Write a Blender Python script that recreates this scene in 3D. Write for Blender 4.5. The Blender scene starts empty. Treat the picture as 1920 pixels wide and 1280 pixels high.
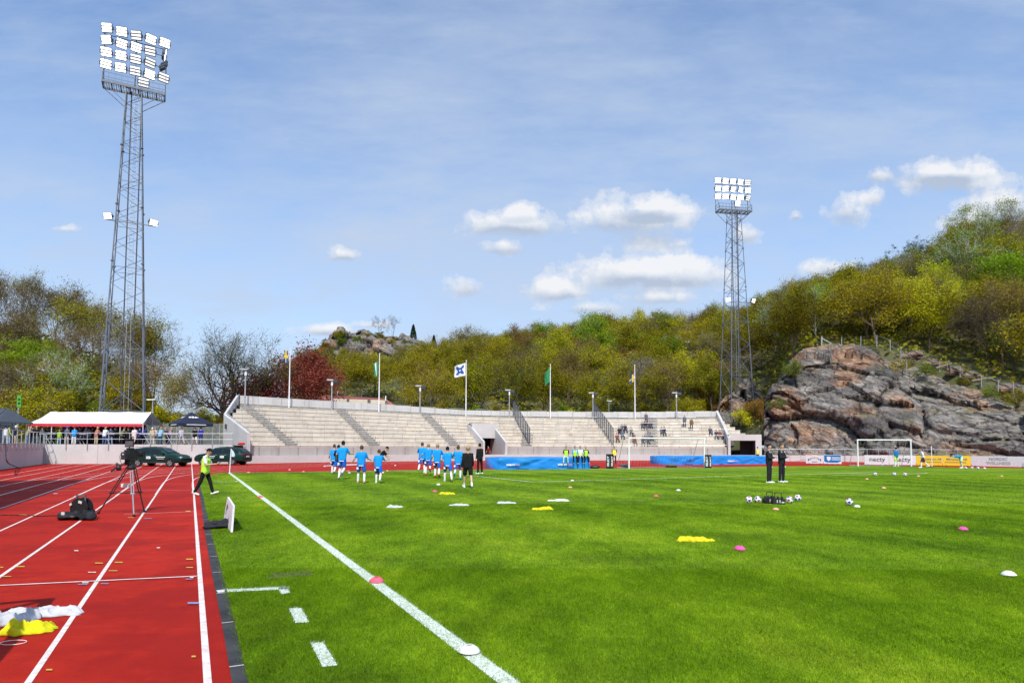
import bpy, bmesh, math, random
import numpy as np
from mathutils import Vector, Matrix, noise
random.seed(7); RNG = np.random.default_rng(7)
S = bpy.context.scene; COL = S.collection
R = math.radians
# ------------------------------------------------------------------ camera
H = 1.81; FP = 1200.0; PITCH = R(3.0); ROLL = R(0.19); SH = 132.1
cam = bpy.data.objects.new("camera", bpy.data.cameras.new("camera")); COL.objects.link(cam)
cam.data.sensor_width = 36; cam.data.lens = 22.5; cam.data.shift_y = SH/1920
cam.data.clip_start = .1; cam.data.clip_end = 3000
CM = Matrix.Translation((0, 0, H)) @ Matrix.Rotation(math.pi/2+PITCH, 4, 'X') @ Matrix.Rotation(ROLL, 4, 'Z')
cam.matrix_world = CM; S.camera = cam
C3 = CM.to_3x3()
def ray(px, py): return C3 @ Vector(((px-960)/FP, (640-py)/FP+SH/FP, -1))
def G(px, py, z=0.0):
    d = ray(px, py); t = (z-H)/d.z
    return Vector((d.x*t, d.y*t, z))
def D(px, py, Y):
    d = ray(px, py); t = Y/d.y
    return Vector((d.x*t, Y, H+d.z*t))
# ------------------------------------------------------------------ light
SUN_EL = R(50); SH_DIR = Vector((-0.02, 0.99, 0)).normalized()      # shadows fall this way
sd = Vector((-SH_DIR.x*math.cos(SUN_EL), -SH_DIR.y*math.cos(SUN_EL), math.sin(SUN_EL)))
sun = bpy.data.objects.new("sun", bpy.data.lights.new("sun", 'SUN')); COL.objects.link(sun)
sun.data.energy = 4.4; sun.data.angle = R(0.5); sun.data.color = (1, .955, .88)
sun.rotation_euler = sd.to_track_quat('Z', 'Y').to_euler(); sun.location = (0, 0, 60)
S.view_settings.view_transform = 'Standard'; S.view_settings.look = 'None'
S.view_settings.exposure = 0.0; S.view_settings.gamma = 1; S.view_settings.use_curve_mapping = False
S.cycles.max_bounces = 5; S.cycles.diffuse_bounces = 2; S.cycles.glossy_bounces = 2
S.cycles.transparent_max_bounces = 6; S.cycles.transmission_bounces = 3
S.cycles.use_adaptive_sampling = True; S.cycles.adaptive_threshold = 0.02
S.cycles.sample_clamp_indirect = 4
W = bpy.data.worlds.new("World"); S.world = W; W.use_nodes = True
NT = W.node_tree; NT.nodes.clear()
def nn(nt, t, **k):
    n = nt.nodes.new(t)
    for a, v in k.items(): setattr(n, a, v)
    return n
def lk(nt, a, b): nt.links.new(a, b)
def mth(nt, op, a, b=None, c=None, clamp=False):
    n = nt.nodes.new('ShaderNodeMath'); n.operation = op; n.use_clamp = clamp
    for i, v in enumerate((a, b, c)):
        if v is None: continue
        if isinstance(v, (int, float)): n.inputs[i].default_value = v
        else: nt.links.new(v, n.inputs[i])
    return n.outputs[0]
def ramp(nt, fac, stops, mode='LINEAR'):
    r = nt.nodes.new('ShaderNodeValToRGB'); r.color_ramp.interpolation = mode
    e = r.color_ramp.elements
    while len(e) < len(stops): e.new(0.5)
    for i, (p, c) in enumerate(stops):
        e[i].position = p; e[i].color = (c, c, c, 1) if isinstance(c, (int, float)) else (*c, 1)
    nt.links.new(fac, r.inputs[0]); return r.outputs[0]
def mixc(nt, f, a, b, mode='MIX'):
    m = nt.nodes.new('ShaderNodeMix'); m.data_type = 'RGBA'; m.blend_type = mode
    for s, v in ((m.inputs[0], f), (m.inputs[6], a), (m.inputs[7], b)):
        if isinstance(v, (int, float)): s.default_value = v
        elif isinstance(v, (tuple, list)): s.default_value = (*v[:3], 1)
        else: nt.links.new(v, s)
    return m.outputs[2]
sky = nn(NT, 'ShaderNodeTexSky', sky_type='NISHITA', sun_disc=False)
sky.sun_elevation = SUN_EL; sky.sun_rotation = math.atan2(sd.x, sd.y)
sky.air_density = 1.0; sky.dust_density = 1.2; sky.ozone_density = 2.0
tc = nn(NT, 'ShaderNodeTexCoord'); sep = nn(NT, 'ShaderNodeSeparateXYZ'); lk(NT, tc.outputs['Generated'], sep.inputs[0])
ay = mth(NT, 'MAXIMUM', mth(NT, 'ABSOLUTE', sep.outputs[1]), .05)
U = mth(NT, 'DIVIDE', sep.outputs[0], ay); V = mth(NT, 'DIVIDE', sep.outputs[2], ay)
uv = nn(NT, 'ShaderNodeCombineXYZ'); lk(NT, U, uv.inputs[0]); lk(NT, V, uv.inputs[1]); lk(NT, mth(NT, 'SIGN', sep.outputs[1]), uv.inputs[2])
def wnoise(scale, detail=6, rough=.6, stretch=None, rot=0):
    src = uv.outputs[0]
    if stretch:
        mp = nn(NT, 'ShaderNodeMapping'); mp.inputs['Rotation'].default_value = (0, 0, rot); mp.inputs['Scale'].default_value = stretch
        lk(NT, src, mp.inputs[0]); src = mp.outputs[0]
    n = nn(NT, 'ShaderNodeTexNoise'); n.inputs['Scale'].default_value = scale; n.inputs['Detail'].default_value = detail; n.inputs['Roughness'].default_value = rough
    lk(NT, src, n.inputs['Vector']); return n.outputs[0]
nA = wnoise(13, 8, .62); nB = wnoise(42, 6, .6)
nAB = mth(NT, 'ADD', mth(NT, 'MULTIPLY', mth(NT, 'SUBTRACT', nA, .5), 1.5), mth(NT, 'MULTIPLY', mth(NT, 'SUBTRACT', nB, .5), .55))
# cumulus: (centre px, centre py, half width px, half height px, weight)
CL = [(960, 424, 76, 24, 1.0), (975, 400, 34, 18, .9), (945, 466, 48, 20, .62), (1198, 415, 98, 36, 1.05), (1218, 392, 50, 24, 1.0), (1225, 458, 84, 30, .62),
      (1222, 515, 118, 30, 1.1), (1235, 560, 90, 20, .4), (1050, 548, 62, 26, .72), (1110, 578, 80, 16, .5), (645, 481, 30, 16, .8),
      (1800, 338, 108, 32, .92), (1770, 325, 60, 20, .9), (1590, 400, 52, 42, .42), (1650, 330, 40, 24, .42), (1635, 372, 34, 22, .4), (1492, 406, 16, 14, .5),
      (1400, 440, 26, 26, .5), (1880, 388, 75, 34, .9), (1840, 420, 70, 22, .7), (1560, 505, 50, 22, .75), (875, 540, 44, 28, .42), (118, 430, 40, 10, .05),
      (620, 620, 60, 13, .7), (700, 610, 50, 10, .4)]
mask = None; shade = None
for (cx, cy, rx, ry, w) in CL:
    d = ray(cx, cy); u0 = d.x/d.y; v0 = d.z/d.y; ru = rx*1.34/FP; rv = ry*1.42/FP
    du = mth(NT, 'MULTIPLY', mth(NT, 'SUBTRACT', U, u0), 1/ru); dv0 = mth(NT, 'MULTIPLY', mth(NT, 'SUBTRACT', V, v0), 1/rv); dv = mth(NT, 'ADD', dv0, mth(NT, 'MULTIPLY', mth(NT, 'MINIMUM', dv0, 0.0), .45))
    q = mth(NT, 'SQRT', mth(NT, 'ADD', mth(NT, 'MULTIPLY', du, du), mth(NT, 'MULTIPLY', dv, dv)))
    m = mth(NT, 'MAXIMUM', mth(NT, 'SUBTRACT', 1-(1-w)*.55, q), -1.0)
    s = mth(NT, 'MULTIPLY', mth(NT, 'MAXIMUM', mth(NT, 'ADD', m, .3), 0.0), dv)
    mask = m if mask is None else mth(NT, 'MAXIMUM', mask, m)
    shade = s if shade is None else mth(NT, 'ADD', shade, s)
front = mth(NT, 'GREATER_THAN', sep.outputs[1], 0)
mask = mth(NT, 'SUBTRACT', mask, mth(NT, 'MULTIPLY', mth(NT, 'SUBTRACT', 1.0, front), 3.0))
# a few clouds for the rest of the sky
dens = mth(NT, 'ADD', mth(NT, 'ADD', mask, mth(NT, 'MULTIPLY', nAB, 1.45)), .08)
dens = ramp(NT, dens, [(.0, 0.0), (.22, .45), (.55, 1.0)], 'EASE')
cir1 = wnoise(2.3, 7, .62, (.8, 1.7, 1), R(32)); cir2 = wnoise(5.5, 6, .6, (.5, 2.4, 1), R(-50))
cir3 = wnoise(1.1, 3, .5)
cir = mth(NT, 'ADD', mth(NT, 'MULTIPLY', ramp(NT, cir1, [(.40, 0.0), (.72, 1.0)]), .55), mth(NT, 'MULTIPLY', ramp(NT, cir2, [(.46, 0.0), (.76, 1.0)]), .40))
low = mth(NT, 'MULTIPLY', mth(NT, 'SUBTRACT', .80, V, clamp=True), .95)
cir = mth(NT, 'MULTIPLY', mth(NT, 'ADD', cir, low), mth(NT, 'ADD', .45, mth(NT, 'MULTIPLY', cir3, 1.0)), clamp=True)
SKYCOL = mixc(NT, 1.0, sky.outputs[0], (1.24, 1.38, 1.51), 'MULTIPLY')
c1 = mixc(NT, cir, SKYCOL, (3.65, 4.35, 5.5))
sh2 = mth(NT, 'ADD', mth(NT, 'MULTIPLY', shade, 1.3), mth(NT, 'MULTIPLY', nAB, .9))
ccol = ramp(NT, mth(NT, 'ADD', .5, mth(NT, 'MULTIPLY', sh2, .8)), [(.2, (.52, .60, .73)), (.55, (.80, .85, .92)), (.8, (1, 1, 1))])
ccol = mixc(NT, 1.0, ccol, (6.1, 6.15, 6.3), 'MULTIPLY')
c2 = mixc(NT, mth(NT, 'MULTIPLY', dens, .93), c1, ccol)
bg = nn(NT, 'ShaderNodeBackground'); bg.inputs[1].default_value = 0.15
wo = nn(NT, 'ShaderNodeOutputWorld'); lk(NT, c2, bg.inputs[0]); lk(NT, bg.outputs[0], wo.inputs[0])

# ------------------------------------------------------------------ materials
MATS = {}
def pm(name, col, rough=.7, var=.12, scale=6, bump=0, metal=0, emis=0, spec=.5, stain=None, stretch=None, bscale=None):
    if name in MATS: return MATS[name]
    m = bpy.data.materials.new(name); m.use_nodes = True; nt = m.node_tree; MATS[name] = m
    b = nt.nodes['Principled BSDF']; b.inputs['Roughness'].default_value = rough; b.inputs['Metallic'].default_value = metal
    b.inputs['Specular IOR Level'].default_value = spec
    tcn = nt.nodes.new('ShaderNodeTexCoord'); src = tcn.outputs['Object']
    if stretch:
        mp = nt.nodes.new('ShaderNodeMapping'); mp.inputs['Scale'].default_value = stretch; lk(nt, src, mp.inputs[0]); src = mp.outputs[0]
    n = nt.nodes.new('ShaderNodeTexNoise'); n.inputs['Scale'].default_value = scale; n.inputs['Detail'].default_value = 5; lk(nt, src, n.inputs['Vector'])
    f = ramp(nt, n.outputs[0], [(.3, 0.0), (.7, 1.0)])
    lo = tuple(c*(1-var) for c in col); hi = tuple(min(1, c*(1+var)) for c in col)
    c = mixc(nt, f, lo, hi)
    if stain:
        n2 = nt.nodes.new('ShaderNodeTexNoise'); n2.inputs['Scale'].default_value = stain[1]; n2.inputs['Detail'].default_value = 6; lk(nt, src, n2.inputs['Vector'])
        f2 = ramp(nt, n2.outputs[0], [(.45, 0.0), (.72, 1.0)])
        c = mixc(nt, mth(nt, 'MULTIPLY', f2, stain[2]), c, stain[0])
    lk(nt, c, b.inputs['Base Color'])
    if emis: lk(nt, c, b.inputs['Emission Color']); b.inputs['Emission Strength'].default_value = emis
    if bump:
        n3 = nt.nodes.new('ShaderNodeTexNoise'); n3.inputs['Scale'].default_value = bscale or scale*6; n3.inputs['Detail'].default_value = 4; lk(nt, src, n3.inputs['Vector'])
        bp = nt.nodes.new('ShaderNodeBump'); bp.inputs['Strength'].default_value = bump; bp.inputs['Distance'].default_value = .02
        lk(nt, n3.outputs[0], bp.inputs['Height']); lk(nt, bp.outputs[0], b.inputs['Normal'])
    return m
def leafmat(name, cols, transl=.25):
    if name in MATS: return MATS[name]
    m = bpy.data.materials.new(name); m.use_nodes = True; nt = m.node_tree; MATS[name] = m; nt.nodes.clear()
    g = nt.nodes.new('ShaderNodeNewGeometry'); oi = nt.nodes.new('ShaderNodeObjectInfo')
    f = mth(nt, 'ADD', mth(nt, 'MULTIPLY', g.outputs['Random Per Island'], .45), mth(nt, 'MULTIPLY', oi.outputs['Random'], .55))
    c = ramp(nt, f, [(i/(len(cols)-1), cc) for i, cc in enumerate(cols)])
    hs = nt.nodes.new('ShaderNodeHueSaturation')
    lk(nt, mth(nt, 'ADD', .72, mth(nt, 'MULTIPLY', mth(nt, 'FRACT', mth(nt, 'MULTIPLY', oi.outputs['Random'], 7.31)), .5)), hs.inputs['Value'])
    lk(nt, mth(nt, 'ADD', .485, mth(nt, 'MULTIPLY', mth(nt, 'FRACT', mth(nt, 'MULTIPLY', oi.outputs['Random'], 13.7)), .03)), hs.inputs['Hue'])
    lk(nt, c, hs.inputs['Color'])
    d = nt.nodes.new('ShaderNodeBsdfDiffuse'); t = nt.nodes.new('ShaderNodeBsdfTranslucent'); mx = nt.nodes.new('ShaderNodeMixShader')
    mx.inputs[0].default_value = transl; o = nt.nodes.new('ShaderNodeOutputMaterial')
    lk(nt, hs.outputs[0], d.inputs[0]); lk(nt, hs.outputs[0], t.inputs[0]); lk(nt, d.outputs[0], mx.inputs[1]); lk(nt, t.outputs[0], mx.inputs[2]); lk(nt, mx.outputs[0], o.inputs[0])
    return m
# ------------------------------------------------------------------ mesh helpers
class MB:
    def __init__(s): s.v = []; s.f = []
    def add(s, vs, fs):
        o = len(s.v); s.v += [tuple(v) for v in vs]; s.f += [tuple(i+o for i in f) for f in fs]; return s
    def box(s, c, d, M=None):
        x, y, z = d[0]/2, d[1]/2, d[2]/2
        vs = [Vector((i*x, j*y, k*z)) for i in (-1, 1) for j in (-1, 1) for k in (-1, 1)]
        c = Vector(c)
        vs = [(M @ v if M else v)+c for v in vs]
        return s.add(vs, [(0, 1, 3, 2), (4, 6, 7, 5), (0, 4, 5, 1), (2, 3, 7, 6), (0, 2, 6, 4), (1, 5, 7, 3)])
    def quad(s, a, b, c, d): return s.add([a, b, c, d], [(0, 1, 2, 3)])
    def poly(s, pts): return s.add(pts, [tuple(range(len(pts)))])
    def tube(s, p, q, r, r2=None, n=6, cap=True):
        p = Vector(p); q = Vector(q); r2 = r if r2 is None else r2
        d = (q-p)
        if d.length < 1e-6: return s
        d.normalize(); a = d.orthogonal().normalized(); b = d.cross(a)
        vs = []
        for (c, rr) in ((p, r), (q, r2)):
            for i in range(n):
                t = 2*math.pi*i/n; vs.append(c+(a*math.cos(t)+b*math.sin(t))*rr)
        fs = [(i, (i+1) % n, n+(i+1) % n, n+i) for i in range(n)]
        if cap: fs += [tuple(range(n))[::-1], tuple(range(n, 2*n))]
        return s.add(vs, fs)
    def path(s, pts, r, n=6):
        for a, b in zip(pts[:-1], pts[1:]): s.tube(a, b, r, n=n)
        return s
    def ball(s, c, r, nu=12, nv=8, sc=(1, 1, 1), M=None):
        c = Vector(c); vs = [Vector((0, 0, r*sc[2]))]
        for j in range(1, nv):
            ph = math.pi*j/nv
            for i in range(nu):
                t = 2*math.pi*i/nu; vs.append(Vector((r*sc[0]*math.sin(ph)*math.cos(t), r*sc[1]*math.sin(ph)*math.sin(t), r*sc[2]*math.cos(ph))))
        vs.append(Vector((0, 0, -r*sc[2])))
        fs = [(0, 1+i, 1+(i+1) % nu) for i in range(nu)]
        for j in range(nv-2):
            a = 1+j*nu
            fs += [(a+i, a+nu+i, a+nu+(i+1) % nu, a+(i+1) % nu) for i in range(nu)]
        a = 1+(nv-2)*nu; fs += [(a+i, len(vs)-1, a+(i+1) % nu) for i in range(nu)]
        vs = [(M @ v if M else v)+c for v in vs]
        return s.add(vs, fs)
    def lathe(s, c, prof, n=20, M=None):
        c = Vector(c); vs = []
        for (r, z) in prof:
            for i in range(n):
                t = 2*math.pi*i/n; v = Vector((r*math.cos(t), r*math.sin(t), z)); vs.append((M @ v if M else v)+c)
        fs = []
        for j in range(len(prof)-1):
            a = j*n; fs += [(a+i, a+(i+1) % n, a+n+(i+1) % n, a+n+i) for i in range(n)]
        return s.add(vs, fs)
    def mesh(s, name, mat=None, smooth=False):
        me = bpy.data.meshes.new(name); me.from_pydata(s.v, [], s.f)
        if mat: me.materials.append(mat)
        if smooth: me.polygons.foreach_set('use_smooth', [True]*len(me.polygons))
        me.update(); return me
    def build(s, name, mat=None, parent=None, smooth=False, bevel=0):
        o = bpy.data.objects.new(name, s.mesh(name, mat, smooth)); COL.objects.link(o)
        if parent: o.parent = parent
        if bevel:
            b = o.modifiers.new('bevel', 'BEVEL'); b.width = bevel; b.segments = 2; b.limit_method = 'ANGLE'
        return o
def npmesh(name, verts, faces, mat=None, smooth=False, attr=None):
    me = bpy.data.meshes.new(name); nv = len(verts); nf, k = faces.shape
    me.vertices.add(nv); me.vertices.foreach_set('co', np.ascontiguousarray(verts, dtype=np.float32).ravel())
    me.loops.add(nf*k); me.loops.foreach_set('vertex_index', np.ascontiguousarray(faces, dtype=np.int32).ravel())
    me.polygons.add(nf); me.polygons.foreach_set('loop_start', np.arange(0, nf*k, k, dtype=np.int32))
    if smooth: me.polygons.foreach_set('use_smooth', np.ones(nf, dtype=bool))
    if mat: me.materials.append(mat)
    if attr is not None:
        a = me.attributes.new(attr[0], 'FLOAT', 'POINT'); a.data.foreach_set('value', np.ascontiguousarray(attr[1], dtype=np.float32))
    me.update(calc_edges=True); return me
def tag(o, label=None, cat=None, group=None, kind=None):
    if label: o['label'] = label
    if cat: o['category'] = cat
    if group: o['group'] = group
    if kind: o['kind'] = kind
    return o
def empty(name, loc=(0, 0, 0), rz=0, label=None, cat=None, group=None):
    o = bpy.data.objects.new(name, None); COL.objects.link(o); o.location = loc; o.rotation_euler = (0, 0, rz); o.empty_display_size = .2
    return tag(o, label, cat, group)
def link(name, me, parent=None):
    o = bpy.data.objects.new(name, me); COL.objects.link(o)
    if parent: o.parent = parent
    return o
def kids(o): return [c for c in bpy.data.objects if c.parent == o]
def copy_tree(o, kidmap, parent=None):
    c = o.copy(); COL.objects.link(c); c.parent = parent
    for ch in kidmap.get(o, []): copy_tree(ch, kidmap, c)
    return c
def kmap(o):
    m = {}
    def rec(x):
        m[x] = kids(x)
        for y in m[x]: rec(y)
    rec(o); return m
def setmat(o, m):
    o.material_slots[0].link = 'OBJECT'; o.material_slots[0].material = m
def struct(o): o['kind'] = 'structure'; return o
def textobj(txt, size, mat, parent=None, M=None, ext=.004, name='lettering', align='CENTER', bold=0.0):
    cu = bpy.data.curves.new('t', 'FONT'); cu.body = txt; cu.size = size; cu.align_x = align; cu.align_y = 'CENTER'; cu.extrude = ext; cu.offset = bold; cu.resolution_u = 2
    to = bpy.data.objects.new('t', cu); COL.objects.link(to)
    dg = bpy.context.evaluated_depsgraph_get(); me = bpy.data.meshes.new_from_object(to.evaluated_get(dg)); me.name = name
    bpy.data.objects.remove(to); bpy.data.curves.remove(cu)
    me.materials.clear(); me.materials.append(mat)
    if M: me.transform(M)
    return link(name, me, parent)
def frameM(o, xd, zd=(0, 0, 1)):
    """matrix putting text plane (x right, y up) at o with x along xd and y along zd"""
    x = Vector(xd).normalized(); y = Vector(zd).normalized(); z = x.cross(y).normalized(); y = z.cross(x)
    m = Matrix((x, y, z)).transposed().to_4x4(); m.translation = Vector(o); return m
def catmull(pts, n=8):
    P = [Vector(p) for p in pts]; out = []
    for i in range(len(P)-1):
        a = P[max(i-1, 0)]; b = P[i]; c = P[i+1]; d = P[min(i+2, len(P)-1)]
        for k in range(n):
            t = k/n; out.append(.5*((2*b)+(c-a)*t+(2*a-5*b+4*c-d)*t*t+(-a+3*b-3*c+d)*t**3))
    out.append(P[-1]); return out
def strip(mb, pts, w, z, closed=False):
    L = []; Rr = []
    for i, p in enumerate(pts):
        a = pts[max(i-1, 0)]; b = pts[min(i+1, len(pts)-1)]; d = Vector((b.x-a.x, b.y-a.y, 0)).normalized(); n = Vector((-d.y, d.x, 0))
        L.append(Vector((p.x, p.y, z))+n*w/2); Rr.append(Vector((p.x, p.y, z))-n*w/2)
    for i in range(len(pts)-1): mb.quad(Rr[i], Rr[i+1], L[i+1], L[i])
def offset(pts, d):
    out = []
    for i, p in enumerate(pts):
        a = pts[max(i-1, 0)]; b = pts[min(i+1, len(pts)-1)]; t = Vector((b.x-a.x, b.y-a.y, 0)).normalized()
        out.append(Vector((p.x-t.y*d, p.y+t.x*d, 0)))
    return out
# ================================================================== GROUND
def hz(px): return 835+(px-960)*0.0033
p_a = G(430, 886); p_b = G(975, 1280)
u = Vector((p_a.x-p_b.x, p_a.y-p_b.y, 0)).normalized()      # along the touchline, away from the camera
nl = Vector((-u.y, u.x, 0))                                  # to the left of it
def groundmat(name, fn):
    m = bpy.data.materials.new(name); m.use_nodes = True; nt = m.node_tree; b = nt.nodes['Principled BSDF']
    b.inputs['Specular IOR Level'].default_value = .25
    t = nt.nodes.new('ShaderNodeTexCoord'); fn(nt, t.outputs['Object'], b); return m
def tnoise(nt, src, scale, detail=5, rough=.55, stretch=None, rot=0):
    if stretch:
        mp = nt.nodes.new('ShaderNodeMapping'); mp.inputs['Scale'].default_value = stretch; mp.inputs['Rotation'].default_value = (0, 0, rot); lk(nt, src, mp.inputs[0]); src = mp.outputs[0]
    n = nt.nodes.new('ShaderNodeTexNoise'); n.inputs['Scale'].default_value = scale; n.inputs['Detail'].default_value = detail; n.inputs['Roughness'].default_value = rough
    lk(nt, src, n.inputs['Vector']); return n.outputs[0]
ANG = math.atan2(u.y, u.x)
def grass_color(nt, src, fine=True):
    big = tnoise(nt, src, .11, 4, .6); mid = tnoise(nt, src, .9, 5, .6); st = tnoise(nt, src, 3.2, 4, .6, (1, .35, 1), 0)
    sp = nt.nodes.new('ShaderNodeSeparateXYZ'); lk(nt, src, sp.inputs[0])
    s = mth(nt, 'ADD', mth(nt, 'MULTIPLY', sp.outputs[0], -u.y), mth(nt, 'MULTIPLY', sp.outputs[1], u.x))
    along = mth(nt, 'ADD', mth(nt, 'MULTIPLY', sp.outputs[0], u.x), mth(nt, 'MULTIPLY', sp.outputs[1], u.y))
    wob = mth(nt, 'MULTIPLY', mth(nt, 'SUBTRACT', mid, .5), .25)
    stripe = mth(nt, 'SINE', mth(nt, 'MULTIPLY', mth(nt, 'ADD', s, wob), 2*math.pi/2.9))
    stripe2 = mth(nt, 'SINE', mth(nt, 'MULTIPLY', mth(nt, 'ADD', along, wob), 2*math.pi/9.2))
    f = mth(nt, 'ADD', .5, mth(nt, 'MULTIPLY', mth(nt, 'SUBTRACT', big, .5), .85))
    f = mth(nt, 'ADD', f, mth(nt, 'MULTIPLY', mth(nt, 'SUBTRACT', mid, .5), .60))
    f = mth(nt, 'ADD', f, mth(nt, 'MULTIPLY', mth(nt, 'SUBTRACT', st, .5), .65))
    f = mth(nt, 'ADD', f, mth(nt, 'MULTIPLY', stripe, .10)); f = mth(nt, 'ADD', f, mth(nt, 'MULTIPLY', stripe2, .06))
    c = ramp(nt, f, [(.10, (.058, .122, .003)), (.40, (.125, .235, .005)), (.62, (.195, .325, .009)), (.9, (.31, .415, .022))])
    # thin, brownish turf near the track edge
    edge = ramp(nt, mth(nt, 'ADD', s, mth(nt, 'MULTIPLY', mid, 1.5)), [(0, 0.0), (1, 1.0)])
    dry = ramp(nt, tnoise(nt, src, .55, 6, .62), [(.50, 0.0), (.74, 1.0)])
    return mixc(nt, mth(nt, 'MULTIPLY', dry, .42), c, (.10, .125, .012))
def fn_grass(nt, src, b):
    c = grass_color(nt, src); fine = tnoise(nt, src, 60, 3, .7); f2 = tnoise(nt, src, 14, 4, .65, (1, .5, 1))
    c = mixc(nt, 1.0, c, ramp(nt, mth(nt, 'ADD', mth(nt, 'MULTIPLY', fine, .5), mth(nt, 'MULTIPLY', f2, .5)), [(.32, (.42, .44, .42)), (.52, (.84, .85, .84)), (.7, (1.3, 1.25, 1.2))]), 'MULTIPLY')
    lk(nt, c, b.inputs['Base Color']); b.inputs['Roughness'].default_value = .9; b.inputs['Specular IOR Level'].default_value = .12
    bp = nt.nodes.new('ShaderNodeBump'); bp.inputs['Strength'].default_value = .5; bp.inputs['Distance'].default_value = .03; lk(nt, fine, bp.inputs['Height']); lk(nt, bp.outputs[0], b.inputs['Normal'])
M_grass = groundmat('grass_turf', fn_grass)
def fn_track(nt, src, b):
    big = tnoise(nt, src, .22, 5, .6); st = tnoise(nt, src, 2.0, 6, .62, (1, 1, 1)); sm = tnoise(nt, src, 5.0, 5, .7, (.35, 2.2, 1), 0); gr = tnoise(nt, src, 240, 2, .6)
    c = ramp(nt, big, [(.3, (.36, .011, .004)), (.55, (.46, .017, .006)), (.75, (.53, .028, .012))])
    c = mixc(nt, ramp(nt, st, [(.5, 0.0), (.75, .55)]), c, (.25, .005, .003))
    c = mixc(nt, ramp(nt, sm, [(.52, 0.0), (.80, .28)]), c, (.60, .08, .045))
    c = mixc(nt, ramp(nt, tnoise(nt, src, .45, 7, .7), [(.46, 0.0), (.56, .7)]), c, (.27, .007, .004))
    c = mixc(nt, ramp(nt, tnoise(nt, src, 30, 3, .6), [(.66, 0.0), (.74, .5)]), c, (.5, .12, .09))
    c = mixc(nt, 1.0, c, ramp(nt, gr, [(.3, (.62, .55, .55)), (.6, (1.08, 1.25, 1.25))]), 'MULTIPLY')
    lk(nt, c, b.inputs['Base Color']); b.inputs['Roughness'].default_value = .8; b.inputs['Specular IOR Level'].default_value = .15
    bp = nt.nodes.new('ShaderNodeBump'); bp.inputs['Strength'].default_value = .35; bp.inputs['Distance'].default_value = .004; lk(nt, gr, bp.inputs['Height']); lk(nt, bp.outputs[0], b.inputs['Normal'])
M_track = groundmat('tartan', fn_track)
def fn_line(nt, src, b):
    n = tnoise(nt, src, 9, 6, .7); g = tnoise(nt, src, 160, 2)
    c = ramp(nt, n, [(.35, (.60, .50, .46)), (.6, (.78, .73, .70))]); c = mixc(nt, ramp(nt, g, [(.62, 0.0), (.75, .35)]), c, (.6, .2, .15))
    lk(nt, c, b.inputs['Base Color']); b.inputs['Roughness'].default_value = .7
M_line = groundmat('track_paint', fn_line)
def fn_gline(nt, src, b):
    n = tnoise(nt, src, 34, 5, .7); n2 = tnoise(nt, src, 3, 3, .6)
    f = ramp(nt, mth(nt, 'ADD', mth(nt, 'MULTIPLY', n, .8), mth(nt, 'MULTIPLY', n2, .2)), [(.37, 0.0), (.52, 1.0)])
    c = mixc(nt, f, (.13, .24, .05), (.72, .78, .74)); lk(nt, c, b.inputs['Base Color']); b.inputs['Roughness'].default_value = .9
M_gline = groundmat('turf_paint', fn_gline)
def fn_kerb(nt, src, b):
    n = tnoise(nt, src, 2.5, 6, .65); g = tnoise(nt, src, 90, 3)
    c = ramp(nt, n, [(.3, (.022, .022, .025)), (.7, (.06, .06, .064))]); c = mixc(nt, ramp(nt, g, [(.6, 0.0), (.78, .5)]), c, (.2, .19, .18))
    lk(nt, c, b.inputs['Base Color']); b.inputs['Roughness'].default_value = .75
M_kerb = groundmat('rubber_kerb', fn_kerb)
def fn_dirt(nt, src, b):
    n = tnoise(nt, src, .15, 6, .6); c = ramp(nt, n, [(.3, (.05, .075, .02)), (.55, (.09, .09, .04)), (.75, (.13, .11, .07))])
    lk(nt, c, b.inputs['Base Color']); b.inputs['Roughness'].default_value = .95
M_dirt = groundmat('earth', fn_dirt)
def flat(name, pts, z, mat):
    mb = MB(); mb.poly([Vector((p.x, p.y, z)) for p in pts]); o = mb.build(name, mat); return struct(o)
gb = MB(); gb.quad((-700, -300, -.06), (700, -300, -.06), (700, 900, -.06), (-700, 900, -.06)); struct(gb.build('ground', M_dirt))
flat('running_track', [Vector((-48, -45, 0)), Vector((95, -45, 0)), Vector((95, 88, 0)), Vector((60, 96, 0)), Vector((-75, 96, 0)), Vector((-75, 35, 0))], 0.0, M_track)
# ---- grass
ge_line = G(465, 1280)
def onl(px, py): return G(px, py)
gl0 = ge_line - u*45
gpx = [(373, 905), (375, 898), (386, 894), (399, 890.5), (417, 887.8), (440, 886.6), (519, 885.2), (600, 883.5), (700, 882), (850, 879.8), (1106, 878.2), (1430, 874), (1620, 872.4), (1920, 877.6)]
gpts = [gl0, ge_line] + [onl(*p) for p in gpx] + [Vector((62, 38, 0)), Vector((80, -45, 0))]
flat('grass_pitch', gpts, .004, M_grass)
# ---- rubber kerb band
ko = [G(434.7, 1280)-u*45, G(434.7, 1280), G(415, 1165), G(397, 1076), G(385.5, 1010), G(377, 945), G(370.5, 906), G(371, 900), G(378, 895.4), G(393, 891)]
ki = [ge_line-u*45, ge_line, G(439.5, 1165), G(418, 1076), G(399, 1010), G(384, 945), G(374.5, 907), G(377, 899), G(386, 895), G(399, 891)]
kb = MB()
for i in range(len(ko)-1): kb.quad(*[Vector((p.x, p.y, .010)) for p in (ko[i], ki[i], ki[i+1], ko[i+1])])
struct(kb.build('kerb_strip', M_kerb))
jb = MB()
for k in range(26):
    y = k*1.0; a = G(434.7, 1280); b_ = ge_line; s = (k-2)*1.43+.35
    p = a+u*s; w_ = (b_-a).dot(-nl)*-1
    q = p+(-nl)*abs((b_-a).dot(nl))
    if p.y > 25: break
    jb.quad(*[Vector((v.x, v.y, .0135)) for v in (p, q, q+u*.022, p+u*.022)])
struct(jb.build('kerb_joint', pm('joint_white', (.5, .46, .44))))
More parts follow.
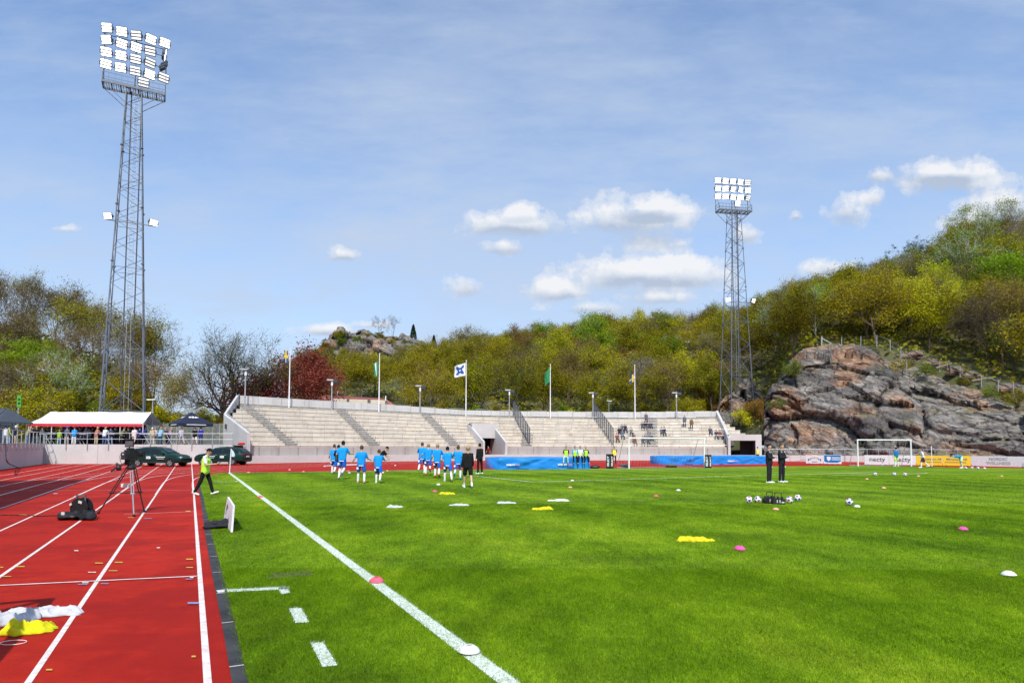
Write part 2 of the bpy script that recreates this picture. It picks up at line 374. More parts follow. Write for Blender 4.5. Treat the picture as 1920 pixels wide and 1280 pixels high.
# ---- lane lines
l0 = G(389.5, 1280); LW = 1.22
lb = MB()
wallB_a = G(83, 869.2); wallB_b = G(430, 869.6)
def hit_wall(p):
    d = (wallB_b-wallB_a).normalized(); nrm = Vector((-d.y, d.x, 0)); return (wallB_a-p).dot(nrm)/u.dot(nrm)
for k in range(0, 9):
    p = l0+nl*LW*k
    e = hit_wall(p)-.15
    a = p-u*40; b_ = p+u*e
    strip(lb, [a, b_], .05 if k else .058, .004)
inner_px = [(363.5, 925), (361.8, 908), (363, 901), (369, 896.3), (381, 892.4), (402, 888.8), (431, 884.9), (480, 880.6), (540, 877.2), (603, 874.4), (665, 871.8), (760, 869.4), (910, 867.4), (1120, 866.4)]
ic = [G(*p) for p in inner_px]
CC = Vector((19, 21, 0))
for a in range(3, 66, 7): ic.append(CC+Vector((math.sin(R(a)), math.cos(R(a)), 0))*49.6)
ic = catmull(ic, 6)
for k in range(0, 7): strip(lb, offset(ic, k*LW+.02), .05, .0075)
for (a, b_) in (((-260, 1110.5), (371, 1080.4)), ((-200, 920.5), (360, 918.6)), ((232, 964), (362, 959.5))):
    strip(lb, [G(*a), G(*b_)], .045 if a[1] > 1000 else .03, .0105)
struct(lb.build('lane_line', M_line))
def marks(name, lst, col):
    mb = MB()
    for (x0, x1, y, h) in lst:
        mb.quad(*[Vector((v.x, v.y, .013)) for v in (G(x0, y+h), G(x1, y+h), G(x1, y), G(x0, y))])
    struct(mb.build(name, pm('mk_'+name, col, var=.25, scale=30)))
marks('yellow_mark', [(178, 193, 1055.5, 2), (215, 230, 1054, 2), (349, 362, 1048, 2.2), (349, 362, 1064, 1.6), (204, 220, 1070, 1.6), (30, 46, 1062, 2), (0, 6, 1063.5, 2), (5, 21, 1081, 1.4), (86, 98, 1256, 3), (359, 367, 1231, 3), (348, 357, 958, 1.5), (240, 252, 970, 1), (36, 50, 965, 1)], (.60, .34, .05))
marks('white_mark', [(154, 166, 1092.5, 1.8), (356, 363, 1082.5, 2), (139, 147, 1032, 1.8), (294, 300, 1026.5, 1.8), (165, 180, 1073, 1.4), (100, 108, 925, .8)], (.72, .62, .58))
marks('blue_mark', [(146, 164, 1096, 1.5), (189, 204, 1094.5, 1.5), (352, 373, 1130, 3.6), (348, 361, 1086, 1.2), (270, 285, 972, 1)], (.22, .24, .42))
# ---- painted lines on the pitch
WHITE = []      # polygons (xy) where turf is painted
def pline(name, pts, w):
    mb = MB(); strip(mb, pts, w, .008); struct(mb.build(name, M_gline))
    for a, b_ in zip(pts[:-1], pts[1:]):
        d = (b_-a).normalized(); n = Vector((-d.y, d.x, 0)); WHITE.append([(v.x, v.y) for v in (a+n*w/2, b_+n*w/2, b_-n*w/2, a-n*w/2)])
corner = G(430, 886.2)
tl0 = G(953, 1280)
tu = (corner-tl0).normalized()
pline('touchline', [tl0-tu*30, corner], .155)
pline('goal_line', [G(430, 886.2), G(800, 881.8), G(1100, 879.6), G(1430, 876.5)], .11)
pline('penalty_line', [G(800, 883.2), G(881, 891), G(999, 903.5)], .12)
pline('penalty_line', [G(999, 903.5), G(1151, 899), G(1433, 890.7), G(1640, 885.4)], .12)
pline('penalty_arc', catmull([G(1560, 890.8), G(1660, 888.9), G(1728, 887.2), G(1735, 886.3), G(1700, 885.8)], 4), .12)
pline('corner_arc', [G(401, 902.6), G(425, 903.3), G(441, 902.6), G(445, 901.6)], .1)
tb = MB()
for poly in ([(420, 1106), (538, 1100.5), (541, 1105), (421, 1110.5)], [(521, 1101), (538, 1100.5), (544, 1112), (527, 1114.5)], [(541.5, 1141), (565, 1140.5), (579.5, 1167), (554, 1168.5)], [(582, 1206), (606, 1205), (633, 1248), (605, 1251)]):
    pts = [G(*p) for p in poly]; tb.poly([Vector((p.x, p.y, .008)) for p in pts[::-1]]); WHITE.append([(p.x, p.y) for p in pts])
struct(tb.build('technical_area_line', M_gline))
struct(MB().poly([Vector((p.x, p.y, .0145)) for p in (G(405, 1108), G(421, 1106.5), G(421.5, 1111), G(409, 1113))]).build('paint_smear', pm('smear', (.6, .6, .6), var=.4, scale=40)))
# worn sod patch
struct(MB().poly([Vector((p.x, p.y, .0075)) for p in (G(500, 1086), G(588, 1078), G(582, 1070), G(508, 1074))]).build('worn_patch', pm('worn', (.10, .10, .045), var=.4, scale=14)))
# ---- turf blades close to the camera
def inpoly(P, poly):
    x, y = P[:, 0], P[:, 1]; ins = np.zeros(len(P), bool); n = len(poly)
    for i in range(n):
        x1, y1 = poly[i]; x2, y2 = poly[(i+1) % n]
        c = ((y1 > y) != (y2 > y)) & (x < (x2-x1)*(y-y1)/(y2-y1+1e-12)+x1); ins ^= c
    return ins
def blades(N, y0, y1, hgt, wid):
    Y = np.sqrt(RNG.uniform(y0*y0, y1*y1, N)); X = RNG.uniform(-.58, 1.12, N)*Y + RNG.normal(0, .1, N)
    P = np.stack([X, Y], 1)
    e = np.array([ge_line.x, ge_line.y]); n_ = np.array([nl.x, nl.y])
    s = (P-e)@n_; P = P[s < .05*RNG.uniform(-.5, 1, len(s))]; N = len(P)
    wh = np.zeros(N)
    for poly in WHITE: wh[inpoly(P+RNG.normal(0, .008, P.shape), poly)] = 1
    a = RNG.uniform(0, 2*math.pi, N); h = hgt*RNG.uniform(.5, 1.25, N); w = wid*RNG.uniform(.7, 1.3, N)
    la = RNG.uniform(0, 2*math.pi, N); ln = h*RNG.uniform(.1, .95, N)
    V_ = np.zeros((N, 3, 3))
    V_[:, 0, 0] = P[:, 0]-np.cos(a)*w; V_[:, 0, 1] = P[:, 1]-np.sin(a)*w; V_[:, 1, 0] = P[:, 0]+np.cos(a)*w; V_[:, 1, 1] = P[:, 1]+np.sin(a)*w
    V_[:, 2, 0] = P[:, 0]+np.cos(la)*ln; V_[:, 2, 1] = P[:, 1]+np.sin(la)*ln; V_[:, 2, 2] = h; V_[:, :2, 2] = .002
    return V_.reshape(-1, 3), np.repeat(wh, 3)
v1, w1 = blades(400000, 4.2, 9.5, .030, .0028); v2, w2 = blades(350000, 9.5, 20, .030, .0052)
v3, w3 = blades(190000, 20, 42, .03, .012)
vv = np.concatenate([v1, v2, v3]); ww = np.concatenate([w1, w2, w3]); ff = np.arange(len(vv)).reshape(-1, 3)
m = bpy.data.materials.new('turf_blade'); m.use_nodes = True; nt = m.node_tree; nt.nodes.clear()
t_ = nt.nodes.new('ShaderNodeTexCoord'); g_ = nt.nodes.new('ShaderNodeNewGeometry'); c_ = grass_color(nt, t_.outputs['Object'])
c_ = mixc(nt, 1.0, c_, ramp(nt, g_.outputs['Random Per Island'], [(0, (.65, .7, .6)), (.6, (1.15, 1.15, 1.1)), (1, (1.9, 1.75, 1.7))]), 'MULTIPLY')
at = nt.nodes.new('ShaderNodeAttribute'); at.attribute_name = 'painted'
c_ = mixc(nt, mth(nt, 'MULTIPLY', at.outputs['Fac'], mth(nt, 'ADD', .32, mth(nt, 'MULTIPLY', mth(nt, 'FRACT', mth(nt, 'MULTIPLY', g_.outputs['Random Per Island'], 17.0)), .68))), c_, (.80, .86, .82))
d_ = nt.nodes.new('ShaderNodeBsdfDiffuse'); tr = nt.nodes.new('ShaderNodeBsdfTranslucent'); mx = nt.nodes.new('ShaderNodeMixShader'); mx.inputs[0].default_value = .3
o_ = nt.nodes.new('ShaderNodeOutputMaterial'); lk(nt, c_, d_.inputs[0]); lk(nt, c_, tr.inputs[0]); lk(nt, d_.outputs[0], mx.inputs[1]); lk(nt, tr.outputs[0], mx.inputs[2]); lk(nt, mx.outputs[0], o_.inputs[0])
tag(link('grass', npmesh('grass', vv, ff, m, attr=('painted', ww))), 'short mown green grass blades on the football pitch', 'grass', kind='stuff')
# ================================================================== TERRAIN
# px column, foot depth, foot height, ridge depth, ridge ground row in the view
TK = [(-1600, 70, 1.7, 112, 560), (-700, 74, 1.7, 112, 545), (-200, 84, 1.7, 116, 575), (0, 84, 1.75, 116, 612), (120, 84, 1.75, 116, 655), (230, 84, 1.75, 118, 690), (300, 86, 1.75, 130, 775), (360, 90, 2.2, 150, 800),
      (520, 96, 3.4, 150, 778), (585, 100, 3.8, 190, 715), (620, 102, 4, 205, 668), (700, 104, 4, 210, 655), (790, 106, 4, 212, 680), (870, 108, 4, 215, 682), (1000, 110, 4, 215, 668), (1200, 112, 4.2, 210, 650),
      (1330, 112, 4.4, 200, 640), (1430, 104, 5, 190, 628), (1500, 100, 17.0, 178, 605), (1600, 100, 17.5, 168, 583), (1700, 97, 15.5, 160, 548), (1800, 90, 12.0, 156, 505), (1920, 84, 8.5, 152, 482), (2300, 74, 7, 140, 440), (3000, 55, 6, 120, 420), (4200, 40, 5, 100, 420)]
TKA = np.array(TK, float)
def tcol(px):
    Yf, hf, Yr, gy = [float(np.interp(px, TKA[:, 0], TKA[:, i])) for i in (1, 2, 3, 4)]
    return Yf, hf, Yr, D(px, gy, Yr).z
def theight(px, Y):
    Yf, hf, Yr, hr = tcol(px)
    if Y <= Yf: return hf
    if Y <= Yr:
        t = (Y-Yf)/(Yr-Yf); t = t*.75+.25*t*t*(3-2*t); z = hf+(hr-hf)*t
    else: z = hr-(Y-Yr)*.12
    return z+noise.noise(Vector((px*.012, Y*.07, 3)))*1.5*min(1, (Y-Yf)/6)
def px_of(x, y): return 960+FP*x/y
def zat(x, y): return theight(px_of(x, y), y)
cols = list(np.arange(-1600, 4201, 40)); rows = [0, .02, .08, .16, .25, .34, .43, .52, .61, .70, .79, .88, .95, 1.0, 1.05, 1.15, 1.4, 2.0, 3.2]
tv = []; tf = []
for px in cols:
    Yf, hf, Yr, hr = tcol(px)
    for j, r_ in enumerate(rows):
        Y = Yf+(Yr-Yf)*r_
        tv.append(((px-960)/FP*Y, Y, theight(px, Y) if j else hf-3.5))
nr = len(rows)
for i in range(len(cols)-1):
    for j in range(nr-1): a = i*nr+j; tf.append((a, a+nr, a+nr+1, a+1))
tm = npmesh('hillside', np.array(tv), np.array(tf), M_dirt, smooth=True); struct(link('hillside', tm))
# ================================================================== ROCK
def fn_rock(nt, src, b):
    mp = nt.nodes.new('ShaderNodeMapping'); mp.vector_type = 'TEXTURE'; mp.inputs['Rotation'].default_value = (0, R(26), 0); lk(nt, src, mp.inputs[0]); dip = mp.outputs[0]
    n1 = tnoise(nt, src, .10, 4, .6); n2 = tnoise(nt, dip, .55, 8, .70, (1, 1, 3.2)); n3 = tnoise(nt, dip, .12, 5, .6, (1, 1, 1.6)); n4 = tnoise(nt, dip, 3.2, 7, .72, (1, 1, 3.5))
    c = ramp(nt, n2, [(.28, (.035, .033, .032)), (.42, (.125, .116, .108)), (.55, (.25, .23, .21)), (.72, (.44, .40, .36))])
    c = mixc(nt, ramp(nt, n3, [(.50, 0.0), (.60, .80)]), c, ramp(nt, n2, [(.3, (.10, .045, .022)), (.48, (.32, .165, .085)), (.7, (.56, .37, .25))]))
    c = mixc(nt, ramp(nt, n1, [(.52, 0.0), (.62, .85)]), c, ramp(nt, n4, [(.35, (.035, .034, .034)), (.65, (.12, .115, .11))]))
    c = mixc(nt, 1.0, c, ramp(nt, n4, [(.3, (.45, .45, .45)), (.5, (1, 1, 1)), (.75, (1.4, 1.4, 1.4))]), 'MULTIPLY')
    for sc_, wd_, dk_ in ((.22, .035, .9), (.7, .05, .6)):
        wn = nt.nodes.new('ShaderNodeTexNoise'); wn.inputs['Scale'].default_value = sc_*2.5; lk(nt, dip, wn.inputs['Vector'])
        ad = nt.nodes.new('ShaderNodeVectorMath'); ad.operation = 'ADD'; sc2 = nt.nodes.new('ShaderNodeVectorMath'); sc2.operation = 'SCALE'; sc2.inputs['Scale'].default_value = .8/sc_*.5; lk(nt, wn.outputs['Color'], sc2.inputs[0]); lk(nt, dip, ad.inputs[0]); lk(nt, sc2.outputs[0], ad.inputs[1])
        st = nt.nodes.new('ShaderNodeMapping'); st.inputs['Scale'].default_value = (.55, 1, 2.0); lk(nt, ad.outputs[0], st.inputs[0])
        vo = nt.nodes.new('ShaderNodeTexVoronoi'); vo.feature = 'DISTANCE_TO_EDGE'; vo.inputs['Scale'].default_value = sc_; lk(nt, st.outputs[0], vo.inputs['Vector'])
        c = mixc(nt, mth(nt, 'MULTIPLY', ramp(nt, vo.outputs['Distance'], [(0, 1.0), (wd_, 0.0)]), dk_), c, (.014, .013, .013))
    g = nt.nodes.new('ShaderNodeNewGeometry'); sp = nt.nodes.new('ShaderNodeSeparateXYZ'); lk(nt, g.outputs['Normal'], sp.inputs[0])
    mo = mth(nt, 'MULTIPLY', ramp(nt, sp.outputs[2], [(.78, 0.0), (.93, 1.0)]), ramp(nt, tnoise(nt, src, .5, 5), [(.42, 0.0), (.6, .85)]))
    c = mixc(nt, mo, c, ramp(nt, n4, [(.35, (.07, .085, .02)), (.6, (.22, .18, .06))]))
    lk(nt, c, b.inputs['Base Color']); b.inputs['Roughness'].default_value = .75
    bp = nt.nodes.new('ShaderNodeBump'); bp.inputs['Strength'].default_value = 1.0; bp.inputs['Distance'].default_value = .3; lk(nt, mth(nt, 'ADD', n2, mth(nt, 'MULTIPLY', n4, .35)), bp.inputs['Height']); lk(nt, bp.outputs[0], b.inputs['Normal'])
M_rock = groundmat('gneiss', fn_rock)
def blocky(p, amp, seed=0):
    o = 0
    for sc, am in ((.085, 1.5), (.21, .62), (.6, .20)):
        w_ = noise.noise_vector(p*sc*1.1+Vector((seed, 2, 5)))*.35
        zt_ = p.z+p.x*.48+p.y*.1                                   # strata dip to the right
        q = Vector(((p.x-p.z*.3)*sc*.75+seed, p.y*sc*.6, zt_*sc*1.7))+w_
        dist, pts = noise.voronoi(q)
        c = pts[0]; r_ = noise.cell(c*7.3); tl = noise.cell_vector(c*3.1+Vector((5, 1, 2)))
        o += am*((r_-.5)*1.35+(q-c).dot(tl-Vector((.5, .5, .5)))*1.2 - .5*max(0, .07-(dist[1]-dist[0]))/.07)
    o += .10*noise.noise(Vector((p.x*1.6, p.y, (p.z+p.x*.48)*3.5)))
    return o*amp
def rock_face(name, foot, top, back, nu, nv, amp, seed=0, nb=10):
    """foot, top, back: polylines (same count) of world points; returns displaced sheet"""
    def samp(P, t):
        f = t*(len(P)-1); i = min(int(f), len(P)-2); return P[i].lerp(P[i+1], f-i)
    V_ = []; F_ = []
    for i in range(nu+1):
        t = i/nu; a = samp(foot, t); b_ = samp(top, t); c = samp(back, t)
        for j in range(nv+nb+1):
            if j <= nv:
                s = j/nv; h = s; st = .75*s+.25*(s**2.2)
                p = Vector((a.x+(b_.x-a.x)*st, a.y+(b_.y-a.y)*st, a.z+(b_.z-a.z)*(1-(1-h)**1.25)))
                k = min(1, s*5+.3)
            else: s = (j-nv)/nb; p = b_.lerp(c, s); k = 1-.9*s
            d = blocky(p, amp, seed)*k
            nrm = Vector((0, -1, .15)) if j <= nv*.8 else Vector((0, -.5, .6))
            n_ = (a-c); n_.z = 0; n_.normalize()
            V_.append(p+(n_*abs(nrm.y)+Vector((0, 0, nrm.z)))*d)
    w = nv+nb+1
    for i in range(nu):
        for j in range(w-1): q = i*w+j; F_.append((q, q+w, q+w+1, q+1))
    return npmesh(name, np.array([tuple(v) for v in V_]), np.array(F_), M_rock)
cl_px = [1432, 1448, 1475, 1510, 1560, 1620, 1680, 1720, 1780, 1850, 1920, 2100]
cl_ft = [87, 86, 85, 84, 82, 80, 78, 77, 75, 72, 69, 62]
cl_ty = [752, 712, 682, 658, 650, 652, 668, 692, 704, 732, 756, 764]
cl_bk = [7, 8, 10, 12, 13, 13, 13, 12, 12, 11, 10, 10]
foot = [Vector(((p-960)/FP*y, y, -.3)) for p, y in zip(cl_px, cl_ft)]
top = [D(p, ty, y+bk) for p, y, ty, bk in zip(cl_px, cl_ft, cl_ty, cl_bk)]
back = [Vector(((p-960)/FP*(t.y+9), t.y+9, theight(p, t.y+9)-.5)) for p, t in zip(cl_px, top)]
# left flank closes the outcrop round its corner
foot = [D(1428, 820, 106)] + foot; top = [D(1452, 738, 108)] + top; back = [D(1455, 740, 116)] + back; foot[0].z = -.3
rk = link('rock_outcrop', rock_face('rock_outcrop', foot, top, back, 420, 72, 1.15)); tag(rk, 'high grey and rust coloured rock cliff behind the pitch, below the wooded slope', 'rock cliff')
# boulder outcrop behind the far floodlight mast
bp_ = [1335, 1350, 1375, 1400, 1425, 1442]
f2 = [Vector(((p-960)/FP*108, 108, 2)) for p in bp_]; t2 = [D(p, y, 112) for p, y in zip(bp_, [768, 738, 716, 712, 728, 752])]; b2 = [Vector(((p-960)/FP*119, 119, theight(p, 119)-.5)) for p in bp_]
tag(link('boulder', rock_face('boulder', f2, t2, b2, 60, 24, .8, 9)), 'grey rounded boulder outcrop behind the distant floodlight mast', 'boulder')
# knoll
kp = [572, 590, 605, 625, 650, 668, 690, 700, 740, 775, 800, 845]
ky = [676, 652, 628, 617, 613, 609, 608, 617, 626, 632, 645, 665]
kf = [Vector(((p-960)/FP*196, 196, theight(p, 196)-1)) for p in kp]
kt = [D(p, y, 212) for p, y in zip(kp, ky)]
kb2 = [Vector(((p-960)/FP*232, 232, theight(p, 232)-1)) for p in kp]
kn = link('rocky_knoll', rock_face('rocky_knoll', kf, kt, kb2, 130, 34, 1.7, 4)); tag(kn, 'bare rocky knoll rising above the woods behind the terrace', 'rock')
# ================================================================== TREES
M_bark = pm('bark', (.13, .092, .055), .9, .35, 3); M_pale = pm('pale_bark', (.19, .16, .13), .9, .35, 3); M_dark = pm('dark_bark', (.065, .046, .028), .9, .3, 3); M_birch = pm('birch_bark', (.5, .48, .44), .8, .4, 4)
LM = {'olive': leafmat('leaf_olive', [(.12, .11, .006), (.24, .225, .008), (.36, .33, .014)]),
      'gold': leafmat('leaf_gold', [(.22, .20, .008), (.38, .35, .012), (.52, .47, .022)]),
      'green': leafmat('leaf_green', [(.08, .13, .010), (.17, .26, .014), (.30, .40, .022)]),
      'lime': leafmat('leaf_lime', [(.34, .36, .010), (.60, .60, .016), (.72, .70, .03)]),
      'bud': leafmat('leaf_bud', [(.14, .10, .025), (.23, .17, .03), (.33, .26, .035)]),
      'rust': leafmat('leaf_rust', [(.13, .07, .015), (.24, .13, .022), (.32, .20, .03)]),
      'copper': leafmat('leaf_copper', [(.07, .016, .011), (.18, .045, .026), (.30, .10, .055)], .3),
      'pine': leafmat('leaf_pine', [(.015, .03, .012), (.03, .055, .02), (.05, .08, .03)], .1)}
def grow_tree(seed, Ht, trunk_frac, r0, spread, levels, leafn, lsize, lrad, rk=.55, twig=1, up=.12, kids_n=4, nside=5, minlev=2, lean=0, angle=45, crown=None, wob=.16):
    rnd = random.Random(seed); T = MB(); tips = []
    def rv(): return Vector((rnd.gauss(0, 1), rnd.gauss(0, 1), rnd.gauss(0, 1)))
    def grow(p, d, L, r, lev):
        ns = 5 if lev == 0 else (4 if lev < 3 else 3 if lev < 4 else 2); pts = [(p, r)]; kid = []
        for i in range(ns):
            d = (d+rv()*wob*(.35 if lev == 0 else 1)+Vector((0, 0, up*(1 if lev else .3)))).normalized()
            q = p+d*(L/ns); r2 = r*(1-.5*(i+1)/ns) if lev else r*(1-.38*(i+1)/ns)
            T.tube(p, q, r*(1-.5*i/ns) if lev else r*(1-.38*i/ns), r2, n=max(3, nside-lev), cap=False)
            p = q
            fr = (i+1)/ns
            if lev >= minlev: tips.append((p.copy(), lev))
            if lev < levels and (fr > (trunk_frac if lev == 0 else .3)):
                kid.append((p.copy(), d.copy(), r2, fr))
        if lev < levels:
            n_ = kids_n if lev else kids_n+2
            for k in range(n_):
                pp, dd, rr, fr = kid[min(len(kid)-1, int(rnd.random()**.7*len(kid)))] if k else kid[-1]
                a = dd.orthogonal().normalized(); a = Matrix.Rotation(rnd.uniform(0, 6.28) if lev else (k/n_*6.28+rnd.uniform(-.4, .4)), 3, dd) @ a
                ang = R(rnd.gauss(angle, 12))*(.35 if k == 0 else 1)
                nd = (dd*math.cos(ang)+a*math.sin(ang))
                if lev == 0: nd = Vector((nd.x*spread, nd.y*spread, nd.z)).normalized()
                grow(pp, nd, L*(rnd.uniform(.62, .82) if lev else rnd.uniform(.72, .95)*(1-trunk_frac*.3)), max(.020, rr*(.75 if k == 0 else rk)), lev+1)
    grow(Vector((0, 0, -.4)), Vector((lean, 0, 1)).normalized(), Ht*(.42+.18*trunk_frac), r0, 0)
    arr = np.array([tuple(t[0]) for t in tips]); zmax = arr[:, 2].max(); sc = Ht/zmax
    tv_ = np.array(T.v)*sc; arr = arr*sc
    tfq = [f for f in T.f]
    tv_ = [tuple(v) for v in tv_]
    for t in arr:
        for _ in range(twig):
            t0 = Vector(t); d = (rv()*.8+Vector((0, 0, .5))).normalized()*rnd.uniform(.5, 1.1); sd_ = d.orthogonal().normalized()*.022
            k0 = len(tv_); tv_ += [tuple(t0-sd_), tuple(t0+sd_), tuple(t0+d)]; tfq.append((k0, k0+1, k0+2))
    me = bpy.data.meshes.new('trunk'); me.from_pydata(tv_, [], tfq); me.update()
    N = leafn; r_ = np.random.default_rng(seed)
    sel = r_.permutation(len(arr))[:max(40, int(len(arr)*.30))]; idx = sel[r_.integers(0, len(sel), N)]; C_ = arr[idx]+r_.normal(0, lrad, (N, 3))*np.array([1, 1, .75])
    C_ = C_[C_[:, 2] > Ht*.12]; N = len(C_)
    lm = leafquads(C_, lsize, r_)
    return me, lm
def leafquads(C_, size, r_):
    N = len(C_); a = r_.normal(0, 1, (N, 3)); a[:, 2] *= .6; a /= np.linalg.norm(a, axis=1)[:, None]; b_ = r_.normal(0, 1, (N, 3)); b_ = np.cross(a, b_); b_ /= np.linalg.norm(b_, axis=1)[:, None]
    s = size*r_.uniform(.55, 1.25, N)[:, None]*.5
    Q = np.stack([C_-a*s*1.25, C_-b_*s*.8, C_+a*s*1.25, C_+b_*s*.8], 1).reshape(-1, 3)
    return npmesh('crown', Q, np.arange(4*N).reshape(-1, 4), LM['olive'])
PROTO = {}
HTS = {}
def proto(name, *a, **k):
    HTS[name] = a[1]
    PROTO[name] = grow_tree(*a, **k); PROTO[name][0].materials.append(M_bark)
proto('oakA', 11, 13, .35, .26, 1.25, 4, 11375, 0.23, .50, kids_n=4)
proto('oakB', 12, 14, .40, .26, 1.1, 4, 12250, 0.21, .50, kids_n=4, wob=.2)
proto('oakC', 13, 12, .30, .24, 1.4, 4, 9187, 0.21, .52, kids_n=4, up=.06)
proto('thinA', 21, 15, .45, .20, .8, 4, 3718, 0.18, .40, kids_n=4, up=.2)
proto('thinB', 22, 13, .35, .20, 1.0, 4, 5031, 0.18, .45, kids_n=4, up=.16, wob=.24)
proto('mapleA', 31, 12, .35, .18, 1.2, 4, 14218, 0.23, .55, kids_n=4)
proto('mapleB', 32, 10, .25, .15, 1.2, 4, 10062, 0.21, .55, kids_n=4)
proto('birchA', 41, 16, .35, .14, .65, 4, 7437, 0.18, .42, kids_n=4, up=.1, angle=38)
proto('bareA', 51, 14, .3, .2, 1.0, 5, 875, 0.14, .3, kids_n=3, up=.18, wob=.22)
proto('bareB', 52, 12, .25, .2, 1.2, 5, 525, 0.14, .3, kids_n=4, up=.12, wob=.25)
proto('shrubA', 61, 3.2, .05, .07, 1.6, 3, 2531, 0.15, .30, kids_n=4, up=.1)
proto('shrubB', 62, 4.5, .08, .08, 1.3, 3, 3206, 0.17, .34, kids_n=4, up=.12)
proto('pineA', 71, 14, .55, .25, 1.3, 4, 11375, 0.18, .24, kids_n=4, up=.02, angle=62)
proto('copperA', 81, 12.5, .18, .35, 1.25, 4, 26000, .22, .70, twig=1, kids_n=5, up=.10)
proto('bigoak', 91, 17, .20, .75, 1.35, 5, 6500, .13, .36, rk=.72, twig=1, kids_n=4, up=.09, angle=42, wob=.16, nside=9)
# conical juniper
jr = np.random.default_rng(3); hh = jr.uniform(0, 1, 2600)**.8; ja = jr.uniform(0, 6.28, 2600); jrad = (1-hh)**.7*1.25*jr.uniform(.6, 1, 2600)+.05
PROTO['juniper'] = (MB().tube((0, 0, -.4), (0, 0, 4.2), .1, .02).mesh('trunk', M_bark), leafquads(np.stack([np.cos(ja)*jrad, np.sin(ja)*jrad, .2+hh*4.8], 1), .26, jr))
def plant(kind, x, y, z, sc, rz, leaf, bark, name, label, cat, group=None, szx=1.0):
    tr_, cr = PROTO[kind]; e = empty(name, (x, y, z), rz, label, cat, group); e.scale = (sc*szx, sc*szx, sc)
    a = link('trunk', tr_, e); setmat(a, bark); b_ = link('crown', cr, e); setmat(b_, LM[leaf]); return e
NAMES = {'olive': ('oak_tree', 'olive brown oak just coming into leaf, one of many on the wooded slope', 'tree', 'olive oaks on the wooded slopes'),
         'gold': ('oak_tree', 'golden green oak in fresh leaf among the darker trees of the slope', 'tree', 'golden green oaks on the wooded slopes'),
         'green': ('ash_tree', 'mid green leafy tree standing among the oaks of the wooded slope', 'tree', 'green trees on the wooded slopes'),
         'bud': ('bare_tree', 'greyish brown nearly bare tree with budding twigs on the wooded slope', 'tree', 'budding bare trees on the wooded slopes'),
         'rust': ('oak_tree', 'rusty orange tree in young leaf on the wooded slope', 'tree', 'rust coloured trees on the wooded slopes'),
         'birch': ('birch_tree', 'slender pale trunked birch with thin light leaves on the wooded slope', 'tree', 'birches on the wooded slopes')}
rnd = random.Random(5)
cnt = 0
SKY = np.array([(-400, 470), (0, 497), (60, 512), (100, 522), (200, 548), (275, 575), (310, 640), (560, 660), (590, 650), (640, 652), (700, 648), (790, 638), (840, 624), (870, 612), (950, 610), (1000, 600), (1100, 588), (1200, 580), (1260, 572), (1330, 568), (1400, 550), (1440, 548), (1500, 520), (1560, 502), (1640, 493), (1700, 470), (1760, 445), (1800, 415), (1860, 400), (1920, 388), (2100, 350)], float)
ZONE = [(120, 'at the far left edge'), (300, 'around the near floodlight mast'), (720, 'behind the red roofed house'), (880, 'left of the white and blue flag'), (1035, 'between the white and the green flag'), (1195, 'right of the green flag'), (1350, 'left of the far floodlight mast'), (1480, 'right of the far floodlight mast'), (1700, 'above the left part of the cliff'), (1850, 'above the middle of the cliff'), (9999, 'above the right end of the cliff')]
def where(p, t): return next(z for k, z in ZONE if p < k)+', '+('low on the slope' if t < .33 else 'half way up the slope' if t < .72 else 'up at the skyline')
def forest(pxa, pxb, spacing, mix, ymax_over=6, foot_off=3, smul=1.0, rowmax=99, mix_hi=None):
    """jittered rows of trees up the slope between two columns"""
    global cnt
    Yf0 = min(tcol(pxa)[0], tcol(pxb)[0]); row = 0; Y = Yf0+foot_off
    while row < rowmax:
        x = (pxa-960)/FP*Y + rnd.uniform(0, spacing); any_ = False
        while x < (pxb-960)/FP*Y:
            yy = Y+rnd.uniform(-.4, .4)*spacing; xx = x+rnd.uniform(-.25, .25)*spacing; p = px_of(xx, yy)
            Yf, hf, Yr, hr = tcol(p)
            if yy > Yf+foot_off-2 and yy < Yr+ymax_over and not (572 < p < 840 and yy > 186) :
                any_ = True
                mx_ = mix_hi if mix_hi and (yy-Yf)/(Yr-Yf) > .42 else mix; k, leaf, s0, s1 = rnd.choices([m_[0] for m_ in mx_], [m_[1] for m_ in mx_])[0]
                nm = NAMES['birch' if k.startswith('birch') else leaf]
                bark = M_birch if k.startswith('birch') else rnd.choice([M_bark, M_bark, M_dark, M_pale])
                tt = (yy-Yf)/(Yr-Yf); zz = zat(xx, yy); hh0 = HTS[k]; lim = (D(p, float(np.interp(p, SKY[:, 0], SKY[:, 1]))+rnd.uniform(-3, 16), yy).z-zz)/hh0; s_ = rnd.uniform(s0, s1)*smul
                s_ = min(s_, lim) if tt < .72 else min(max(s_, lim), 1.25, lim)
                if s_ < .33: x += spacing; continue
                if 590 < p < 775 and yy < 125: x += spacing*.5; continue
                short = {'olive': 'olive brown oak', 'gold': 'golden green oak', 'green': 'fresh green tree', 'bud': 'nearly bare brown tree', 'rust': 'rusty orange tree', 'birch': 'slender birch'}['birch' if k.startswith('birch') else leaf]
                plant(k, xx, yy, zz, s_, rnd.uniform(0, 6.28), leaf, bark, nm[0], short+' '+where(p, tt), nm[2], short+'s '+where(p, tt), szx=rnd.uniform(.9, 1.15)); cnt += 1
            x += spacing*rnd.uniform(.8, 1.25)
        Y += spacing*.95; row += 1
        if Y > max(tcol(pxa)[2], tcol(pxb)[2], tcol((pxa+pxb)/2)[2])+ymax_over: break
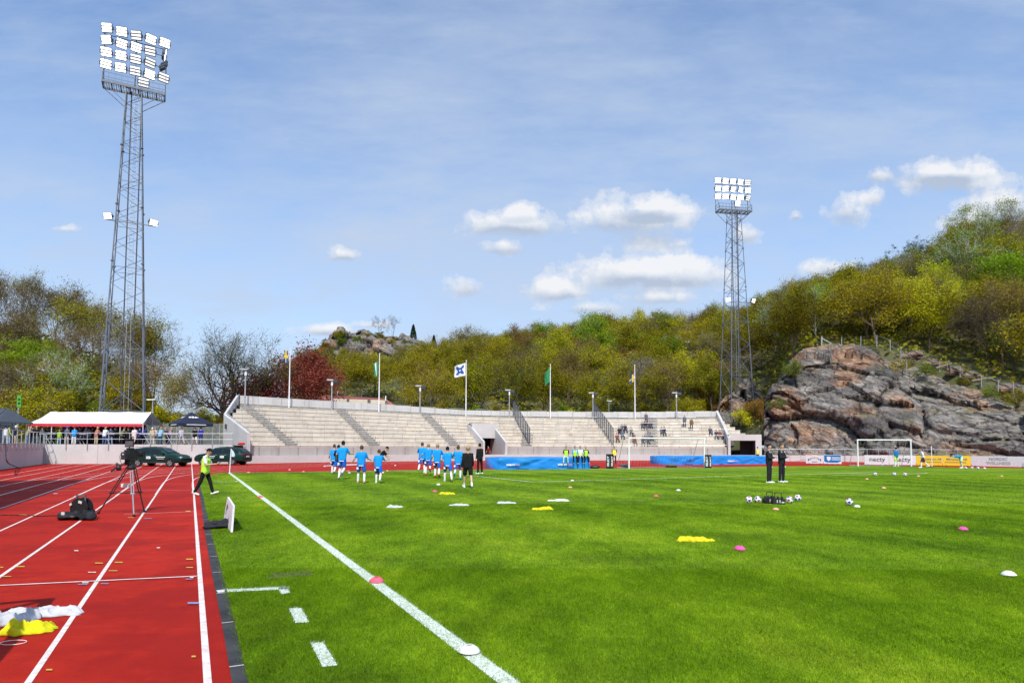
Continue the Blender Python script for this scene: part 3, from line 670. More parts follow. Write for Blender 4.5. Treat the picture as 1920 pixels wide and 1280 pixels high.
MIXC = [(('oakA', 'olive', .8, 1.05), 4), (('oakB', 'olive', .8, 1.0), 4), (('oakC', 'gold', .8, 1.05), 3), (('oakA', 'gold', .8, 1.0), 2), (('thinB', 'bud', .8, 1.0), 2), (('bareA', 'bud', .8, 1), 1.6), (('mapleA', 'green', .7, .95), 2.2), (('thinA', 'olive', .8, .95), 1.5), (('oakC', 'rust', .7, .9), .5)]
MIXR = [(('oakB', 'olive', .8, 1.05), 3), (('oakC', 'gold', .8, 1.05), 2.5), (('thinA', 'bud', .85, 1.05), 2), (('thinB', 'olive', .8, 1.05), 2), (('birchA', 'green', .8, 1), 1.6), (('mapleA', 'green', .7, .95), 1.2), (('bareA', 'bud', .8, 1.05), 1.6), (('oakA', 'olive', .8, 1.05), 2)]
MIXL = [(('thinA', 'bud', .6, .8), 2.5), (('thinB', 'bud', .6, .8), 2), (('oakC', 'olive', .5, .72), 1.5), (('bareA', 'bud', .6, .8), 3), (('mapleA', 'green', .55, .75), 2.2), (('oakA', 'rust', .45, .6), .6), (('mapleB', 'gold', .6, .85), 2.6), (('birchA', 'green', .55, .7), 1)]
MIXH = [(('thinA', 'bud', .6, .85), 3), (('thinB', 'bud', .6, .85), 3), (('bareA', 'bud', .6, .85), 3), (('thinB', 'olive', .6, .85), 2.5), (('thinA', 'green', .6, .85), 1.5), (('oakC', 'olive', .5, .7), 1)]
forest(-160, 285, 6.2, MIXL, 3, 2, mix_hi=MIXH)
forest(575, 860, 8.8, MIXC, 4)
forest(860, 1140, 9.0, MIXC, 4)
forest(1140, 1440, 9.0, MIXC, 4, smul=1.02)
forest(1440, 2010, 8.0, MIXR, 4, 3, smul=1.02)
# named single trees
def at(px, Y, dz=0): x = (px-960)/FP*Y; return x, Y, zat(x, Y)+dz
def single(kind, px, Y, sc, rz, leaf, bark, name, label, cat='tree', dz=0, szx=1.0, z=None):
    x, y, zz = at(px, Y, dz); return plant(kind, x, y, zz if z is None else z, sc, rz, leaf, bark, name, label, cat, None, szx)
M_oak = pm('oak_bark', (.036, .026, .017), .95, .3, 3)
single('bigoak', 441, 84, .98, 1.0, 'olive', M_oak, 'oak_tree', 'large old oak, nearly bare, wide rounded crown beside the terrace end wall', z=1.2)
single('copperA', 545, 92, 1.16, .3, 'copper', M_dark, 'copper_beech', 'dark red copper beech behind the left part of the terrace', z=2.0, szx=1.0)
single('thinB', 322, 92, .95, 2.2, 'bud', M_bark, 'bare_tree', 'thin upright tree with few leaves left of the large old oak', z=1.7, szx=.8)
single('thinA', 285, 94, .88, 1.2, 'rust', M_bark, 'bare_tree', 'tree with reddish buds just right of the nearer floodlight mast', z=1.7)
single('bareB', 90, 95, .62, .4, 'bud', M_pale, 'dead_tree', 'pale leaning dead tree on the left bank above the party tent')
single('bareA', 22, 106, .74, 2.4, 'bud', M_dark, 'bare_tree', 'tall bare tree at the top of the left bank by the picture edge')
single('mapleB', 500, 112, .62, .4, 'lime', M_bark, 'maple_tree', 'small bright yellow green tree between the large oak and copper beech', z=1.5)
single('mapleA', 1775, 118, .95, .5, 'lime', M_pale, 'maple_tree', 'brightest yellow green maple, tallest of those above the cliff', szx=.85)
single('mapleB', 1715, 112, 1.05, 1.5, 'lime', M_pale, 'maple_tree', 'bright yellow green maple with flat crown left of the tallest one above the cliff', szx=1.2)
single('mapleA', 1655, 112, .72, 2.5, 'gold', M_dark, 'maple_tree', 'golden round crowned tree on the cliff top behind the fence')
single('mapleB', 1580, 128, .9, .7, 'gold', M_pale, 'maple_tree', 'yellowish young tree left of the golden tree above the cliff')
single('birchA', 1788, 104, .70, 3, 'lime', M_pale, 'maple_tree', 'tall thin light green tree standing on the slope right of the maples')
single('bareB', 1630, 140, 1.05, 2, 'bud', M_pale, 'bare_tree', 'pinkish grey bare tree with fan shaped crown high above the cliff')
single('pineA', 1718, 160, .95, .5, 'pine', M_dark, 'pine_tree', 'dark flat topped pine on the skyline of the right hill')
single('pineA', 1500, 182, .62, 2.5, 'pine', M_dark, 'pine_tree', 'small dark pine on the skyline at the foot of the right hill')
single('birchA', 1822, 152, .98, .2, 'green', M_birch, 'birch_tree', 'tall airy birch on the skyline right of the flat topped pine')
single('birchA', 1885, 150, .95, 1.2, 'green', M_birch, 'birch_tree', 'birch on the skyline nearest the right picture edge')
single('bareB', 1200, 122, 1.02, 2, 'bud', M_pale, 'dead_tree', 'pale twisted half dead oak behind the terrace wall')
single('thinA', 1150, 122, .66, .9, 'olive', M_pale, 'bare_tree', 'short pale trunked tree left of the pale twisted oak')
single('bareB', 1855, 92, .9, .9, 'bud', M_dark, 'bare_tree', 'dark gnarled leafless tree on the slope at the right above the cliff')
single('mapleB', 1905, 92, .85, .9, 'green', M_bark, 'maple_tree', 'green leafy tree at the right edge above the cliff')
single('bareA', 735, 214, .60, .9, 'bud', M_dark, 'bare_tree', 'bare tree with round twiggy crown on top of the knoll', z=D(735, 634, 214).z)
single('bareA', 708, 213, .48, 1.9, 'bud', M_dark, 'bare_tree', 'smaller bare tree beside the round twiggy one on the knoll', z=D(708, 628, 213).z)
single('juniper', 773, 212, 1.0, 0, 'pine', M_dark, 'juniper', 'dark pointed juniper on the knoll ridge', 'bush', z=D(773, 636, 212).z)
single('juniper', 812, 212, .8, 0, 'pine', M_dark, 'juniper', 'smaller dark juniper right of the pointed one on the ridge', 'bush', z=D(812, 650, 212).z)
single('mapleB', 1290, 116, .62, .9, 'lime', M_bark, 'maple_tree', 'bright light green bush like tree behind the terrace left of the far mast')
single('mapleB', 1345, 124, .7, .3, 'lime', M_bark, 'maple_tree', 'light green tree just left of the far floodlight mast')
single('shrubB', 1388, 108, .75, .3, 'lime', M_bark, 'bush', 'yellow green bush in front of the boulder by the far mast', 'bush')
for i_, (px_, py_, Y_, lf_, lb_) in enumerate(((1560, 652, 97, 'green', 'small green shrub on the left crest of the cliff'), (1692, 690, 91, 'gold', 'yellowish shrub in the notch of the cliff top'), (1735, 700, 90, 'green', 'green shrub right of the notch on the cliff'), (1812, 716, 87, 'olive', 'olive shrub among the logs above the cliff'), (1866, 742, 83, 'green', 'green shrub on the lower right part of the cliff top'), (1905, 752, 81, 'gold', 'yellowish shrub at the right end of the cliff top'), (1455, 760, 88, 'green', 'green shrub in the dark cleft at the left foot of the cliff'))):
    p_ = D(px_, py_, Y_); plant('shrubA', p_.x, p_.y, p_.z-.5, .45+.1*(i_ % 3), i_*1.3, lf_, M_bark, 'bush', lb_, 'bush', szx=1.3)
single('shrubA', 1490, 92, .8, .3, 'green', M_bark, 'bush', 'fresh green bush clinging to the left side of the cliff', 'bush', z=D(1490, 700, 92).z-.6)
rk_ = random.Random(9)
for i_ in range(22):
    px_ = rk_.uniform(592, 800); yt_ = float(np.interp(px_, kp, ky)); py_ = yt_+rk_.uniform(8, 34); Y_ = 207-(py_-yt_)*.25; p_ = D(px_, py_, Y_); lf_ = rk_.choice(['green', 'olive', 'bud', 'olive'])
    plant('shrubB', p_.x, p_.y, p_.z-1.2, rk_.uniform(.30, .55), i_, lf_, M_bark, 'bush', {'green': 'dark green', 'olive': 'olive', 'bud': 'brownish'}[lf_]+' scrub growing between the rocks of the far knoll', 'bush', {'green': 'dark green', 'olive': 'olive', 'bud': 'brownish'}[lf_]+' scrub on the far knoll', szx=1.4)
# shrubs at the foot of the slopes
for (a, b_, n_, leaf, Y0) in ((-60, 300, 34, None, 2), (300, 480, 14, None, 3), (790, 1430, 30, None, 2)):
    for i in range(n_):
        p = a+(b_-a)*(i+rnd.random())/n_; Yf = tcol(p)[0]; Y = Yf+rnd.uniform(Y0, Y0+9); k = rnd.choice(['shrubA', 'shrubB'])
        x, y, z = at(p, Y); lf = rnd.choice(['gold', 'green', 'olive', 'green', 'lime', 'rust', 'gold'])
        nm = {'gold': 'golden', 'green': 'green', 'olive': 'olive', 'lime': 'bright lime', 'rust': 'rusty'}[lf]
        plant(k, x, y, z, rnd.uniform(.7, 1.15), rnd.uniform(0, 6), lf, M_bark, 'bush', nm+' bush '+where(p, 0).replace('low on', 'at the foot of'), 'bush', nm+' bushes '+where(p, 0).replace('low on', 'at the foot of'))
# undergrowth covering the slopes
gpts_ = []
for _ in range(68000):
    p = rnd.choice([rnd.uniform(-900, 330), rnd.uniform(330, 1440), rnd.uniform(1440, 2200), rnd.uniform(-200, 2100)])
    Yf, hf, Yr, hr = tcol(p); Y = Yf+rnd.random()*(Yr-Yf+6); z = theight(p, Y)
    c = noise.noise(Vector((p*.02, Y*.14, 0)))
    if p > 1440 and Y < Yf+14 and rnd.random() < .55: continue
    if 585 < p < 800 and Y > 192: continue
    gpts_.append(((p-960)/FP*Y, Y, z+rnd.random()*(1.0+1.8*max(0, c+.2))))
ug = leafquads(np.array(gpts_), .55, np.random.default_rng(8)); ug.materials.clear(); ug.materials.append(leafmat('leaf_under', [(.08, .09, .008), (.17, .17, .012), (.28, .26, .02), (.18, .12, .03), (.15, .19, .014)], .2))
tag(link('undergrowth', ug), 'low brambles and saplings covering the slopes', 'undergrowth', kind='stuff')
# ================================================================== BUILT STRUCTURES
def fn_conc(base, streak, warm):
    def f(nt, src, b):
        n = tnoise(nt, src, .35, 5, .6); st = tnoise(nt, src, 1.4, 6, .7, (1, 1, .12)); g = tnoise(nt, src, 14, 4, .65)
        c = ramp(nt, n, [(.3, tuple(x*.88 for x in base)), (.7, tuple(min(1, x*1.08) for x in base))])
        c = mixc(nt, ramp(nt, st, [(.50, 0.0), (.72, streak)]), c, warm)
        c = mixc(nt, 1.0, c, ramp(nt, g, [(.3, (.86, .86, .86)), (.7, (1.06, 1.06, 1.06))]), 'MULTIPLY')
        lk(nt, c, b.inputs['Base Color']); b.inputs['Roughness'].default_value = .85
    return f
M_conc = groundmat('concrete_terrace', fn_conc((.62, .56, .475), .75, (.42, .325, .235)))
M_concL = groundmat('concrete_wall', fn_conc((.56, .545, .53), .35, (.42, .39, .36)))
M_concP = groundmat('concrete_panel', fn_conc((.40, .37, .345), .7, (.26, .225, .20)))
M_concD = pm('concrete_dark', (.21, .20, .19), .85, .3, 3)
M_steel = pm('galvanised_steel', (.42, .44, .46), .45, .15, 8, metal=.5)
M_steelD = pm('dark_steel', (.06, .065, .075), .5, .2, 8, metal=.3)
M_tower = pm('tower_steel', (.15, .165, .19), .5, .15, 3, metal=.3)  # dark tone over the whole mast carries the platform's backlit shade
M_black = pm('black_plastic', (.015, .015, .017), .5, .2, 10); M_white = pm('white_paint', (.78, .78, .78), .5, .05, 5)
M_asph = pm('asphalt', (.10, .10, .10), .9, .2, 2)
def solve(px, Rr):
    """point on the circle of radius Rr round CC that the view column px crosses (far side)"""
    k = (px-960)/FP; a = k*k+1; b_ = -2*(k*CC.x+CC.y); c = CC.x**2+CC.y**2-Rr*Rr
    Z = (-b_+math.sqrt(b_*b_-4*a*c))/(2*a); return math.atan2(k*Z-CC.x, Z-CC.y)
def cp(phi, Rr, z=0): return Vector((CC.x+Rr*math.sin(phi), CC.y+Rr*math.cos(phi), z))
F0, F1, FT = solve(463, 61), solve(424.5, 68), solve(449, 72)
E0, ET = solve(1440, 61), solve(1343.5, 72)
def phL(Rr): return F0+(F1-F0)*(Rr-61)/7 if Rr < 68 else F1+(FT-F1)*(Rr-68)/4
def phR(Rr): return E0+(ET-E0)*(Rr-61)/11
kk = [solve(p, 72) for p in (449, 700, 873, 1150, 1343)]
def ztop(ph): return float(np.interp(ph, kk, [6.25, 6.10, 5.78, 5.68, 5.8]))
def zwall(ph): return float(np.interp(ph, kk, [7.42, 7.22, 6.66, 6.72, 6.85]))
NR = 10; RD = 1.1; Z0 = 1.75
def zrow(ph, i): return Z0+(ztop(ph)-Z0)*i/(NR-1)
stand = empty('grandstand', (CC.x, CC.y+61, 0), 0, 'long curved grey concrete terrace with stepped rows round the end of the pitch', 'grandstand')
SO = stand.location.copy()
def bld(mb, name, mat, parent=None, smooth=False, bevel=0):
    """build a part given in world coordinates under the stand"""
    par = parent or stand; o = mb.build(name, mat, None, smooth, bevel); o.parent = par; o.matrix_parent_inverse = Matrix.Translation(-SO) if par == stand else par.matrix_parent_inverse.copy(); return o
bpy.context.view_layer.update()
P1w = (solve(876, 66.6), solve(925, 66.6)); P1 = (solve(897, 64.6), P1w[1]-.001); P2 = (solve(1366, 61), solve(1416, 61))
def angs(a, b_, step=R(.8)):
    n = max(1, int(abs(b_-a)/step)); return [a+(b_-a)*i/n for i in range(n+1)]
ts = MB()
for i in range(NR):
    r0, r1 = 61+i*RD, 61+(i+1)*RD
    segs = [(phL((r0+r1)/2), phR((r0+r1)/2))]
    if r0 < 66.4: segs = [(segs[0][0], P1w[0]), (P1w[1], min(segs[0][1], P2[0]-.004 if i < 4 else 9))]
    for a, b_ in segs:
        A_ = angs(a, b_)
        for p, q in zip(A_[:-1], A_[1:]):
            z, z2 = zrow(p, i), zrow(q, i); zb, zb2 = (zrow(p, i-1), zrow(q, i-1)) if i else (1.0, 1.0)
            ts.quad(cp(p, r0, zb), cp(q, r0, zb2), cp(q, r0, z2-.07), cp(p, r0, z-.07))          # riser
            ts.quad(cp(p, r0-.045, z-.07), cp(q, r0-.045, z2-.07), cp(q, r0-.045, z2), cp(p, r0-.045, z))  # nosing
            ts.quad(cp(q, r0-.045, z2-.07), cp(p, r0-.045, z-.07), cp(p, r0, z-.07), cp(q, r0, z2-.07))
            ts.quad(cp(p, r0-.045, z), cp(q, r0-.045, z2), cp(q, r1, z2), cp(p, r1, z))
bld(ts, 'terrace_steps', M_conc)
# back wall (two faces and a coping)
bw = MB(); A_ = angs(FT, ET)
for p, q in zip(A_[:-1], A_[1:]):
    for (ra, za, rb, zb) in ((72, -1, 72, None), (72, None, 72.3, None), (72.3, None, 72.3, -1)):
        f = lambda ph, z: zwall(ph) if z is None else z
        a1, a2, b1, b2 = cp(p, ra, f(p, za)), cp(q, ra, f(q, za)), cp(q, rb, f(q, zb)), cp(p, rb, f(p, zb))
        bw.quad(a1, a2, b1, b2)
bld(bw, 'back_wall', M_concL)
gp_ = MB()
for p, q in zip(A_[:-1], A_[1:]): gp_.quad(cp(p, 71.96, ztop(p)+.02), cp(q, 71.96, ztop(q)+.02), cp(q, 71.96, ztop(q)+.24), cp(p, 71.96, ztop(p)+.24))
bld(gp_, 'painted_shadow_gap', M_concD)  # flat dark strip painting the shade of a gap at the wall foot
# vertical joints of the back wall
jt = MB()
for p in angs(FT+.02, ET-.01, R(2.6)): jt.box(cp(p, 71.99, (ztop(p)+zwall(p))/2), (.05, .04, zwall(p)-ztop(p)-.05), Matrix.Rotation(-p, 3, 'Z'))
bld(jt, 'wall_joint', pm('joint_grey', (.34, .33, .32)))['kind'] = 'stuff'
# front wall, plinth
fw = MB(); pl = MB()
for a, b_ in ((F0, P1w[0]), (P1w[1], P2[0])):
    A_ = angs(a, b_); fw = MB()
    for p, q in zip(A_[:-1], A_[1:]):
        fw.quad(cp(p, 61, .7), cp(q, 61, .7), cp(q, 61, 1.0), cp(p, 61, 1.0)); fw.quad(cp(p, 60.9, .7), cp(q, 60.9, .7), cp(q, 60.9, Z0-.18), cp(p, 60.9, Z0-.18)); fw.quad(cp(p, 60.9, Z0-.18), cp(q, 60.9, Z0-.18), cp(q, 61, Z0-.18), cp(p, 61, Z0-.18))
    bld(fw, 'front_wall', M_concP)
A_ = [a for a in angs(F0, E0+.35)]
for p, q in zip(A_[:-1], A_[1:]):
    pl.quad(cp(p, 60.2, 0), cp(q, 60.2, 0), cp(q, 60.2, .72), cp(p, 60.2, .72)); pl.quad(cp(p, 60.2, .72), cp(q, 60.2, .72), cp(q, 61.0, .72), cp(p, 61.0, .72))
bld(pl, 'plinth', M_concL)
js = MB()
for p in angs(F0+.02, P2[0]-.01, R(1.9)):
    if P1w[0] < p < P1w[1]: continue
    js.box(cp(p, 60.88, 1.15), (.05, .03, .82), Matrix.Rotation(-p, 3, 'Z'))
bld(js, 'panel_joint', M_concD)['kind'] = 'stuff'
# end wall: front slope, then the upper return
ew = MB(); A0 = cp(F0, 60.2); pM = cp(F1, 68); pT = cp(FT, 72.3)
def wallseg(mb, p, q, zp, zq, zb=-.5, th=.3):
    d = (q-p); d.z = 0; d.normalize(); n = Vector((-d.y, d.x, 0))*th
    v = [Vector((p.x, p.y, zb)), Vector((q.x, q.y, zb)), Vector((q.x, q.y, zq)), Vector((p.x, p.y, zp))]
    v2 = [a+n for a in v]
    for f in ((0, 1, 2, 3), (7, 6, 5, 4), (3, 2, 6, 7), (0, 3, 7, 4), (1, 5, 6, 2)): mb.poly([(v+v2)[k] for k in f])
wallseg(ew, A0, pM, 2.95, 5.0); wallseg(ew, pM, pT, 5.05, 7.45)
bld(ew, 'end_wall', M_concL)
ed = A0.lerp(pM, .62); ddir = (pM-A0).normalized(); no = Vector((ddir.y, -ddir.x, 0)); no = no if no.y < 0 else -no
if (no.dot(Vector((0, -1, 0)))) < 0: no = -no
dz_ = D(436, 838, ed.y).z
def wface(p, w, z0, z1, off, mat, name, parent=None):
    mb = MB(); a = p-ddir*w/2+no*off; b_ = p+ddir*w/2+no*off
    mb.quad(Vector((a.x, a.y, z0)), Vector((b_.x, b_.y, z0)), Vector((b_.x, b_.y, z1)), Vector((a.x, a.y, z1))); return bld(mb, name, mat, parent)
off_ = .02 if (A0+no*.31-A0).dot(no) > 0 else .02
wface(A0.lerp(pM, .68), 1.0, 1.4, 2.75, .03, M_black, 'doorway'); wface(A0.lerp(pM, .20), 1.1, 2.15, 2.45, .03, M_concD, 'name_plate'); wface(A0.lerp(pM, .26), .75, .9, 2.0, .03, M_white, 'notice_board')
lamp = MB(); lq = A0.lerp(pM, .86)+no*.25; lamp.box((lq.x, lq.y, 3.7), (.35, .35, .5)); bld(lamp, 'wall_lamp', M_steelD)
rl = MB(); rl.path([Vector((v.x, v.y, z)) for v, z in ((A0, 3.05), (pM, 5.15), (pT, 7.55))], .05); bld(rl, 'coping_rail', M_steel)
# right return wall
ew2 = MB(); wallseg(ew2, cp(ET, 72.3), cp(solve(1357, 66), 66), 6.95, 4.4); wallseg(ew2, cp(solve(1357, 66), 66), cp(P2[0]-.003, 60.4), 4.4, 2.9); bld(ew2, 'return_wall', M_concL)
# aisles of half height steps
for pa, pb in (((455, 765), (547, 834)), ((635, 777), (702, 834)), ((795, 783), (853, 838)), ((968, 815), (985, 838)), ((1222, 790), (1222, 838))):
    fa, fb = solve(pa[0], 71.5), solve(pb[0], 61.5); am = MB(); ad = MB()
    i0 = 0; i1 = NR-1 if pa[1] < 800 else 4
    for i in range(i0, i1):
        t = (i+.5)/(NR-1) if i1 > 5 else (i+.5)/4; f = fb+(fa-fb)*t; Rm = 61+(i+1)*RD; M_ = Matrix.Rotation(-f, 3, 'Z'); dzr = zrow(f, i+1)-zrow(f, i)
        c = cp(f, Rm-.36, zrow(f, i)+dzr*.25); am.box(c, (1.25, .56, dzr*.5), M_)
        for s in (-1, 1):
            q = cp(f, Rm-.7); q = q+M_ @ Vector((s*.64, 0, 0)); q.z = zrow(f, i); ad.tube(q, q+Vector((0, 0, .55)), .03, n=4, cap=False)
        ad.box(cp(f, Rm-.09, zrow(f, i)+dzr*.74), (1.2, .05, dzr*.36), M_)
        ad.box(cp(f, Rm-.66, zrow(f, i)+dzr*.2), (1.2, .05, dzr*.34), M_)
    s_ = bld(am, 'stair_aisle', M_conc); bld(ad, 'stair_edging', M_concD)
# vomitory
def radial_wall(mb, f, ra, rb, za, zb, th=.25):
    M_ = Matrix.Rotation(-f, 3, 'Z')
    for s in (0,):
        p, q = cp(f, ra), cp(f, rb); n = M_ @ Vector((th, 0, 0))
        v = [p, q, Vector((q.x, q.y, zb)), Vector((p.x, p.y, za))]; v2 = [a+n for a in v]
        for fc in ((0, 1, 2, 3), (7, 6, 5, 4), (3, 2, 6, 7), (0, 3, 7, 4), (1, 5, 6, 2)): mb.poly([(v+v2)[k] for k in fc])
vm = MB(); radial_wall(vm, P1w[0], 60.4, 66.6, 2.3, 4.75); radial_wall(vm, P1w[1]-.006, 60.4, 66.6, 2.2, 4.75)
zt = zrow(P1[0], 5)+.62
for p, q in ((P1w[0], P1[0]),):
    vm.poly([cp(p, 64.6, 0), cp(q, 64.6, 0), cp(q, 64.6, zt), cp(p, 64.6, zt)]); vm.poly([cp(q, 64.6, 0), cp(q, 68, 0), cp(q, 68, zt), cp(q, 64.6, zt)])
    vm.poly([cp(p, 64.6, zt), cp(q, 64.6, zt), cp(q, 66.6, zt), cp(p, 66.6, zt)])
vm.poly([cp(P1[0], 64.6, 2.75), cp(P1w[1], 64.6, 2.75), cp(P1w[1], 64.6, zt), cp(P1[0], 64.6, zt)])
vm.poly([cp(P1[0], 64.6, zt), cp(P1w[1], 64.6, zt), cp(P1w[1], 66.6, zt), cp(P1[0], 66.6, zt)])
bld(vm, 'portal', M_concL)
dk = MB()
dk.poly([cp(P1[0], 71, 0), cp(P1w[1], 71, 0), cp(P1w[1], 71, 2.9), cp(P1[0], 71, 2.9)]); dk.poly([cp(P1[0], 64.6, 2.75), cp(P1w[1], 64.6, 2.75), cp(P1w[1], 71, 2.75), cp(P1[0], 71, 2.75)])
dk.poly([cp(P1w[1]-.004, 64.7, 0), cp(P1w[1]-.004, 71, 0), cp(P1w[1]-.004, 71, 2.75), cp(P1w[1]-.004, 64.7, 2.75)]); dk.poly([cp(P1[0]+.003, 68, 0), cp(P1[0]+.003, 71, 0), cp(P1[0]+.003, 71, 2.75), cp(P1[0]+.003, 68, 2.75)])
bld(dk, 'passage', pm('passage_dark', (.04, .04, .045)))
rp = MB(); rp.poly([cp(P1[0]+.002, 66, 1.0), cp(P1[0]+.014, 66, 1.0), cp(P1[0]+.014, 66, 2.7), cp(P1[0]+.002, 66, 2.7)]); bld(rp, 'red_panel', pm('red_panel', (.45, .02, .04)))
# second portal at the right end
v2_ = MB(); zt2 = 3.3; pE = E0
v2_.poly([cp(P2[0], 60.9, 2.55), cp(P2[1]+.012, 60.9, 2.55), cp(P2[1]+.012, 60.9, zt2), cp(P2[0], 60.9, zt2)]); v2_.poly([cp(P2[0], 60.9, zt2), cp(P2[1]+.012, 60.9, zt2), cp(P2[1]+.012, 66, zt2), cp(P2[0], 66, zt2)])
v2_.poly([cp(P2[1], 60.9, 0), cp(P2[1]+.012, 60.9, 0), cp(P2[1]+.012, 60.9, 2.55), cp(P2[1], 60.9, 2.55)]); v2_.poly([cp(P2[1]+.012, 60.9, 0), cp(P2[1]+.012, 66, 0), cp(P2[1]+.012, 66, zt2), cp(P2[1]+.012, 60.9, zt2)])
bld(v2_, 'gate_portal', M_concL)
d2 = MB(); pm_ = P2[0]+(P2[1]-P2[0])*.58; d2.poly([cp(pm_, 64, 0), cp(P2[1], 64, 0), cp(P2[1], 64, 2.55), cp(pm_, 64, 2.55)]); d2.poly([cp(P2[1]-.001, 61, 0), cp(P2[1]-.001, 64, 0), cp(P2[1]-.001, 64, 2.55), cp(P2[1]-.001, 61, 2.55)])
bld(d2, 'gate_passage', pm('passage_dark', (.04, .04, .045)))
# crush barriers on the rows
rb_ = random.Random(3); bm_ = MB(); w_ = 1.15
bm_.path([(-w_, 0, 0), (-w_, 0, 1.0), (w_, 0, 1.0), (w_, 0, 0)], .022, 5); bm_.tube((-w_, 0, .55), (w_, 0, .55), .015, n=4)
bme = bm_.mesh('crush_barrier', M_steel); nb_ = 0
for i in (9, 7, 5, 3, 1):
    f = phL(61+i*RD)+R(2.2 if i != 9 else 1.2); off = R(rb_.uniform(0, 1.5))
    while f < phR(61+i*RD)-R(1.5):
        if not (P1w[0]-.03 < f < P1w[1]+.03 and i < 6) and nb_ < 96:
            o = link('crush_barrier', bme); o.parent = stand; o.location = cp(f+off*0, 61+i*RD+.35, zrow(f, i))-SO; o.rotation_euler = (0, 0, -f); nb_ += 1
        f += R(2.75 if i == 9 else 3.0)+R(rb_.uniform(0, .8))
# lower hand rail along the first row
hr_ = MB()
for a, b_ in ((F0+.02, P1w[0]), (P1w[1], P2[0])):
    A_ = angs(a, b_, R(1.9))
    for p in A_: hr_.tube(cp(p, 60.95, .72), cp(p, 60.95, 1.95), .025, n=5)
    for z in (1.95,): hr_.path([cp(p, 60.95, z) for p in A_], .025, 5)
bld(hr_, 'guard_rail', M_steel)
# two dividing fences on the terrace
M_net = bpy.data.materials.new('wire_mesh'); M_net.use_nodes = True; nt = M_net.node_tree; b_ = nt.nodes['Principled BSDF']; b_.inputs['Base Color'].default_value = (.25, .27, .28, 1); b_.inputs['Alpha'].default_value = .45
for (pa, pb) in ((963, 992), (1112, 1149)):
    fa, fb = solve(pa, 71.5), solve(pb, 61.2); e = empty('dividing_fence', cp(fa, 66, 0), 0, ('left' if pa < 1000 else 'right')+' one of the two tall wire mesh fences running down the terrace steps', 'fence', 'fences dividing the terrace')
    po = MB(); nt_ = MB(); prev = None
    for i in range(NR+1):
        t = i/NR; f = fb+(fa-fb)*t; r_ = 61+i*RD*.98; z = zrow(f, min(i, NR-1)); p = cp(f, r_, z); q = p+Vector((0, 0, 2.3))
        po.tube(p, q, .05, n=5)
        if prev:
            po.tube(prev[1], q, .03, n=4); po.tube(prev[0]+Vector((0, 0, .15)), p+Vector((0, 0, .15)), .03, n=4)
            nt_.quad(prev[0], p, q, prev[1])
            for s_ in (.25, .5, .75): nt_.tube(prev[0].lerp(p, s_), prev[1].lerp(q, s_), .012, n=3)
        prev = (p, q)
    for mb, nm, mt in ((po, 'post', M_steelD), (nt_, 'mesh_panel', M_net)):
        o = mb.build(nm, mt); o.parent = e; o.matrix_parent_inverse = Matrix.Translation(-e.location)
# flag poles and lamp posts standing on the top row
def pole_obj(px, ytop, nm, lab, r=.07):
    f = solve(px, 71.3); b0 = cp(f, 71.3, ztop(f)); zt_ = D(px, ytop, b0.y).z; return f, b0, zt_
FLAGS = [(541, 655, 'blue and yellow national', 'limp, twisted'), (710, 664, 'green and white', 'limp'), (873.5, 677, 'white and blue', 'flying out to the left'), (1032, 684, 'green', 'hanging half open'), (1191, 685, 'blue and yellow', 'small and half furled')]
for i, (px, yt, cl, how) in enumerate(FLAGS):
    f, b0, zt_ = pole_obj(px, yt, '', ''); e = empty('flagpole', b0, 0, 'white flagpole on the terrace rim carrying the %s flag' % cl, 'flagpole', 'flagpoles along the terrace rim')
    m_ = MB(); m_.tube((0, 0, 0), (0, 0, zt_-b0.z), .085, .045, n=8); m_.build('pole', M_white, e); MB().ball((0, 0, zt_-b0.z+.05), .09, 8, 6).build('finial', M_white, e)
M_fb = pm('flag_blue', (.01, .09, .34)); M_fy = pm('flag_yellow', (.85, .62, .02)); M_fg = pm('flag_green', (.03, .26, .09)); M_fw = pm('flag_white', (.8, .82, .86))
def flag(px, y0, y1, w, cols_, label, Y, name='flag', slant=0.0, amp=.12, narrow=0.0):
    p = D(px, y0, Y); hgt = p.z-D(px, y1, Y).z; mb = MB(); mi_ = []; n = 14
    nc = len(cols_); rows_ = 18
    for a in range(rows_):
        for b_ in range(n):
            def pt(i, j):
                s = i/n; t = j/rows_; ww = w*(1-narrow*t)
                return Vector((-s*ww-.05, math.sin(s*7+t*3)*amp*s*2, -t*hgt*(1-.12*s)-slant*s))
            s, t = (b_+.5)/n, (a+.5)/rows_
            k = cols_fn(label, s, t) % nc
            mi_.append(k); mb.quad(pt(b_, a+1), pt(b_+1, a+1), pt(b_+1, a), pt(b_, a))
    o = mb.build(name, cols_[0], None, True); o.data.materials.append(cols_[1]); o.data.polygons.foreach_set('material_index', mi_); o.location = p
    tag(o, label, 'flag', 'flags on the terrace rim'); sm = o.modifiers.new('s', 'SOLIDIFY'); sm.thickness = .01
def cols_fn(label, s, t):
    if 'cross' in label: return 1 if (abs(s-.42) < .14 or abs(t-.5) < .12) else 0
    if 'shield' in label: return 1 if (abs((s-.5)*.9+(t-.5)*.9) < .16 or (abs((s-.5)-(t-.5)) < .16)) and .12 < s < .88 and .12 < t < .85 and not (abs(s-.5) < .07 and abs(t-.5) < .07) else 0
    if 'striped' in label: return 1 if .35 < s < .6 else 0
    if 'pale cross' in label: return 1 if abs(t-.5) < .07 else 0
    return 0
Yr_ = [cp(solve(p[0], 71.3), 71.3).y for p in FLAGS]
flag(541, 657, 681, .55, [M_fb, M_fy], 'limp blue flag with yellow cross twisted round its pole', Yr_[0], amp=.2)
flag(710, 677, 703, .75, [M_fg, M_fw], 'limp striped green and white flag on the second pole from the left', Yr_[1], slant=.5, narrow=.4)
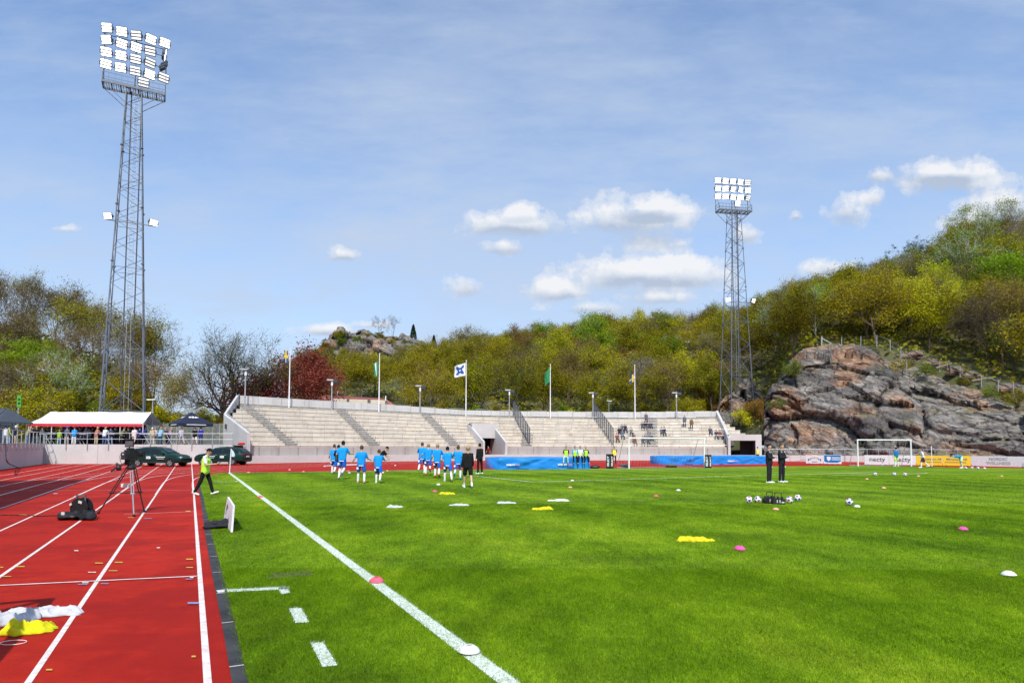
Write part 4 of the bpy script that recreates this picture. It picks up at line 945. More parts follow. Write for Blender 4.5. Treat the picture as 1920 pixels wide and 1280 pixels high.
flag(873.5, 680, 704, 1.5, [M_fw, M_fb], 'white flag with blue shield like emblem blowing to the left', Yr_[2], slant=.5)
flag(1032, 688, 715, .75, [M_fg, M_fw], 'plain dark green flag hanging half open', Yr_[3], slant=.9)
flag(1191, 698, 713, .75, [M_fb, M_fy], 'small blue flag with yellow cross, half furled', Yr_[4], slant=.7)
for i, (px, yt) in enumerate([(458, 691), (621, 711), (787, 722), (955, 730), (1112, 735), (1269, 735)]):
    f, b0, zt_ = pole_obj(px, yt, '', ''); h_ = zt_-b0.z
    e = empty('lamp_post', b0, -f, '%s of the six grey lamp posts on the terrace rim' % ['leftmost', 'second from left', 'third from left', 'third from right', 'second from right', 'rightmost'][i], 'lamp post', 'lamp posts along the terrace rim')
    MB().tube((0, 0, 0), (0, 0, h_-.25), .09, .06, n=8).build('pole', M_steel, e)
    MB().box((-.25, 0, h_-.1), (.75, .42, .16)).build('lamp_head', pm('lamp_grey', (.5, .52, .54)), e, bevel=.04); MB().box((.38, -.1, h_-.28), (.6, .5, .4)).build('loudspeaker', M_steelD, e, bevel=.05); MB().box((0, 0, h_-.55), (.2, .2, .5)).build('junction_box', M_white, e, bevel=.02)
# ---- platform and retaining walls at the left
wa0 = G(83, 869.2); wb1 = G(436, 869.4); wd = (wb1-wa0).normalized()
waE = wa0-u*70
PZ = 1.74
def thick(mb, p, q, z0, z1, th, side=1):
    d = (q-p).normalized(); n = Vector((-d.y, d.x, 0))*th*side
    v = [Vector((a.x, a.y, z)) for z in (z0, z1) for a in (p, q, q+n, p+n)]
    mb.add(v, [(0, 1, 5, 4), (1, 2, 6, 5), (2, 3, 7, 6), (3, 0, 4, 7), (4, 5, 6, 7)])
rw = MB(); thick(rw, wa0, wb1, -.1, PZ+.06, .35); o = rw.build('retaining_wall', M_concL); tag(o, 'light grey concrete retaining wall facing the pitch below the party tent', 'wall')
rw = MB(); thick(rw, waE, wa0, -.1, PZ+.06, .35); o = rw.build('retaining_wall', M_concL); tag(o, 'shaded concrete retaining wall along the left side of the running track', 'wall')
sb = MB()
for s in (4.6, 8.6, 11.6, 15.2, 18.0): p = wa0+wd*s; sb.box((p.x, p.y-.003, .9), (.035, .02, 1.75))
gusset = MB(); g0 = wa0+wd*.15; g1 = wa0+wd*1.5-Vector((0, .02, 0)); gusset.poly([g0-Vector((0, .5, 0)), g1-Vector((0, .5, 0)), g0-Vector((0, .5, -PZ))]); gusset.poly([g0-Vector((0, .5, -PZ)), g1-Vector((0, .5, 0)), g1, g0+Vector((0, 0, PZ))]); gusset.poly([g0, g0-Vector((0, .5, 0)), g0-Vector((0, .5, -PZ)), g0+Vector((0, 0, PZ))])
tag(gusset.build('buttress', M_concL), 'small triangular concrete buttress in the corner of the retaining walls', 'buttress')
tag(sb.build('wall_seam', M_concP), kind='structure')
pf = MB(); q1 = wa0; pts = [waE+nl*.2, wa0+nl*.2+Vector((0, .1, 0)), wb1+Vector((0, .2, 0)), Vector((-26, 74, 0)), Vector((-30, 90, 0)), Vector((-120, 96, 0)), Vector((-120, -40, 0))]
pf.poly([Vector((p.x, p.y, PZ)) for p in pts]); struct(pf.build('platform', M_asph))
def railing(p, q, n_, lab, zb, h=1.1, bars=(1.0, .5), mesh=False):
    e = empty('railing', p, 0, lab, 'railing'); mp = MB(); mr = MB(); L = q-p
    pme = MB().tube((0, 0, zb-.45), (0, 0, zb+h), .035, n=5).mesh('post', M_steel)
    for i in range(n_+1): a = L*(i/n_); po_ = link('post', pme, e); po_.location = (a.x, a.y, 0)
    for b_ in bars: mr.tube((0, 0, zb+h*b_), (L.x, L.y, zb+h*b_), .025, n=5)
    mr.build('rail', M_steel, e); return e
off2 = Vector((0, -.08, 0))
railing(wa0+off2, wb1+off2, 9, 'galvanised railing on top of the retaining wall in front of the crowd', PZ)
railing(wa0-nl*.1, wa0-u*42-nl*.1, 30, 'galvanised railing along the top of the shaded side wall', PZ, bars=(1.0, .08))
# cable hanging down the side wall to the track
cb = MB(); c0 = D(3, 838, 46.5); c0 = Vector((c0.x+.3, c0.y, 1.8)); cb.path(catmull([c0, G(12, 862, .9), G(24, 872, .35), G(36, 876.5, .05)] , 5), .035, 6)
tag(cb.build('cable', M_black, smooth=True), 'thick black cable sagging from the side wall down to the track', 'cable')
cb = MB(); cb.path(catmull([G(-60, 965.5, .015), G(20, 965, .015), G(70, 966.3, .015), G(112, 966, .015)], 6), .012, 5)
tag(cb.build('cable', M_black, smooth=True), 'thin black cable lying across the lanes to the equipment bag', 'cable')
# ---- main stand whose roof throws the shadow on the lanes (left of the picture)
sh_tip = G(156, 899.6); hh_ = 9.0
tip = sh_tip-SH_DIR*(hh_/math.tan(SUN_EL)); 
ms = empty('main_stand', tip, 0, 'roofed main stand left of the track, casting the dark shadow on the lanes', 'grandstand')
v = lambda a, z: Vector((a.x-tip.x, a.y-tip.y, z))
rfm = MB(); q = [tip, tip-u*60, tip-u*60+nl*14, tip+nl*14]
rfm.add([v(a, hh_) for a in q]+[v(a, hh_+.5+(.8 if k > 1 else 0)) for k, a in enumerate(q)], [(3, 2, 1, 0), (4, 5, 6, 7), (0, 1, 5, 4), (1, 2, 6, 5), (2, 3, 7, 6), (3, 0, 4, 7)])
rfm.build('roof', M_steelD, ms)
tm_ = MB()
for i in range(9): a = tip+nl*(5.5+i*.85); tm_.add([v(a, PZ), v(a-u*58, PZ), v(a-u*58, PZ+.4*(i+1)), v(a, PZ+.4*(i+1)), v(a+nl*.85, PZ+.4*(i+1)), v(a-u*58+nl*.85, PZ+.4*(i+1))], [(0, 1, 2, 3), (3, 2, 5, 4)])
tm_.build('seating_tier', M_conc, ms)
cm_ = MB()
for i in range(8): a = tip+nl*12.5-u*(2+i*8); MB().tube(v(a, PZ), v(a, hh_), .2, n=8).build('column', M_steel, ms)
# ---- substitutes shelter frame whose shadow falls at the lower left
def frame_shadow(px, py, h): return G(px, py)-SH_DIR*(h/math.tan(SUN_EL))
sA = frame_shadow(92, 1122.5, 2.1)
e = empty('dugout', (sA.x, sA.y, 0), math.atan2(u.y, u.x), 'metal framed substitutes shelter beside the track at the far left', 'shelter')
fm = MB(); 
for x in (0, -5):
    fm.path([(x, 0, 2.1), (x, .25, 1.2), (x, .9, 0)], .05); fm.path([(x, 0, 2.1), (x, 1.6, 2.0), (x, 1.6, 0)], .05)
for y, z in ((0, 2.1), (1.6, 2.0)): fm.tube((0, y, z), (-5, y, z), .06)
fm.tube((0, 0, 2.1), (-1.6, 1.5, 1.6), .05)
fm.build('frame', M_steel, e)
rf_ = MB(); rf_.add([(0, .8, 2.07), (-5, .8, 2.07), (-5, 1.6, 2.02), (0, 1.6, 2.02)], [(0, 1, 2, 3)]); rf_.build('roof_panel', pm('panel_grey', (.2, .2, .22)), e)
# ================================================================== FLOODLIGHT MASTS
M_lens = bpy.data.materials.new('lit_lens'); M_lens.use_nodes = True; nt = M_lens.node_tree; b_ = nt.nodes['Principled BSDF']; b_.inputs['Emission Color'].default_value = (1, .98, .95, 1); b_.inputs['Emission Strength'].default_value = 3; b_.inputs['Base Color'].default_value = (.8, .8, .8, 1)
M_lensdim = pm('lens_glass', (.72, .75, .78), .2, .05, 5)
M_lamp = pm('lamp_housing', (.10, .11, .13), .4, .1, 5, metal=.4)
def lamp_mesh():
    h_ = MB(); h_.box((0, 0, 0), (1.0, .16, .92)); 
    for z in (-.3, 0, .3): h_.box((0, .12, z), (.9, .12, .2))
    h_.box((0, -.06, .15), (1.0, .1, .05)); h_.box((0, -.06, -.15), (1.0, .1, .05)); h_.box((-.54, .06, 0), (.05, .3, .3)); h_.box((.54, .06, 0), (.05, .3, .3))
    l_ = MB()
    for z in (-.3, 0, .3): l_.box((0, -.10, z), (.90, .05, .185))
    return h_.mesh('lamp', M_lamp), l_.mesh('lens', M_lens)
LMH, LML = lamp_mesh()
M_lensB = M_lens.copy(); M_lensB.name = 'lit_lens_soft'; M_lensB.node_tree.nodes['Principled BSDF'].inputs['Emission Strength'].default_value = .75
LMB = LML.copy(); LMB.materials.clear(); LMB.materials.append(M_lensB)
def mast(px_mid, Y, zb, rot, y_plat, y_top, wbase, wtop, rows_, lab, arm_y, lampscale=1.0, latt_seed=0):
    X = (px_mid-960)/FP*Y; T = empty('floodlight_mast', (X, Y, zb), rot, lab, 'floodlight mast', 'floodlight masts')
    zp = D(px_mid, y_plat, Y).z-zb; zt_ = D(px_mid, y_top, Y).z-zb
    hw = lambda z: wbase/2+(wtop-wbase)/2*min(1, z/zp)
    lg = []
    for sx in (-1, 1):
        for sy in (-1, 1):
            m_ = MB(); m_.tube((sx*hw(0), sy*hw(0), 0), (sx*hw(zp*.33), sy*hw(zp*.33), zp*.33), .11, .10, n=7); m_.tube((sx*hw(zp*.33), sy*hw(zp*.33), zp*.33), (sx*hw(zp), sy*hw(zp), zp), .075, .06, n=6)
            for k in (.16, .33, .5, .66, .83): m_.tube((sx*hw(zp*k), sy*hw(zp*k), zp*k-.06), (sx*hw(zp*k), sy*hw(zp*k), zp*k+.06), .17, n=8)
            m_.build('leg', M_tower, T)
    z = 0; nodes = [0]
    while z < zp: z += max(1.15, hw(z)*2*(.86 if z < zp*.33 else .62)); nodes.append(min(z, zp))
    br = MB(); c4 = lambda k, z: Vector(((-1, 1, 1, -1)[k]*hw(z), (-1, -1, 1, 1)[k]*hw(z), z))
    for j in range(len(nodes)-1):
        z0, z1 = nodes[j], nodes[j+1]
        for k in range(4):
            a, b2 = (k, (k+1) % 4) if (j+k) % 2 == 0 else ((k+1) % 4, k)
            r_ = .05 if z0 < zp*.33 else .035
            br.tube(c4(a, z0), c4(b2, z1), r_, n=4, cap=False)
            if z0 < zp*.33: br.tube(c4(b2, z0), c4(a, z1), r_*.8, n=4, cap=False)
            if j % 3 == 0 or z0 < zp*.33 and j % 2 == 0: br.tube(c4(k, z1), c4((k+1) % 4, z1), r_, n=4, cap=False)
    br.build('lattice', M_tower, T)
    ld = MB(); lx, ly = .25, -.1
    for s in (-.22, .22): ld.tube((lx+s, ly, 0), (lx+s, ly, zp), .03, n=4)
    zz = .3
    while zz < zp: ld.tube((lx-.22, ly, zz), (lx+.22, ly, zz), .02, n=3, cap=False); zz += .42
    ld.build('ladder', M_steel, T)
    cg = MB()
    for s in (-.42, .62): cg.box((lx+s-.1, ly+.25, zp/2), (.13, .08, zp))
    cg.build('cable_tray', M_steelD, T)
    # platform
    pw, pd = 6.3*lampscale, 1.7*lampscale; pl_ = MB()
    for y in (-pd/2, pd/2): pl_.box((0, y, zp), (pw, .14, .24))
    for i in range(8): pl_.box((-pw/2+pw*i/7, 0, zp), (.12, pd, .16))
    for i in range(26): pl_.box((-pw/2+pw*(i+.5)/26, 0, zp+.10), (.05, pd, .04))
    for s in (-1, 1):
        for y in (-1, 1): pl_.tube((s*pw/2, y*pd/2, zp), (s*hw(zp)*1.0, y*hw(zp), zp-2.0), .045, n=4)
    pl_.build('platform', M_tower, T)
    rg = MB()
    for y in (-pd/2, pd/2):
        for z in (.55, 1.1): rg.tube((-pw/2, y, zp+z), (pw/2, y, zp+z), .03, n=4)
        for i in range(11): rg.tube((-pw/2+pw*i/10, y, zp), (-pw/2+pw*i/10, y, zp+1.1), .025, n=4)
    for s in (-1, 1):
        for z in (.55, 1.1): rg.tube((s*pw/2, -pd/2, zp+z), (s*pw/2, pd/2, zp+z), .03, n=4)
    rg.build('platform_railing', M_tower, T)
    fr = MB(); Ht = zt_-zp
    for x in (-pw/2, 0, pw/2): fr.tube((x, pd/2*.9, zp), (x, pd/2*.6, zt_-.5), .06, n=5); fr.tube((x, -pd/2, zp+.1), (x, pd/2*.7, zp+Ht*.55), .045, n=4)
    rs = Ht*(.56 if rows_ == 4 else .44)/(rows_-1)
    zrows = [zt_-.85-rs*k for k in range(rows_)]
    for z in zrows[1:]+[zrows[0]-.6]: fr.tube((-pw/2*1.03, pd/2*.7, z+.0), (pw/2*1.03, pd/2*.7, z), .05, n=5)
    fr.build('lamp_frame', M_tower, T)
    rr = random.Random(4+latt_seed); k_ = 0
    spots = [(c, r_) for r_ in range(rows_) for c in range(5)]+[(2.6, rows_)]
    for (c, r_) in spots:
        x = -pw/2*.93+pw*.93*c/4; z = zrows[min(r_, rows_-1)]-(rs*.8 if r_ >= rows_ else 0)
        o = link('lamp', LMH, T); o.location = (x, pd/2*.55-.25, z); yaw = R(rr.uniform(-22, 22))+R(8)*(c-2)*.7; o.rotation_euler = (R(18+rr.uniform(-4, 8)), 0, yaw); o.scale = (lampscale*1.14,)*3; o2 = link('lens', LML if (c < 1.5 or rr.random() < .25 or rows_ == 3 and 1 <= c <= 3) else LMB, o)
        if rows_ == 4 and c == 4 and r_ in (1, 2): o.rotation_euler = (R(10), 0, R(62)+R(30)*r_)
    # side lights on a cross arm
    za = D(px_mid, arm_y, Y).z-zb; am = MB(); w_ = hw(za)+.9; am.tube((-w_, -hw(za), za), (w_+.5, -hw(za), za), .05, n=5)
    am.build('cross_arm', M_tower, T)
    for s in (-1, 1):
        o = link('lamp', LMH, T); o.location = (s*w_+.2, -hw(za)-.2, za+.35); o.scale = (.95, .9, .8); o.rotation_euler = (R(20), 0, s*R(28)); o2 = link('lens', LML, o)
    return T
mast(230, 73, 1.74, R(28), 171, 52, 4.45, 1.5, 4, 'nearer, taller looking lattice floodlight mast behind the party tent at the left', 424)
mast(1382, 113, 3.0, R(9), 397, 331, 4.6, 1.7, 3, 'distant lattice floodlight mast behind the right end of the terrace', 570, .98, 3)
# ================================================================== PARTY TENT, GAZEBO, KIOSK, HOUSE
def wpt(px, Y, z): return Vector(((px-960)/FP*Y, Y, z))
YT = 62.5
tx0 = (53-960)/FP*YT; tx1 = (250-960)/FP*YT+.9; TL = tx1-tx0; te = empty('party_tent', (tx0, YT, PZ), 0, 'long white party tent with red scalloped valance full of people', 'tent')
M_tent = pm('tent_canvas', (.80, .80, .82), .6, .04, 1.5); M_val = pm('red_valance', (.55, .03, .05), .7, .1, 3)
ze, zr, dp = 2.08, 3.35, 4.6
rf = MB(); nx = 24
def rpt(i, s):   # slightly sagging cloth between the bows
    x = TL*i/nx; sag = .05*math.sin(math.pi*((i*4/nx) % 1)); y = {0: 0, 1: dp/2, 2: dp}[s]; z = {0: ze, 1: zr, 2: ze}[s]; return Vector((x+((1.15, .2)[s == 2]*(s > 0) if i == 0 else (0, -.62, -2.35)[s]*(1 if i == nx else 0)), y, z-sag*(1 if s == 1 else .3)))
for i in range(nx):
    for s in (0, 1): rf.quad(rpt(i, s), rpt(i+1, s), rpt(i+1, s+1), rpt(i, s+1))
rf.poly([rpt(0, 0), rpt(0, 1), rpt(0, 2)]); rf.poly([rpt(nx, 0), rpt(nx, 2), rpt(nx, 1)]); rf.build('roof', M_tent, te)
vl = MB(); ns = int(TL/.11)
for side, y in ((0, -.012), (1, dp+.012)):
    for i in range(ns):
        a, b_ = TL*i/ns, TL*(i+1)/ns
        if side and a > TL-2.4: break
        f = lambda x: -.24-.09*abs(math.sin(x/.42*math.pi)); vl.quad((a, y, ze+f(a)), (b_, y, ze+f(b_)), (b_, y, ze), (a, y, ze))
vl.build('valance', M_val, te)
tp = MB()
for i in range(6):
    for y in (0, dp): MB().tube((TL*i/5+.02-(2.3 if y and i == 5 else 0), y+.05, 0), (TL*i/5+.02-(2.3 if y and i == 5 else 0), y+.05, ze), .035, n=6).build('tent_pole', M_white, te)
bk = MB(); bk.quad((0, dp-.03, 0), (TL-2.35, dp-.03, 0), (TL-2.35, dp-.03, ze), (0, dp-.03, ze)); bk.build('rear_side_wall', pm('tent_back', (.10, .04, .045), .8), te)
# black pop-up gazebo
gx0, gx1 = (311-960)/FP*62, (404-960)/FP*62; gw = 3.3; ge = empty('gazebo', ((358-960)/FP*64.2, 64.2, PZ), R(-46), 'navy black pop up gazebo with white printing and pointed roof', 'tent')
M_navy = pm('navy_canvas', (.010, .013, .035), .6, .15, 3); c_ = gw/2*.97; zE = 2.15; zA = 3.3
g = MB(); cs = [(-c_, -c_), (c_, -c_), (c_, c_), (-c_, c_)]
for i in range(4): a, b_ = cs[i], cs[(i+1) % 4]; g.poly([(a[0], a[1], zE), (b_[0], b_[1], zE), (0, 0, zA)]); g.quad((a[0], a[1], zE-.27), (b_[0], b_[1], zE-.27), (b_[0], b_[1], zE), (a[0], a[1], zE))
g.build('canopy', M_navy, ge)
fr = MB()
for a in cs: fr.tube((a[0]*.98, a[1]*.98, 0), (a[0]*.98, a[1]*.98, zE), .04, n=4)
for i in range(4):
    a, b_ = cs[i], cs[(i+1) % 4]
    fr.tube((a[0]*.98, a[1]*.98, zE-.35), ((a[0]+b_[0])*.5, (a[1]+b_[1])*.5, zE-.02), .015, n=4)
fr.build('frame', M_steel, ge)
lg = MB(); sl = math.atan2(zA-zE, c_)
for k, cx in enumerate((-.62, .62)):
    for (dx, dy, w, h) in ((-.35, 0, .3, .24), (-.08, .03, .26, .34), (.18, .0, .24, .28), (.38, .04, .12, .2), (-.15, -.12, .5, .06), (.1, .17, .4, .05)):
        t = .52; y = -c_*(1-t)+dy*.7; z = zE+(zA-zE)*t+dy*.28
        x = cx*1.0+dx*.9
        x = dx*1.0
        q = [Vector((x-w/2, y-h*.45, z-h*.26)), Vector((x+w/2, y-h*.38, z-h*.22)), Vector((x+w/2-.04, y+h*.45, z+h*.26)), Vector((x-w/2+.06, y+h*.4, z+h*.23))]
        n_ = Vector((0, -math.sin(sl), math.cos(sl)))*.03; rq = Matrix.Rotation(R(90)*k, 3, 'Z'); lg.quad(*[rq @ (p+n_) for p in q])
for k in (0, 1): rq = Matrix.Rotation(R(90)*k, 3, 'Z'); lg.quad(*[rq @ Vector(p) for p in ((-.9, -c_-.01, zE-.17), (.9, -c_-.01, zE-.17), (.9, -c_-.01, zE-.10), (-.9, -c_-.01, zE-.10))])
lg.build('printed_logo', M_white, ge)
# kiosk with a dark pitched roof at the far left
ke = empty('kiosk', wpt(-14, 60, PZ), 0, 'small kiosk with dark metal pitched roof at the left edge', 'kiosk')
k_ = MB(); k_.box((-1.7, 1.5, 1.2), (3.2, 2.6, 2.4)); k_.build('wall', pm('kiosk_wall', (.30, .36, .37), .6), ke)
k_ = MB()
for x in (-.9, .0, .75): k_.box((x-.5, -.05, 1.45), (.12, .1, 1.9))
k_.box((-1.4, -.03, 1.4), (1.1, .05, 1.2)); k_.build('window_frame', M_white, ke)
k_ = MB(); k_.poly([(-4, -.7, 2.15), (.9, -.7, 2.15), (.55, 1.2, 3.45), (-4, 1.2, 3.45)]); k_.poly([(.9, -.7, 2.15), (2.6, 1.6, 2.1), (.55, 1.2, 3.45)]); k_.poly([(-4, -.7, 2.0), (.9, -.7, 2.0), (.9, -.7, 2.15), (-4, -.7, 2.15)]); k_.poly([(.9, -.7, 2.0), (2.6, 1.6, 1.95), (2.6, 1.6, 2.1), (.9, -.7, 2.15)])
for i in range(5): a = -3.8+i*1.05; k_.tube((a, -.7, 2.18), (a-.05, 1.2, 3.48), .03, n=4)
k_.build('roof', pm('slate_metal', (.05, .06, .075), .4, .1, 3), ke); k_ = MB()
for x, y in ((.8, -.6), (2.4, 1.5), (1.55, .4)): MB().tube((x, y, 0), (x, y, 2.1), .05).build('veranda_post', M_steelD, ke)
# green sign mast behind the kiosk
ge2 = empty('signal_post', wpt(33, 66, PZ), 0, 'grey post with a lime green two hole sign panel behind the kiosk', 'sign post'); MB().tube((0, 0, 0), (0, 0, 4.4), .06).build('pole', M_steel, ge2)
MB().box((.12, -.08, D(33, 752, 66).z-PZ), (.42, .08, 1.2)).build('sign_panel', pm('lime_green', (.08, .35, .03), .5), ge2)
s_ = MB()
for z in (-.22, .18): s_.box((.14, -.13, D(33, 752, 66).z-PZ+z), (.2, .02, .22))
s_.build('symbol', M_black, ge2)
# loudspeaker at the very edge
# slim lamp post behind gazebo
for (px, yt, Y, lab) in ((285, 750, 66, 'slim grey lamp post with flat white head between tent and gazebo'), (1142, 752, 104, 'thin street lamp just behind the terrace wall, mid height among the trees')):
    zt_ = D(px, yt, Y).z; e = empty('street_lamp', wpt(px, Y, PZ), 0, lab, 'street lamp'); MB().tube((0, 0, 0), (0, 0, zt_-PZ), .07, .05).build('pole', M_steel, e); MB().box((-.15 if px < 400 else .1, 0, zt_-PZ+.05), (.85, .3, .1)).build('lamp_head', M_white, e, bevel=.03)
# wire fence behind the platform
fe = empty('wire_fence', wpt(250, 76, PZ), 0, 'tall grey wire mesh fence behind the tents', 'fence'); fp = MB(); fm_ = MB(); L = 17
for i in range(8): MB().tube((i*L/7, i*.3, 0), (i*L/7, i*.3, 2.6), .05, n=5).build('post', M_steel, fe)
for z in (.1, 2.55): fp.tube((0, 0, z), (L, 2.1, z), .025, n=4)
fm_.quad((0, 0, .1), (L, 2.1, .1), (L, 2.1, 2.5), (0, 0, 2.5)); fp.build('rail', M_steel, fe); fm_.build('mesh_panel', M_net, fe)
# red roofed house behind the terrace
YH = 104; he = empty('house', wpt(680, YH, 3), 0, 'house with red tiled roof and cream dormers behind the terrace wall', 'house')
M_tile = groundmat('roof_tiles', lambda nt, src, b: (lk(nt, ramp(nt, tnoise(nt, src, 2.2, 5, .6), [(.3, (.22, .075, .055)), (.7, (.40, .16, .12))]), b.inputs['Base Color'])))
def hp(px, py, Y): return D(px, py, Y)-he.location
r_ = MB(); r_.poly([hp(598, 790, YH), hp(790, 795, YH), hp(722, 747, YH+5), hp(618, 741, YH+5)]); r_.poly([hp(790, 795, YH), hp(800, 795, YH+9), hp(722, 747, YH+5)]); r_.poly([hp(560, 790, YH), hp(598, 790, YH), hp(618, 741, YH+5), hp(585, 741, YH+6)])
r_.build('roof', M_tile, he)
rr_ = MB(); rr_.add([hp(618, 741, YH+5)+Vector((0, -.25, .02)), hp(723, 747, YH+5)+Vector((0, -.25, .02)), hp(720, 753, YH+4.2)+Vector((0, -.06, .05)), hp(618, 748, YH+4.2)+Vector((0, -.06, .05))], [(3, 2, 1, 0)]); rr_.build('ridge', pm('ridge_tile', (.17, .05, .045), .8), he)
hw_ = MB(); b0 = hp(600, 800, YH+.6); b1 = hp(785, 800, YH+.6); hw_.box(((b0.x+b1.x)/2, 4.6, (b0.z)/2-1), (b1.x-b0.x, 8, max(1, b0.z+2))); hw_.build('wall', pm('cream_render', (.62, .55, .42), .8), he)
M_cream = pm('cream_render', (.62, .55, .42))
for (a, b_, yt) in ((624, 644, 746.5), (655, 683, 748), (695, 716, 749)):
    d = MB(); l0_, l1_ = hp(a, yt, YH+.4), hp(b_+6, yt+1, YH+.4); dz = 3.2
    d.add([l0_, l1_, l1_-Vector((0, 0, dz)), l0_-Vector((0, 0, dz)), l0_+Vector((-.3, 4.4, .1)), l1_+Vector((-.3, 4.4, .1)), l1_+Vector((0, 4, -dz)), l0_+Vector((0, 4, -dz))], [(0, 3, 2, 1), (0, 1, 5, 4), (0, 4, 7, 3), (1, 2, 6, 5)])
    dm = d.build('dormer', M_cream, he)
    w0, w1 = l0_+Vector((.7, -.03, -.65)), l1_+Vector((-.7, -.03, -.65)); MB().quad(w0-Vector((0, 0, 1.6)), w1-Vector((0, 0, 1.6)), w1, w0).build('window', pm('window_glass', (.18, .22, .26), .15), dm)
c = hp(633, 741, YH+5); MB().tube(c-Vector((0, 0, .5)), c+Vector((0, 0, .8)), .08).build('vent_pipe', M_white, he); c = hp(723, 752, YH+4); MB().tube(c-Vector((0, 0, .5)), c+Vector((0, 0, .9)), .1).build('vent_pipe', M_white, he)
# guard fence on the cliff top
fx = [(1538, 650, 84+12), (1540, 650, 96), (1578, 650, 95), (1614, 648, 94), (1644, 646, 93), (1669, 654, 91), (1689, 668, 90), (1700, 693, 88), (1762, 694, 88), (1800, 704, 87), (1840, 722, 84), (1872, 730, 82), (1900, 736, 81), (1918, 740, 80)]
ce = empty('cliff_fence', wpt(1600, 90, 0), 0, 'thin galvanised safety fence along the top edge of the rock cliff', 'fence'); cm = MB(); cr = MB(); pv = None
for (px, py, Y) in fx[1:]:
    b0 = D(px, py+4, Y)-ce.location; t0 = D(px, py-18, Y)-ce.location; MB().tube(b0, t0, .05, n=4).build('post', M_steel, ce)
    if pv:
        for s in (.1, .5, .95): cr.tube(pv[0].lerp(pv[1], s), b0.lerp(t0, s), .015, n=3)
    pv = (b0, t0)
cr.tube(D(1541, 634, 96)-ce.location, D(1571, 650, 95)-ce.location, .07, n=4); cm.tube(D(1541, 654, 96)-ce.location, D(1541, 630, 96)-ce.location, .08, n=4)
cm.build('post', M_steel, ce); cr.build('wire', M_steel, ce)
# felled logs on the slope above the cliff
rl_ = random.Random(12)
for i, (px, py, Y, L_, a) in enumerate(((1770, 697, 88, 3.2, -.5), (1800, 708, 87, 2.4, .9), (1840, 716, 85, 3.5, -.35), (1780, 690, 90, 2.2, 1.3), (1725, 672, 93, 2.6, -.6), (1868, 715, 84, 2.5, .6))):
    p = D(px, py, Y); p = Vector((p.x, p.y, max(p.z, zat(p.x, p.y)+.1))); d_ = Vector((math.cos(a), .3, -math.sin(a)*.5)).normalized(); m_ = MB(); m_.tube(p-d_*L_/2, p+d_*L_/2, .16, .09, n=7); q = p+d_*L_*.2; m_.tube(q, q+Vector((.3, 0, .7)), .05, .02, n=5)
    tag(m_.build('log', M_pale), ['pale fallen log slanting down the slope above the cliff', 'short upright leaning stump log above the cliff', 'longest fallen log above the right part of the cliff', 'steep short log behind the slanting fallen one', 'fallen log near the fence corner above the cliff', 'short log nearest the right edge above the cliff'][i], 'log')
# loose boulders and rock debris on the upper slope
for i in range(8):
    px = rl_.uniform(1690, 1915); Y = float(np.interp(px, [1700, 1915], [92, 84]))+rl_.uniform(-2, 6); x, y, z = at(px, Y); s = rl_.uniform(.4, 1.3)
    bm2 = MB(); bm2.ball((0, 0, 0), s, 12, 8, (1.4, 1, .7)); bm2.v = [tuple(Vector(v)*(1+.35*noise.noise(Vector(v)*1.7+Vector((i*3, 0, 0))))) for v in bm2.v]
    o = bm2.build('stone', M_rock); o.location = (x, y, z+.1); tag(o, 'loose grey stone on the grassy slope above the cliff, one of several there', 'stone', 'loose stones above the cliff')
